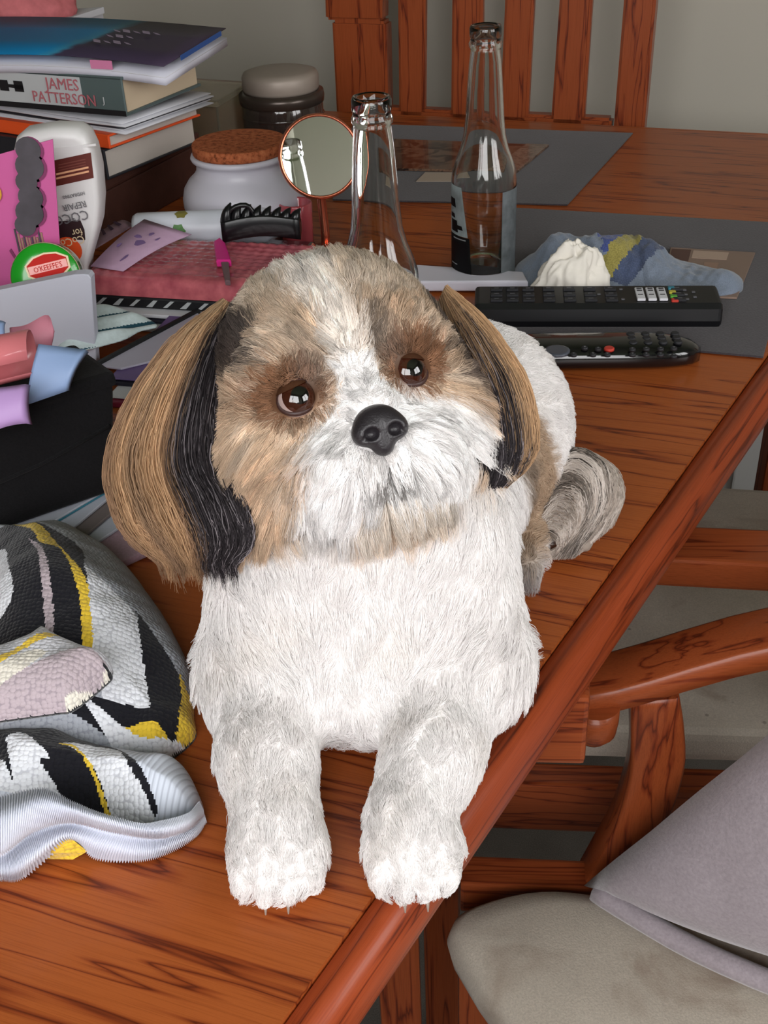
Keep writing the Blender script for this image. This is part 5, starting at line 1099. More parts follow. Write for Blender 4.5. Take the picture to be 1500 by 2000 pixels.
# banknotes
q = [V3(p) for p in PTS['note']]
M_note = plain('lilac_note_paper', (184, 152, 178), 0.7, 0.2, vary=0.08); M_ni = plain('purple_note_ink', (112, 88, 132), 0.7); M_nd = plain('dark_plum_ink', (60, 40, 60), 0.7)
def note(name, label, q, m, zoff):
    th = thing(name, label, 'banknote', q[0])
    rows = [[q[0].lerp(q[1], s_) + (q[3].lerp(q[2], s_) - q[0].lerp(q[1], s_)) * u_ + ZZ * (zoff + 0.003 * math.sin(u_ * 3.1)) for u_ in (0, 0.33, 0.66, 1)] for s_ in (0, 0.5, 1)]
    bm = NB(); loft(bm, rows, 0.0004, n=12); obj('sheet', bm, m, th); return th
def clear(q, dz): return [Vector((p.x, p.y, max(p.z, ptop + dz))) for p in q]
q = clear(q, 0.0030)
n1 = note('banknote', 'lilac banknote-like slip slanting across the pink pouch', q, M_note, 0.0)
def nq(s_, u_): return q[0].lerp(q[1], s_) + (q[3].lerp(q[2], s_) - q[0].lerp(q[1], s_)) * u_ + ZZ * (0.0006 + 0.003 * math.sin(u_ * 3.1))
for k, (s0, s1, u0, u1) in enumerate(((0.42, 0.62, 0.46, 0.58), (0.60, 0.66, 0.14, 0.28), (0.25, 0.40, 0.60, 0.66), (0.70, 0.74, 0.64, 0.72), (0.15, 0.22, 0.36, 0.44), (0.45, 0.52, 0.70, 0.78))):
    m_ = (s0 + s1) / 2, (u0 + u1) / 2
    pts_ = [nq(m_[0] + (s1 - s0) / 2 * math.cos(a) * (1 + 0.25 * math.sin(3 * a + k)), m_[1] + (u1 - u0) / 2 * math.sin(a)) for a in np.linspace(0, 2 * math.pi, 13)[:-1]]
    obj('printed_motif', one(prism, pts_, ZZ * 0.0003), M_ni, n1)
q2 = [p + ZZ * 0.0 for p in clear([V3(p) for p in PTS['note2']], 0.0006)]
n2 = note('banknote', 'darker printed slip half under the lilac slip', q2, plain('mauve_note_paper', (146, 116, 130), 0.7, vary=0.2), 0.0)
for k in range(4):
    a, b = 0.15 + 0.2 * k, 0.22 + 0.2 * k
    pts_ = [q2[0].lerp(q2[1], a).lerp(q2[3].lerp(q2[2], a), 0.3), q2[0].lerp(q2[1], b).lerp(q2[3].lerp(q2[2], b), 0.3), q2[0].lerp(q2[1], b).lerp(q2[3].lerp(q2[2], b), 0.8), q2[0].lerp(q2[1], a).lerp(q2[3].lerp(q2[2], a), 0.8)]
    obj('printed_mark', one(prism, [p + ZZ * 0.004 for p in pts_], ZZ * 0.0003), M_nd, n2)
# white floral tube, black bar, claw clip, pink brush
ta, tb_ = V3(PTS['tube'][0]), V3(PTS['tube'][1]); tr_ = 0.0172; tb_.z = ta.z = T + 0.0425
tcn = thing('spray_can', 'white cylinder can with green and olive leaf prints, lying in front of the jar', 'can', ta)
axd = (tb_ - ta).normalized()
bm = NB(); lathe(bm, ta, [(tr_ * 0.86, 0.0), (tr_, 0.004), (tr_, 0.128), (tr_ * 0.97, 0.131), (tr_ * 0.72, 0.138), (tr_ * 0.70, 0.150), (tr_ * 0.5, 0.152)], 36, axis=axd); obj('can_body', bm, plain('white_lacquer', (204, 208, 218), 0.35, 0.4), tcn)
vw = Vector((0.08, -0.90, 0.42)).normalized()
for off, ang, r_, rgb in ((0.046, 0.25, 0.0068, (74, 122, 58)), (0.049, -0.85, 0.0062, (118, 112, 54)), (0.006, 0.5, 0.006, (150, 128, 138))):
    n_ = (Matrix.Rotation(ang, 3, axd) @ vw); n_ = (n_ - axd * n_.dot(axd)).normalized(); s_ = axd.cross(n_)
    t_ = bmesh.new(); ctr_ = None; vs = []
    for k in range(12):
        a = 2 * math.pi * k / 12; rr = r_ * (1 + 0.12 * math.cos(6 * a)); an = rr * math.sin(a) / tr_
        vs.append(t_.verts.new(ta + axd * (off + rr * math.cos(a)) + (n_ * math.cos(an) + s_ * math.sin(an)) * (tr_ + 0.0004)))
    cv = t_.verts.new(ta + axd * off + n_ * (tr_ + 0.0006))
    for k in range(12): t_.faces.new((vs[k], vs[(k + 1) % 12], cv))
    bm = NB(); merge(bm, t_); obj('leaf_print', bm, plain('leaf_%d' % rgb[0], rgb, 0.5), tcn)
bb_ = [V3(p) for p in PTS['blackbar']]
obj('glasses_case', one(obox, Vector((-0.262, 1.105, T + 0.0008)), -Lp * 0.20, Dp * 0.05, ZZ * 0.0225, 0.005, 3), M_gloss, loc=(-0.2, 1.1, T), label='glossy black flat case under the white can', cat='case')
# claw clip: two combs of curved teeth on a hinge
cp = V3(PTS['clip'][0]); c1_ = V3(PTS['clip'][1]); cl_x = (c1_ - cp); cl_x.z = 0; clen = cl_x.length; cl_x.normalize(); cl_y = Vector((-cl_x.y, cl_x.x, 0))
clz = ptop + 0.0022
ck = thing('hair_claw_clip', 'black plastic claw clip lying on the pink pouch in front of the jar', 'hair clip', (cp.x, cp.y, clz))
M_clip = plain('shiny_black_plastic', (12, 12, 15), 0.3, 0.35, coat=0.1)
bm = NB(); sweep(bm, catmull([cp.xy.to_3d() + cl_x * (clen * s_) + ZZ * (clz + 0.0105 + 0.005 * math.sin(s_ * math.pi)) for s_ in (0, 0.3, 0.6, 1)], 14), cl_y * 0.014, (0, 0, 0.020)); obj('jaw', bm, M_clip, ck)
bm = NB(); sweep(bm, catmull([cp.xy.to_3d() + cl_y * 0.016 + cl_x * (clen * s_) + ZZ * (clz + 0.0065 + 0.004 * math.sin(s_ * math.pi)) for s_ in (0, 0.3, 0.6, 1)], 14), cl_y * 0.012, (0, 0, 0.010)); obj('jaw', bm, M_clip, ck)
for k in range(8):
    s_ = 0.06 + 0.125 * k; b0 = cp.xy.to_3d() + cl_x * (clen * s_) + ZZ * (clz + 0.018); hgt = 0.018 - 0.0012 * k
    bm = NB(); tube(bm, catmull([b0, b0 + ZZ * hgt * 0.6 + cl_x * 0.002, b0 + ZZ * hgt + cl_x * 0.006 + cl_y * 0.004], 7), [0.0058, 0.0056, 0.0050, 0.0042, 0.0032, 0.0020, 0.0008], 8); obj('tooth', bm, M_clip, ck)
bm = NB(); tube(bm, catmull([cp.xy.to_3d() + cl_x * 0.004 + ZZ * (clz + 0.012), cp.xy.to_3d() + cl_x * 0.010 + ZZ * (clz + 0.030), cp.xy.to_3d() + cl_x * 0.026 + ZZ * (clz + 0.034), cp.xy.to_3d() + cl_x * 0.034 + ZZ * (clz + 0.020)], 12), 0.0026, 8); obj('handle', bm, M_clip, ck)
g = [V3(p) for p in PTS['mag']]; zz_ = ptop + 0.0026
mk = thing('makeup_applicator', 'grey stick with a bright magenta tip lying on the pink pouch', 'applicator', (g[6].x, g[6].y, zz_))
bm = NB(); prism(bm, [Vector((p.x, p.y, zz_)) for p in (g[1], g[2], g[3], g[4], g[0])], ZZ * 0.007, 0.001, 1); obj('tip', bm, plain('magenta_plastic', (206, 40, 130), 0.4), mk)
bm = NB(); prism(bm, [Vector((p.x, p.y, zz_ + 0.0005)) for p in (g[5], g[6], g[7], g[3].lerp(g[5], 0.25))], ZZ * 0.005, 0.0008, 1); obj('stem', bm, plain('grey_plastic', (112, 88, 92), 0.5), mk)

# ================================================================ striped knitted jumper
def knit(name, rgb, scale=430, rib=None):
    t = NT(name); c = lin(rgb); v = t.coord()
    if rib is None:
        br = t.n('TexVoronoi', feature='F1'); t.l(v, br.inputs['Vector']); br.inputs['Scale'].default_value = scale; br.inputs['Randomness'].default_value = 0.45
        h = t.ramp(br.outputs['Distance'], [(0.30, (1, 1, 1, 1)), (0.72, (0, 0, 0, 1))])
    else:
        m = t.n('Mapping'); t.l(v, m.inputs[0]); m.inputs['Rotation'].default_value = (0, 0, rib)
        wv = t.n('TexWave'); t.l(m.outputs[0], wv.inputs['Vector']); wv.inputs['Scale'].default_value = 130; wv.inputs['Distortion'].default_value = 0.0
        h = wv.outputs['Fac' if 'Fac' in wv.outputs else 1]
    lo = tuple(x * 0.55 for x in c[:3]) + (1,)
    t.set(Base_Color=t.mix(1.0, c, t.ramp(h, [(0.0, (0.72, 0.72, 0.74, 1)), (0.40, (1, 1, 1, 1))]), 'MULTIPLY'), Roughness=0.95, Specular_IOR_Level=0.1, Sheen_Weight=0.2)
    t.bump(h, 0.45, 0.0010 if rib is None else 0.0005); return t.m
KN = ['black', 'white', 'yellow', 'greypink', 'lace', 'cream', 'greywhite', 'rib']
KM = [knit('black_knit', (26, 26, 32)), knit('white_knit', (226, 228, 234)), knit('yellow_knit', (232, 196, 62)), knit('grey_pink_knit', (178, 164, 170)), knit('shaded_open_knit', (166, 170, 178)), knit('cream_knit', (222, 216, 204)), knit('grey_white_knit', (200, 200, 206)), knit('white_rib', (206, 212, 224), rib=0.25)]  # lace knit: grey-white yarn, its grey deepened to hold painted shading
SWP = PTS['sweater']
jp = thing('knitted_jumper', 'black, white and yellow striped knitted jumper heaped beside the dog', 'jumper', (-0.18, 0.48, T))
def knit_sheet(name, outl, cols, H, wd, base_z, seed, lift=None, hmin=0.0, default='lace', rough=0.10):
    P_ = smooth_poly(outl, 200); X, Y = griderr(P_, 0.0008); d = poly_d(P_, X, Y)
    pr = np.clip(d / wd, 0, 1); prof_ = np.sqrt(np.clip(1 - (1 - pr) ** 2, 0, 1))
    h = H(X, Y) * prof_ * (1 + rough * noise2(X, Y, 90, seed)) + 0.0016 * prof_ * noise2(X, Y, 260, seed + 1) + 0.0004 * noise2(X, Y, 2300, seed + 2) * pr
    cl = np.full(X.shape, KN.index(default))
    for nm, pg_ in cols: cl[poly_in(smooth_poly(pg_, 90) if len(pg_) > 4 else pg_, X + 0.0009 * noise2(X, Y, 1500, seed + 4), Y)] = KN.index(nm)
    Zf = base_z + np.maximum(h, 0.0012)
    return field_mesh(name, X, Y, Zf, np.full_like(Zf, base_z) if lift is None else np.maximum(base_z, Zf - lift), d > 0, cl, KM, jp, dist=d)
gs = lambda X, Y, x, y, sx, sy: np.exp(-(((X - x) / sx) ** 2 + ((Y - y) / sy) ** 2))
knit_sheet('knit_fold', SWP['A'], SWP['cols'], lambda X, Y: 0.050 + 0.012 * gs(X, Y, -0.19, 0.50, 0.05, 0.05) - 0.020 * gs(X, Y, -0.12, 0.43, 0.03, 0.03), 0.055, T + 0.0006, 21, default='lace')
knit_sheet('knit_fold', SWP['C'], SWP['colsC'], lambda X, Y: 0.036 + 0.008 * gs(X, Y, -0.20, 0.40, 0.05, 0.03), 0.040, T + 0.0008, 31, default='rib')
knit_sheet('sleeve_band', SWP['B'], SWP['colsB'], lambda X, Y: 0.020 + 0 * X, 0.018, T + 0.046, 41, default='greywhite', rough=0.05)
NH, MH = 520, 22
ctl = [catmull(r, NH) for r in PTS['hem']]; cols_h = [catmull([ctl[j][i] for j in range(len(ctl))], MH) for i in range(NH)]; Hg = np.array(cols_h)
tu_, tv_ = np.gradient(Hg, axis=0), np.gradient(Hg, axis=1); nn_ = np.cross(tu_, tv_); nn_ /= np.maximum(np.linalg.norm(nn_, axis=2, keepdims=True), 1e-9); nn_ *= np.sign((nn_ * np.array([0, -0.6, 0.8])).sum(2, keepdims=True))
Hg = Hg + nn_ * (0.00075 * np.cos(np.arange(NH) * 2 * np.pi / 4.0 + 0.3))[:, None, None]; Hg[..., 2] = np.maximum(Hg[..., 2], T + 0.0006)
bm = NB(); t_ = bmesh.new(); vs = [[t_.verts.new(p) for p in c_] for c_ in Hg]
for i in range(NH - 1):
    for j in range(MH - 1): t_.faces.new((vs[i][j], vs[i][j + 1], vs[i + 1][j + 1], vs[i + 1][j])).smooth = True
bmesh.ops.recalc_face_normals(t_, faces=t_.faces); merge(bm, t_)
obj('ribbed_hem', bm, plain('hem_cotton', (214, 217, 228), 0.95, 0.1, bump=(900, 0.3, 0.0004)), jp, label='ribbed white hem')
un = [V3(p) for p in PTS['under']]
bm = NB(); prism(bm, un, ZZ * 0.004, 0.001, 1); obj('inner_stripe', bm, KM[2], jp, label='yellow stripe showing under the hem')
# ================================================================ the dog
HD = PTS['head']; HH = np.array(HD['H']); HA = np.array([HD['ex'], HD['ey'], HD['ez']])
def h2w(p): return HH + np.asarray(p, float) @ HA
def w2h(P): return (P - HH) @ HA.T
def smin(a, b, k):
    h = np.clip(0.5 + 0.5 * (b - a) / k, 0, 1); return b + (a - b) * h - k * h * (1 - h)
def s_caps(P, a, b, ra, rb):
    a = np.array(a, float); b = np.array(b, float); ab = b - a
    t = np.clip((P - a) @ ab / (ab @ ab), 0, 1); return np.linalg.norm(P - a - t[:, None] * ab, axis=1) - (ra + (rb - ra) * t)
def s_ell(P, c, r, A=None):
    Q = P - np.array(c, float)
    if A is not None: Q = Q @ np.array(A).T
    r = np.array(r, float); k0 = np.linalg.norm(Q / r, axis=1); k1 = np.linalg.norm(Q / (r * r), axis=1)
    return k0 * (k0 - 1) / np.maximum(k1, 1e-9)
EYES = [(-0.0262, 0.0015, 0.0435), (0.0272, 0.0025, 0.0435)]
def sdf_head(P):
    L = w2h(P)
    d = s_ell(L, (0.005, 0.010, -0.004), (0.054, 0.054, 0.052))
    d = smin(d, s_ell(L, (-0.028, -0.024, 0.010), (0.033, 0.032, 0.034)), 0.022)
    d = smin(d, s_ell(L, (0.036, -0.026, 0.006), (0.033, 0.031, 0.034)), 0.022)
    d = smin(d, s_ell(L, (-0.026, 0.014, 0.036), (0.017, 0.013, 0.014)), 0.014)
    d = smin(d, s_ell(L, (0.027, 0.015, 0.036), (0.017, 0.013, 0.014)), 0.014)
    d = smin(d, s_caps(L, (0.0, 0.004, 0.040), (0.001, -0.014, 0.055), 0.013, 0.012), 0.012)
    d = smin(d, s_ell(L, (-0.013, -0.034, 0.046), (0.0195, 0.0165, 0.0195)), 0.010)
    d = smin(d, s_ell(L, (0.018, -0.034, 0.046), (0.0205, 0.0165, 0.0195)), 0.010)
    d = smin(d, s_ell(L, (0.004, -0.050, 0.036), (0.022, 0.012, 0.018)), 0.010)
    for e_ in EYES: d = -smin(-d, np.linalg.norm(L - np.array(e_) - np.array((0, 0, 0.003)), axis=1) - 0.0087, 0.003)
    return d
TZ = 0.7505
def sdf_body(P):
    z = lambda h: TZ + h
    d = s_ell(P, (-0.015, 0.474, z(0.092)), (0.054, 0.060, 0.082))                 # chest
    d = smin(d, s_ell(P, (-0.014, 0.434, z(0.036)), (0.043, 0.042, 0.037)), 0.03)
    d = smin(d, s_caps(P, (-0.012, 0.485, z(0.125)), (-0.016, 0.505, z(0.165)), 0.046, 0.044), 0.03)   # neck
    d = smin(d, s_caps(P, (-0.004, 0.50, z(0.078)), (0.052, 0.625, z(0.068)), 0.066, 0.062), 0.04)      # trunk
    d = smin(d, s_ell(P, (0.070, 0.630, z(0.056)), (0.046, 0.058, 0.056)), 0.025)                       # haunch
    d = smin(d, s_ell(P, (0.020, 0.655, z(0.052)), (0.046, 0.055, 0.052)), 0.025)
    d = smin(d, s_caps(P, (0.092, 0.585, z(0.014)), (0.080, 0.545, z(0.012)), 0.014, 0.012), 0.014)     # hind foot
    # fore legs: shoulder, elbow, wrist, paw
    for sh_, el, wr, pw, tip in (((-0.050, 0.462, z(0.085)), (-0.065, 0.436, z(0.036)), (-0.060, 0.384, z(0.028)), (-0.0545, 0.352, z(0.0195)), (-0.0535, 0.336, z(0.0145))),
                                 ((0.022, 0.468, z(0.085)), (0.039, 0.434, z(0.037)), (0.018, 0.380, z(0.028)), (0.0060, 0.350, z(0.0195)), (0.0065, 0.334, z(0.0150)))):
        d = smin(d, s_caps(P, sh_, el, 0.033, 0.030), 0.03)
        l_ = smin(s_caps(P, el, wr, 0.0265, 0.0205), s_caps(P, wr, pw, 0.0205, 0.0195), 0.012)
        l_ = smin(l_, s_ell(P, tip, (0.0215, 0.0165, 0.0140)), 0.010)
        for k in (-1.5, -0.5, 0.5, 1.5):
            c_ = np.array(tip) + np.array([0.0098 * k, -0.0125 + 0.0022 * k * k * 0.9, -0.0034]); l_ = smin(l_, s_ell(P, c_, (0.0054, 0.0100, 0.0096)), 0.0022)
        d = smin(d, l_, 0.016)
    return np.maximum(d, (TZ + 0.0003) - P[:, 2])
def sdf_dog(P):
    return smin(sdf_body(P), sdf_head(P), 0.018)
def surface_nets(fn, lo, hi, h):
    ax = [np.arange(a, b + h, h) for a, b in zip(lo, hi)]; shp = tuple(len(a) for a in ax)
    G = np.stack(np.meshgrid(*ax, indexing='ij'), -1).reshape(-1, 3)
    F = np.concatenate([fn(G[i:i + 200000]) for i in range(0, len(G), 200000)]).reshape(shp); ins = F < 0
    cn = [(i, j, k) for i in (0, 1) for j in (0, 1) for k in (0, 1)]
    sl = lambda A, c: A[c[0]:shp[0] - 1 + c[0], c[1]:shp[1] - 1 + c[1], c[2]:shp[2] - 1 + c[2]]
    cnt = sum(sl(ins, c).astype(int) for c in cn); act = (cnt > 0) & (cnt < 8)
    idx = -np.ones(act.shape, int); idx[act] = np.arange(act.sum()); cell = np.argwhere(act)
    acc = np.zeros((len(cell), 3)); num = np.zeros(len(cell))
    for c in cn:
        for a in range(3):
            if c[a]: continue
            e_ = list(c); e_[a] = 1
            f0 = sl(F, c)[act]; f1 = sl(F, e_)[act]; m = (f0 < 0) != (f1 < 0)
            t = np.where(m, f0 / np.where(m, f0 - f1, 1), 0); p = np.tile(np.array(c, float), (len(cell), 1)); p[:, a] += t
            acc[m] += p[m]; num[m] += 1
    V_ = (cell + acc / num[:, None]) * h + np.array([a[0] for a in ax]); quads = []
    for a in range(3):
        b, c = (a + 1) % 3, (a + 2) % 3
        s0 = [slice(None)] * 3; s1 = [slice(None)] * 3; s0[a] = slice(0, -1); s1[a] = slice(1, None)
        A0 = ins[tuple(s0)]; cr = np.argwhere(A0 != ins[tuple(s1)]); cr = cr[(cr[:, b] > 0) & (cr[:, c] > 0) & (cr[:, b] < shp[b] - 1) & (cr[:, c] < shp[c] - 1)]
        fl = A0[tuple(cr.T)]; q = []
        for db, dc in ((1, 1), (0, 1), (0, 0), (1, 0)):
            x = cr.copy(); x[:, b] -= db; x[:, c] -= dc; q.append(idx[tuple(x.T)])
        q = np.stack(q, 1); q[~fl] = q[~fl][:, ::-1]; quads.append(q)
    return V_, np.concatenate(quads)
def grad(fn, P, h=0.0008):
    g = np.stack([fn(P + np.eye(3)[k] * h) - fn(P - np.eye(3)[k] * h) for k in range(3)], 1)
    return g / np.maximum(np.linalg.norm(g, axis=1, keepdims=True), 1e-9)
def vnoise(P, s, seed=0):
    r = np.random.default_rng(seed); o = np.zeros(len(P))
    for k in range(9):
        v = r.normal(size=3); v /= np.linalg.norm(v); o += np.sin(P @ v * s * r.uniform(0.6, 1.6) + r.uniform(0, 6.3))
    return o / 4.5
def L3(*c): return np.array(lin(*c)[:3])
sstep = lambda a, b, x: (lambda t: t * t * (3 - 2 * t))(np.clip((x - a) / (b - a), 0, 1))
C_white, C_cream, C_tan, C_beige = L3(244, 241, 240), L3(232, 220, 206), L3(210, 184, 158), L3(202, 186, 168)
C_brown, C_dark, C_grey = L3(146, 98, 66), L3(46, 40, 42), L3(128, 116, 108)
def coat_colour(P, jit=0.0, skin=False):
    """coat pattern of the animal as a function of place on the body"""
    L = w2h(P) + jit; x, y, zf = L[:, 0], L[:, 1], L[:, 2]; n = vnoise(P, 160, 3); n2 = vnoise(P, 420, 5)
    hw = sstep(0.012, -0.006, sdf_head(P) - sdf_body(P) * 0.6 - 0.004)
    mixc = lambda c, t, d: c * (1 - t[:, None]) + d * t[:, None]
    c = np.tile(C_tan, (len(P), 1))
    c = mixc(c, sstep(0.018, 0.048, y + 0.006 * n), C_beige)
    c = mixc(c, 0.45 * sstep(-0.2, 0.9, n) * sstep(0.0, 0.03, y), C_cream)
    c = mixc(c, 0.18 * sstep(0.3, 1.0, n2), C_brown); c = mixc(c, 0.35 * sstep(-0.2, -1.0, n2), C_cream)
    # darker brown around the eyes
    for s_, e_ in zip((-1, 1), EYES):
        r = np.hypot((x - e_[0] - s_ * 0.002) * 0.85, y - e_[1] - 0.003); c = mixc(c, 0.9 * sstep(0.0155, 0.0098, r), C_brown * 0.7); c = mixc(c, sstep(0.0112, 0.0100, r) * (0.9 if skin else 0.0), C_brown * 0.25)
        r2 = np.hypot(x - e_[0] + s_ * 0.010, (y - e_[1] - 0.012)); c = mixc(c, 0.5 * sstep(0.014, 0.004, r2), C_grey)
    # blaze
    bw = 0.0058 + 0.007 * sstep(0.02, 0.07, y); c = mixc(c, sstep(bw + 0.005, bw - 0.002, np.abs(x - 0.001 + 0.004 * sstep(0.01, 0.06, y) + 0.002 * n)) * sstep(0.085, 0.06, y) * sstep(-0.01, 0.01, zf) * 0.92, C_cream * 0.5 + C_white * 0.5)
    # grey brow dash right of the blaze
    c = mixc(c, 0.7 * sstep(1.0, 0.35, np.hypot((x - 0.0135) / 0.006, (y - 0.019) / 0.013)), C_grey * 0.6)
    # white muzzle
    q = np.hypot((x - 0.006) / np.where(x > 0.006, 0.051, 0.040), (y + 0.035) / np.where(y > -0.035, 0.032, 0.024)) + 0.10 * n
    c = mixc(c, sstep(1.12, 0.86, q) * sstep(0.006, 0.022, zf), C_white); c = mixc(c, sstep(1.15, 0.85, np.hypot((x + 0.018) / 0.019, (y + 0.046) / 0.016)) * (zf > 0.015), C_white)
    c = mixc(c, sstep(0.013, 0.007, np.abs(x)) * sstep(-0.03, -0.02, y) * sstep(0.016, 0.008, y), C_white)
    # lips and chin
    c = mixc(c, 0.9 * sstep(1.15, 0.8, np.hypot((x - 0.008) / 0.026, (y + 0.0570) / 0.0105)) * 0.8, C_beige * 1.05); c = mixc(c, 0.80 * sstep(1.25, 0.3, np.hypot((x - 0.002) / 0.015, (y + 0.0400 + 0.10 * np.abs(x - 0.002)) / 0.0030)) * (zf > 0.03), C_grey * 0.45)
    c = mixc(c, 0.28 * sstep(1.2, 0.4, np.hypot((x + 0.001) / 0.009, (y + 0.031) / 0.005)) * (zf > 0.04), C_grey)
    c = mixc(c, 0.8 * sstep(-0.057, -0.062, y) * sstep(0.034, 0.02, np.abs(x - 0.006)), C_tan * 1.1)
    c = mixc(c, 0.7 * sstep(1.2, 0.4, np.hypot((x + 0.030) / 0.012, (y + 0.058) / 0.008)), C_grey * 0.5)
    c = mixc(c, 0.6 * sstep(1.2, 0.4, np.hypot((x - 0.046) / 0.010, (y + 0.060) / 0.007)), C_grey * 0.6)
    # dark hairline at the ears
    c = mixc(c, 0.92 * sstep(-0.029, -0.036, x + 0.002 * n) * sstep(0.012, 0.024, y) * sstep(0.072, 0.058, y), C_dark * 1.5)
    c = mixc(c, 0.85 * sstep(0.046, 0.053, x + 0.002 * n) * sstep(-0.02, 0.0, y), C_dark * 1.9)
    # body: white with a tan flank saddle; its grey-brown front is painted shadow
    b = np.tile(C_white, (len(P), 1)); b = mixc(b, 0.10 * sstep(0.0, 1.0, n), C_cream)
    ax = (P[:, 0] - 0.0) * 0.42 + (P[:, 1] - 0.5) * 0.907
    t_ = sstep(0.050, 0.062, ax + 0.006 * n) * sstep(0.125, 0.112, ax + 0.004 * n + 0.35 * np.maximum(0, P[:, 2] - 0.80))
    b = mixc(b, t_ * sstep(0.762, 0.775, P[:, 2]), C_tan * 0.85); b = mixc(b, t_ * sstep(0.085, 0.065, ax) * 0.6, C_grey * 0.8)
    return np.clip(mixc(b, hw, c), 0.01, 1)

VB, QB = surface_nets(sdf_dog, (-0.150, 0.300, 0.744), (0.150, 0.735, 1.000), 0.0030)
me = bpy.data.meshes.new('dog'); DB = np.array([0.02, 0.50, T])
for _ in range(1):                                                            # one Newton step back on to the surface
    VB = VB - grad(sdf_dog, VB) * sdf_dog(VB)[:, None] * 0.6
me.from_pydata((VB - DB).tolist(), [], QB.tolist()); me.update()
me.polygons.foreach_set('use_smooth', np.ones(len(QB), bool))
ca_ = me.color_attributes.new('coat', 'FLOAT_COLOR', 'POINT')
ca_.data.foreach_set('color', np.concatenate([coat_colour(VB, skin=True), np.ones((len(VB), 1))], 1).astype(np.float32).ravel())
def attr_mat(name, attr, rough=0.8, trans=0.0):
    t = NT(name); a = t.n('Attribute'); a.attribute_name = attr
    t.set(Base_Color=a.outputs['Color'], Roughness=rough, Specular_IOR_Level=0.2)
    if trans:
        tr = t.n('BsdfTranslucent'); t.l(a.outputs['Color'], tr.inputs[0]); mx = t.n('MixShader'); mx.inputs[0].default_value = trans
        t.l(t.b.outputs[0], mx.inputs[1]); t.l(tr.outputs[0], mx.inputs[2]); t.l(mx.outputs[0], t.out.inputs[0])
    return t.m
M_skin = attr_mat('dog_coat_base', 'coat', 0.9); me.materials.append(M_skin)
dog = bpy.data.objects.new('dog', me); COL.objects.link(dog); dog.location = DB
tag(dog, 'small white and tan long-eared dog lying on the table, head tilted', 'dog')
M_fur = attr_mat('dog_fur', 'fur_color', 0.7, 0.26)
def fur_object(name, parent, strands, radii, cols, kind='stuff', label=None):
    """strands: N x K x 3 world points, radii: N x K, cols: N x 3"""
    N, Kp, _ = strands.shape; base = np.array(world_base(parent))
    strands = strands.copy(); strands[..., 2] = np.maximum(strands[..., 2], T + 0.0006)
    cu = bpy.data.hair_curves.new(name); cu.add_curves([Kp] * N)
    cu.attributes['position'].data.foreach_set('vector', (strands - base).astype(np.float32).ravel())
    ra = cu.attributes.get('radius') or cu.attributes.new('radius', 'FLOAT', 'POINT'); ra.data.foreach_set('value', radii.astype(np.float32).ravel())
    co = cu.attributes.new('fur_color', 'FLOAT_COLOR', 'CURVE'); co.data.foreach_set('color', np.concatenate([np.clip(cols, 0.005, 1), np.ones((N, 1))], 1).astype(np.float32).ravel())
    cu.materials.append(M_fur); o = bpy.data.objects.new(name, cu); COL.objects.link(o); o.parent = parent
    return tag(o, label, kind=kind)
def sample_surface(V_, Q, n, weight=None):
    T1 = np.concatenate([Q[:, [0, 1, 2]], Q[:, [0, 2, 3]]]); a, b, c = V_[T1[:, 0]], V_[T1[:, 1]], V_[T1[:, 2]]
    ar = np.linalg.norm(np.cross(b - a, c - a), axis=1)
    if weight is not None: ar = ar * weight((a + b + c) / 3)
    t = rng.choice(len(T1), n, p=ar / ar.sum()); u, v = rng.random(n), rng.random(n); k = u + v > 1; u[k] = 1 - u[k]; v[k] = 1 - v[k]
    return a[t] + (b[t] - a[t]) * u[:, None] + (c[t] - a[t]) * v[:, None]
def nearest(G, P):
    out = np.empty(len(P), int); g2 = (G * G).sum(1)
    for i in range(0, len(P), 4000): out[i:i + 4000] = np.argmin(g2 - 2 * P[i:i + 4000] @ G.T, axis=1)
    return out
nrm = lambda v: v / np.maximum(np.linalg.norm(v, axis=-1, keepdims=True), 1e-9)
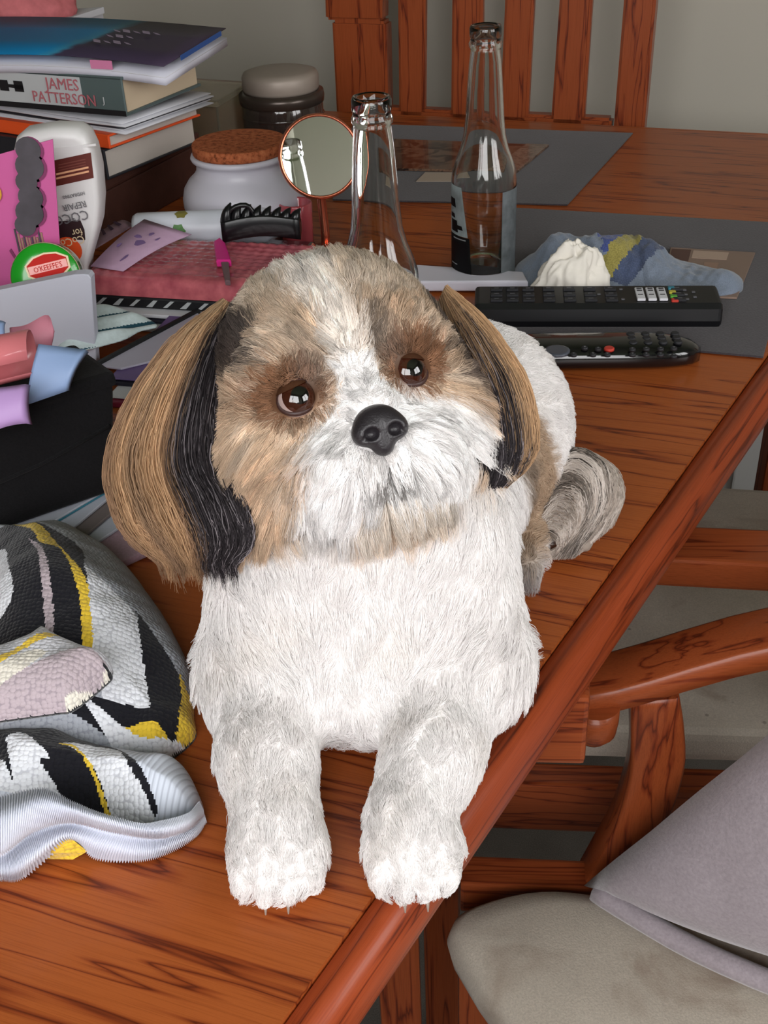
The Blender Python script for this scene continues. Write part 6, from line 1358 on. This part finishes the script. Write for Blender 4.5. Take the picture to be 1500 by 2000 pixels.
def groom(P, fn_dir, fn_len, fn_lift, Kp=6, clump=0.6, ng=3000, r0=0.00022, jitter=0.35, seed=1, droop=0.0, big=0):
    r = np.random.default_rng(seed); N = len(P); nn = grad(sdf_dog, P)
    dr = fn_dir(P, nn); dr = dr + r.normal(size=(N, 3)) * jitter * 0.5 + np.stack([vnoise(P, 230, seed + k) for k in range(3)], 1) * jitter
    dr = nrm(dr - nn * (dr * nn).sum(1, keepdims=True)); ln = fn_len(P) * r.uniform(0.7, 1.12, N); lf = fn_lift(P)
    t = np.linspace(0, 1, Kp)[None, :, None]; lf = lf[:, None, None]; ln_ = ln[:, None, None]
    S_ = P[:, None] + ln_ * (nn[:, None] * lf * (t - 0.35 * t * t) + dr[:, None] * (1 - 0.55 * lf) * (0.35 * t + 0.65 * t * t))
    S_[..., 2] -= (droop * ln_[..., 0] * t[..., 0] ** 2)
    gi = r.choice(N, min(ng, N // 6), replace=False); near = nearest(P[gi], P); gS = S_[gi][near] ; off = (P - P[gi][near])[:, None]
    k = clump * r.uniform(0.5, 1.0, N)[:, None, None] * t ** 1.2
    S_ = S_ * (1 - k) + (gS + off * (1 - t) * 0.9) * k
    if big:
        g2 = r.choice(N, big, replace=False); n2 = nearest(P[g2], P); gS = S_[g2][n2] * (1.0) + (S_[g2][n2] - P[g2][n2][:, None]) * r.uniform(-0.15, 0.25, big)[n2][:, None, None]; off = (P - P[g2][n2])[:, None]
        k = 0.72 * r.uniform(0.6, 1.0, N)[:, None, None] * t ** 1.4; S_ = S_ * (1 - k) + (gS + off * (1 - t * 0.85)) * k
    S_ += r.normal(size=S_.shape) * 0.00035 * t
    rad = r0 * r.uniform(0.75, 1.25, (N, 1)) * (1 - 0.80 * np.linspace(0, 1, Kp)[None, :] ** 1.5)
    lock_tone = (1 + 0.11 * r.normal(size=big))[n2] if big else np.ones(N)
    return S_, rad, near, gi, lock_tone[:, None]
CAMP = np.array([0, 0, 1.16])
facing = lambda P: 0.30 + 0.70 * (((CAMP - P) * grad(sdf_dog, P)).sum(1) > -0.10)
is_head = lambda P: sdf_head(P) < sdf_body(P) - 0.002
# ---- body coat
def away(P):                                                                  # bare skin at the eyes and the nose
    L = w2h(P); k = np.ones(len(P), bool)
    for e_ in EYES: k &= np.linalg.norm((L - np.array(e_)) * np.array([0.92, 1.12, 0.8]), axis=1) > 0.0098
    return k & (np.linalg.norm((L - np.array([0.0008, -0.0215, 0.068])) * np.array([1, 1.15, 1]), axis=1) > 0.0122)
def dir_body(P, n):
    d = np.zeros_like(P); d[:, 2] = -0.9; d[:, 1] = 0.15
    leg = sstep(0.425, 0.39, P[:, 1]) * sstep(0.835, 0.80, P[:, 2]); d = d * (1 - leg[:, None]) + np.array([0, -1.0, -0.35]) * leg[:, None]
    ch = np.exp(-((P[:, 0] + 0.016) / 0.022) ** 2) * sstep(0.45, 0.43, P[:, 1]); d[:, 0] += -0.5 * (P[:, 0] + 0.016) / 0.03 * (1 - leg) * (1 - ch)
    bk = sstep(0.50, 0.56, P[:, 1]); d = d * (1 - bk[:, None]) + np.array([0.30, 0.65, -0.75]) * bk[:, None]
    return d
def len_body(P):
    l = 0.0160 + 0.004 * sstep(0.86, 0.80, P[:, 2]) * sstep(0.44, 0.40, np.abs(P[:, 1])) 
    leg = sstep(0.425, 0.39, P[:, 1]); l = l * (1 - leg) + 0.0100 * leg; l = l * (1 - 0.42 * sstep(0.338, 0.326, P[:, 1]))
    return l * (1 - 0.35 * sstep(0.52, 0.58, P[:, 1]))
Pb = sample_surface(VB, QB, 76000, lambda C_: facing(C_) * (C_[:, 2] > T + 0.002) * np.where(is_head(C_), 0.0, 1.0) * (1 + 1.2 * sstep(0.42, 0.37, C_[:, 1])))
Sb, Rb, nb, gb, tb3 = groom(Pb, dir_body, len_body, lambda P: 0.32 - 0.05 * sstep(0.42, 0.37, P[:, 1]), 6, 0.55, 4500, 0.00024, 0.26, 5, 0.0, 1300)
cb_ = coat_colour(Pb); cb_ *= (1 + 0.03 * rng.normal(size=(len(Pb), 1))) * (1 + 0.03 * rng.normal(size=(len(gb), 1))[nb])
fur_object('body_coat', dog, Sb, Rb, cb_)
# ---- head coat
def dir_head(P, n):
    L = w2h(P); x, y = L[:, 0], L[:, 1]; d = np.zeros_like(L)
    d[:, 0] = x - 0.002; d[:, 1] = y + 0.004                                  # away from the bridge of the nose
    d[:, :2] = nrm(d[:, :2]); d[:, 1] += np.where(y > 0.02, 0.35, -0.55 * sstep(0.01, -0.02, y)); d[:, 2] = -0.25
    mz = (sstep(1.25, 0.8, np.hypot((x - 0.006) / 0.046, (y + 0.036) / 0.028)) * (L[:, 2] > 0.015))[:, None]
    m = np.zeros_like(L); m[:, 0] = (x - 0.001) * 1.0; m[:, 1] = y + 0.018; m[:, :2] = nrm(m[:, :2]); m[:, 1] -= 0.55 * (y < -0.015)
    br = (sstep(0.014, 0.008, np.abs(x)) * sstep(-0.020, -0.010, y) * sstep(0.03, 0.016, y))[:, None]
    d = d * (1 - mz) + m * mz; b = np.zeros_like(L); b[:, 0] = np.sign(x) * 0.5 + x * 30; b[:, 1] = 0.9; d = d * (1 - br) + b * br
    for e_ in EYES:                                                           # brush the hair off the eyes
        v = L - np.array(e_); r = np.linalg.norm(v[:, :2], axis=1); k = (0.95 * sstep(0.022, 0.013, r))[:, None]; o_ = v.copy(); o_[:, 2] = 0; d = d * (1 - k) + nrm(o_) * k
    return d @ HA
def len_head(P):
    L = w2h(P); x, y, zf = L.T
    l = 0.0205 + 0.006 * sstep(0.03, 0.06, y) + 0.006 * sstep(0.030, 0.055, np.abs(x)) * sstep(0.04, 0.0, y) + 0.004 * sstep(-0.02, -0.05, y)
    l = l * (1 - 0.45 * sstep(0.03, 0.016, np.hypot(x, y + 0.004)))
    mz = sstep(1.2, 0.8, np.hypot((x - 0.006) / 0.046, (y + 0.036) / 0.028)) * (zf > 0.02); l = l * (1 - mz) + mz * (0.0125 + 0.010 * sstep(-0.03, -0.05, y))
    l = np.where((np.abs(x) < 0.012) & (y > -0.02) & (y < 0.016), 0.0075, l)
    for e_ in EYES: l = l * (1 - 0.62 * sstep(0.024, 0.013, np.linalg.norm(L - np.array(e_), axis=1)))
    return l * (1 - 0.5 * sstep(0.018, 0.012, np.linalg.norm(L - np.array([0.0008, -0.0215, 0.068]), axis=1)))
Ph = sample_surface(VB, QB, 78000, lambda C_: facing(C_) * np.where(is_head(C_), 1.0, 0.0)); Ph = Ph[away(Ph)]
Sh, Rh, nh, gh, th3 = groom(Ph, dir_head, len_head, lambda P: 0.46 + 0.16 * sstep(0.03, 0.06, w2h(P)[:, 1]), 7, 0.60, 4200, 0.00022, 0.30, 17, 0.12, 1150)
ch_ = coat_colour(Ph, rng.normal(size=(len(Ph), 3)) * 0.0012); ch_ *= (1 + 0.07 * rng.normal(size=(len(Ph), 1))) * (1 + 0.12 * rng.normal(size=(len(gh), 1))[nh]) * th3
fur_object('head_coat', dog, Sh, Rh, ch_)
# ---- ears: a leather flap as mesh, long hair over it
VW = np.array(PTS['front'])
def ear(name, key, label, n, colour, seed, bulge):
    r = np.random.default_rng(seed); A = np.array(catmull(PTS[key + '_out'], 41)); Bc = np.array(catmull(PTS[key + '_in'], 41)); m = 17
    s_ = np.linspace(0, 1, m)[:, None, None]; base = A[None] * (1 - s_) + Bc[None] * s_; bl = np.sin(np.pi * s_) * np.sin(np.pi * np.clip(np.linspace(0, 1, 41), 0.03, 0.97))[None, :, None] ** 0.6
    ctr = base.mean(axis=(0, 1)); shrink = lambda X_: ctr + (X_ - ctr) * np.array([0.90, 0.94, 0.94])
    F_ = shrink(base + VW * bl * bulge * 0.75); B_ = shrink(base - VW * bl * bulge * 0.55 - VW * 0.001)
    bm = bmesh.new()
    for X_, flip in ((F_, 0), (B_, 1)):
        vs = [[bm.verts.new(p) for p in row] for row in X_]
        for i in range(m - 1):
            for k in range(40):
                f = bm.faces.new((vs[i][k], vs[i][k + 1], vs[i + 1][k + 1], vs[i + 1][k])); f.smooth = True
    bmesh.ops.remove_doubles(bm, verts=bm.verts, dist=0.0012)
    o = obj(name, bm, M_skin, dog); cmesh = np.array([v.co[:] for v in o.data.vertices]) + DB
    sv = np.clip(np.array([np.argmin(np.linalg.norm((base - p).reshape(-1, 3), axis=1)) // 41 for p in cmesh]) / (m - 1), 0, 1); tv = np.array([np.argmin(np.linalg.norm((base - p).reshape(-1, 3), axis=1)) % 41 for p in cmesh]) / 40
    at = o.data.color_attributes.new('coat', 'FLOAT_COLOR', 'POINT'); at.data.foreach_set('color', np.concatenate([colour(sv, tv, r, False), np.ones((len(sv), 1))], 1).astype(np.float32).ravel())
    if label: o['label'] = label
    # hair
    Kp = 12; s = r.random(n); t0 = np.clip(r.beta(0.9, 1.6, n) * 0.85 - 0.05, 0, 0.8); t1 = np.clip(t0 + r.uniform(0.25, 0.6, n), 0, 1.0 + 0.05 * r.normal(size=n)); layer = r.uniform(-0.5, 1.0, n)
    # clumping: strands of one lock share a place and drift
    ncl = n // 16; lock = r.integers(0, ncl, n); ls = r.random(ncl); lt = np.clip(r.beta(0.9, 1.6, ncl) * 0.85 - 0.05, 0, 0.75); wob = r.normal(size=ncl)
    s = np.clip(ls[lock] + r.normal(size=n) * 0.026, 0, 1); t0 = np.clip(lt[lock] + r.normal(size=n) * 0.05, 0, 0.85); t1 = np.minimum(t0 + (0.30 + 0.40 * r.random(ncl))[lock] + 0.05 * r.normal(size=n), 1.0 + 0.05 * r.normal(size=n) + 0.05 * r.normal(size=ncl)[lock]); layer = (r.uniform(-0.3, 1.0, ncl))[lock] + 0.2 * r.normal(size=n)
    tt = t0[:, None] + (t1 - t0)[:, None] * np.linspace(0, 1, Kp)[None]; conv = np.linspace(0, 1, Kp)[None]
    ss = s[:, None] + ((ls[lock] - s)[:, None] * 0.45) * conv ** 1.5 + 0.025 * wob[lock][:, None] * np.sin(conv * 3.2); ss = np.clip(ss, -0.02, 1.02)
    over = np.maximum(tt - 1, 0); tq = np.clip(tt, 0, 1) * 40; i0 = np.minimum(tq.astype(int), 39); f = (tq - i0)[..., None]
    Pa = A[i0] * (1 - f) + A[i0 + 1] * f; Pb_ = Bc[i0] * (1 - f) + Bc[i0 + 1] * f; X_ = Pa * (1 - ss[..., None]) + Pb_ * ss[..., None]
    X_[..., 2] -= over * 0.09
    lay = layer[:, None] * (0.35 + 0.65 * np.sin(np.pi * np.clip(ss, 0, 1))) * np.sin(np.pi * np.clip(tt * 0.86 + 0.07, 0, 1)) ** 0.6
    X_ += VW * (lay * bulge + 0.0015)[..., None] + r.normal(size=X_.shape) * 0.0003
    rad = 0.00021 * r.uniform(0.7, 1.3, (n, 1)) * (1 - 0.8 * conv ** 2)
    cc = colour(s, (t0 + t1) / 2, r, True) * (1 + 0.10 * r.normal(size=(n, 1))) * (1 + 0.16 * r.normal(size=(ncl, 1)))[lock]
    fur_object('ear_hair', o, X_, rad, cc)
C_gold, C_ebr, C_black, C_sil = L3(204, 166, 128), L3(136, 106, 84), L3(52, 47, 50), L3(140, 132, 136)
def colL(s, t, r, hair):
    st = np.sin(s * 23 + 0.6) * 0.5 + np.sin(s * 9 + 2) * 0.5; k = sstep(-0.1, 0.8, st)[:, None]; c = C_gold * (1 - k * 0.75) + C_ebr * k * 0.75
    up = sstep(0.35, 0.1, t)[:, None]; c = c * (1 - 0.7 * up) + L3(214, 188, 156) * 0.7 * up; bl_s = (sstep(0.16, 0.26, s) * sstep(0.42, 0.30, s) * sstep(0.25, 0.45, t))[:, None]; c = c * (1 - 0.55 * bl_s) + L3(112, 92, 80) * 0.55 * bl_s; lo_ = sstep(0.55, 0.95, t)[:, None]; c = c * (1 - 0.45 * lo_) + L3(120, 92, 74) * 0.45 * lo_
    edge = 0.60 + 0.10 * sstep(0.5, 0.1, t); b = sstep(edge - 0.04, edge + 0.05, s + (0.03 * r.normal(size=len(s)) if hair else 0))[:, None]; bk = np.tile(C_black, (len(s), 1))
    if hair: w_ = (r.random(len(s)) < 0.20)[:, None]; bk = np.where(w_, C_sil, bk)
    return c * (1 - b) + bk * b
def colR(s, t, r, hair):
    c = C_gold * 0.8 + np.zeros((len(s), 3)); k = sstep(0.2, 0.7, s)[:, None]; c = c * (1 - 0.4 * k) + C_ebr * 0.4 * k
    b = (sstep(0.14, 0.30, s + (0.05 * r.normal(size=len(s)) if hair else 0)) * sstep(0.26, 0.44, t) + sstep(0.66, 0.84, t) * sstep(-0.05, 0.12, s))[:, None]; b = np.clip(b, 0, 1); bk = np.tile(C_black, (len(s), 1))
    if hair: w_ = (r.random(len(s)) < 0.12)[:, None]; bk = np.where(w_, C_sil, bk)
    return c * (1 - b) + bk * b
ear('ear', 'earL', 'tan and gold ear with a black inner edge', 26000, colL, 3, 0.017)
ear('ear', 'earR', 'brown ear with a black tip', 14000, colR, 4, 0.011)
# ---- tail: curled plume on the table
r = np.random.default_rng(9); ta_, tb2, tc2 = (np.array(catmull(PTS[k], 21)) for k in ('tail_a', 'tail_b', 'tail_c'))
TL = np.stack([ta_, tb2, tc2]); TL[..., 2] = np.maximum(TL[..., 2], T + 0.006)
bm = bmesh.new(); pth = [tb2[0] + np.array([-0.030, 0.008, 0.0])] + [TL[1][k] * 0.6 + TL[2][min(20, k)] * 0.4 for k in (0, 5, 9, 13, 16)]
pth = np.array(catmull(pth, 14)); pth[:, 2] = T + 0.0115; tube(bm, pth, [0.011, 0.0105, 0.010, 0.010, 0.009, 0.009, 0.008, 0.008, 0.007, 0.007, 0.006, 0.005, 0.004, 0.002], 14)
tail = obj('tail', bm, plain('tail_base', (150, 138, 128), 0.9, 0.1), dog)
n = 11000; g_ = r.random(n) * 2; ncl = 260; lk = r.integers(0, ncl, n); g_ = np.clip((r.random(ncl) * 2)[lk] + 0.06 * r.normal(size=n), -0.08, 2.1); t0 = np.clip(r.random(ncl)[lk] * 0.5 + 0.06 * r.normal(size=n), 0, 0.7); t1 = np.clip(t0 + r.uniform(0.35, 0.75, ncl)[lk] + 0.04 * r.normal(size=n), 0, 1)
Kp = 12; tt = (t0[:, None] + (t1 - t0)[:, None] * np.linspace(0, 1, Kp)[None]) * 20; i0 = np.minimum(tt.astype(int), 19); f = (tt - i0)[..., None]; gi0 = np.clip(g_, 0, 1.999).astype(int); gf = (g_ - gi0)[:, None, None]
E0 = TL[gi0[:, None], i0] * (1 - f) + TL[gi0[:, None], i0 + 1] * f; E1 = TL[gi0[:, None] + 1, i0] * (1 - f) + TL[gi0[:, None] + 1, i0 + 1] * f
X_ = E0 * (1 - gf) + E1 * gf; hgt = (r.uniform(0, 1, ncl)[lk] * 0.026)[:, None] * np.sin(np.pi * np.clip(tt / 20 * 0.8 + 0.2, 0, 1)) ** 0.7; X_[..., 2] += hgt * np.sin(np.pi * np.clip(g_ / 2, 0.05, 0.95))[:, None]; X_ += r.normal(size=X_.shape) * 0.0004
cc = L3(172, 160, 150) * (1 + 0.22 * r.normal(size=(ncl, 1)))[lk] * (1 + 0.1 * r.normal(size=(n, 1))); dk = (r.random(ncl) < 0.09)[lk]; cc[dk] *= 0.3; wt = (r.random(ncl) < 0.25)[lk]; cc[wt] = L3(214, 204, 196)
fur_object('tail_plume', tail, X_, 0.00026 * r.uniform(0.7, 1.3, (n, 1)) * (1 - 0.8 * np.linspace(0, 1, Kp)[None] ** 2), cc)
# ---- eyes, nose, claws
M_scl = plain('eye_white', (170, 150, 146), 0.05, 0.5, coat=1.0); M_iris = plain('brown_iris', (52, 22, 12), 0.04, 0.5, coat=1.0); M_pup = plain('pupil', (8, 6, 7), 0.03, 0.5, coat=1.0); M_lidu = plain('brown_lid_hair', (98, 64, 44), 0.85, 0.1, bump=(1500, 0.4, 0.0004)); M_lidm = plain('eyelid_skin', (58, 36, 32), 0.45, 0.4)
for sgn, e_, gx, gy in ((-1, EYES[0], 0.02, 0.02), (1, EYES[1], 0.16, 0.00)):
    g = nrm(np.array([gx, gy, 1.0])); rad = 0.0089; up_ = nrm(np.array([0, 1.0, 0]) - g * g[1]); sd = np.cross(up_, g)
    def cap(r_, a0, a1, nr=10):
        t = bmesh.new(); rows = []
        for a in np.linspace(a0, a1, nr):
            rows.append([t.verts.new(h2w(np.array(e_) + g * r_ * math.cos(a) + (sd * math.cos(p_) + up_ * math.sin(p_)) * r_ * math.sin(max(a, 1e-4)))) for p_ in np.linspace(0, 2 * math.pi, 33)[:-1]])
        for p_, q_ in zip(rows, rows[1:]):
            for i in range(32): t.faces.new((p_[i], p_[(i + 1) % 32], q_[(i + 1) % 32], q_[i])).smooth = True
        bmesh.ops.remove_doubles(t, verts=t.verts, dist=1e-6); return t
    eye = obj('eye', cap(rad, 0.0, 3.1, 22), M_scl, dog)
    obj('iris', cap(rad * 1.006, 0.0, 0.98, 12), M_iris, eye); obj('pupil', cap(rad * 1.014, 0.0, 0.46, 8), M_pup, eye)
    t = bmesh.new(); rows_ = []
    ax_ = nrm(up_ * 0.93 + g * 0.10 - sd * 0.22 * sgn * -1); b1 = nrm(np.cross(ax_, g)); b2 = np.cross(ax_, b1)
    for a in np.linspace(0.02, 1.02, 9): rows_.append([t.verts.new(h2w(np.array(e_) + (ax_ * math.cos(a) + (b1 * math.cos(p_) + b2 * math.sin(p_)) * math.sin(a)) * rad * 1.055)) for p_ in np.linspace(0, 2 * math.pi, 33)[:-1]])
    for p_, q_ in zip(rows_, rows_[1:]):
        for i in range(32): t.faces.new((p_[i], p_[(i + 1) % 32], q_[(i + 1) % 32], q_[i])).smooth = True
    bmesh.ops.solidify(t, geom=list(t.faces), thickness=0.0004); bm = NB(); merge(bm, t); obj('eyelid', bm, M_lidu, eye, label='brown upper lid')
    lid = [h2w(np.array(e_) + np.array([0.0082 * math.cos(a) * (1.0), 0.0070 * math.sin(a) + 0.0010 * math.cos(a) * sgn * -1, 0.0048 - 0.0040 * math.cos(a) ** 2])) for a in np.linspace(0, 2 * math.pi, 30)]
    bm = NB(); tube(bm, lid, 0.0014, 8); obj('eyelid', bm, M_lidm, eye)
NC = np.array([0.0008, -0.0205, 0.066])
def sdf_nose(P):
    L = P - NC
    d = s_ell(L, (0, 0.001, 0.0), (0.0106, 0.0084, 0.0082)); d = smin(d, s_ell(L, (-0.0062, -0.0022, 0.0015), (0.0066, 0.0058, 0.0062)), 0.003); d = smin(d, s_ell(L, (0.0062, -0.0022, 0.0015), (0.0066, 0.0058, 0.0062)), 0.003)
    d = smin(d, s_ell(L, (0, -0.0075, 0.0005), (0.0052, 0.0058, 0.0055)), 0.003)
    for s_ in (-1, 1):
        d = -smin(-d, s_ell(L, (s_ * 0.0055, -0.0034, 0.0080), (0.0034, 0.0029, 0.0052)), 0.0012); d = -smin(-d, s_caps(L, (s_ * 0.0066, -0.0046, 0.0076), (s_ * 0.0112, -0.0056, 0.0046), 0.0014, 0.0009), 0.001)
    return -smin(-d, s_caps(L, (0, 0.0015, 0.0088), (0, -0.0120, 0.0062), 0.0006, 0.0008), 0.0009)
Vn, Qn = surface_nets(sdf_nose, NC - 0.0165, NC + 0.0165, 0.00055)
nm = bpy.data.meshes.new('nose'); nm.from_pydata((h2w(Vn) - DB).tolist(), [], Qn.tolist()); nm.polygons.foreach_set('use_smooth', np.ones(len(Qn), bool)); nm.update()
nm.materials.append(plain('wet_black_nose', (34, 30, 34), 0.42, 0.5, coat=0.12, bump=(1100, 0.5, 0.0006))); no = bpy.data.objects.new('nose', nm); COL.objects.link(no); no.parent = dog
M_claw = plain('horn_claw', (150, 136, 126), 0.35, 0.5)
for tip in ((-0.0535, 0.336), (0.0065, 0.334)):
    for k in (-0.5, 0.5):
        c_ = np.array([tip[0] + 0.0098 * k, tip[1] - 0.0160, T + 0.0072]); bm = NB(); tube(bm, [c_, c_ + np.array([0, -0.004, -0.001]), c_ + np.array([0, -0.0068, -0.0045])], [0.0012, 0.0010, 0.0003], 8); obj('claw', bm, M_claw, dog)
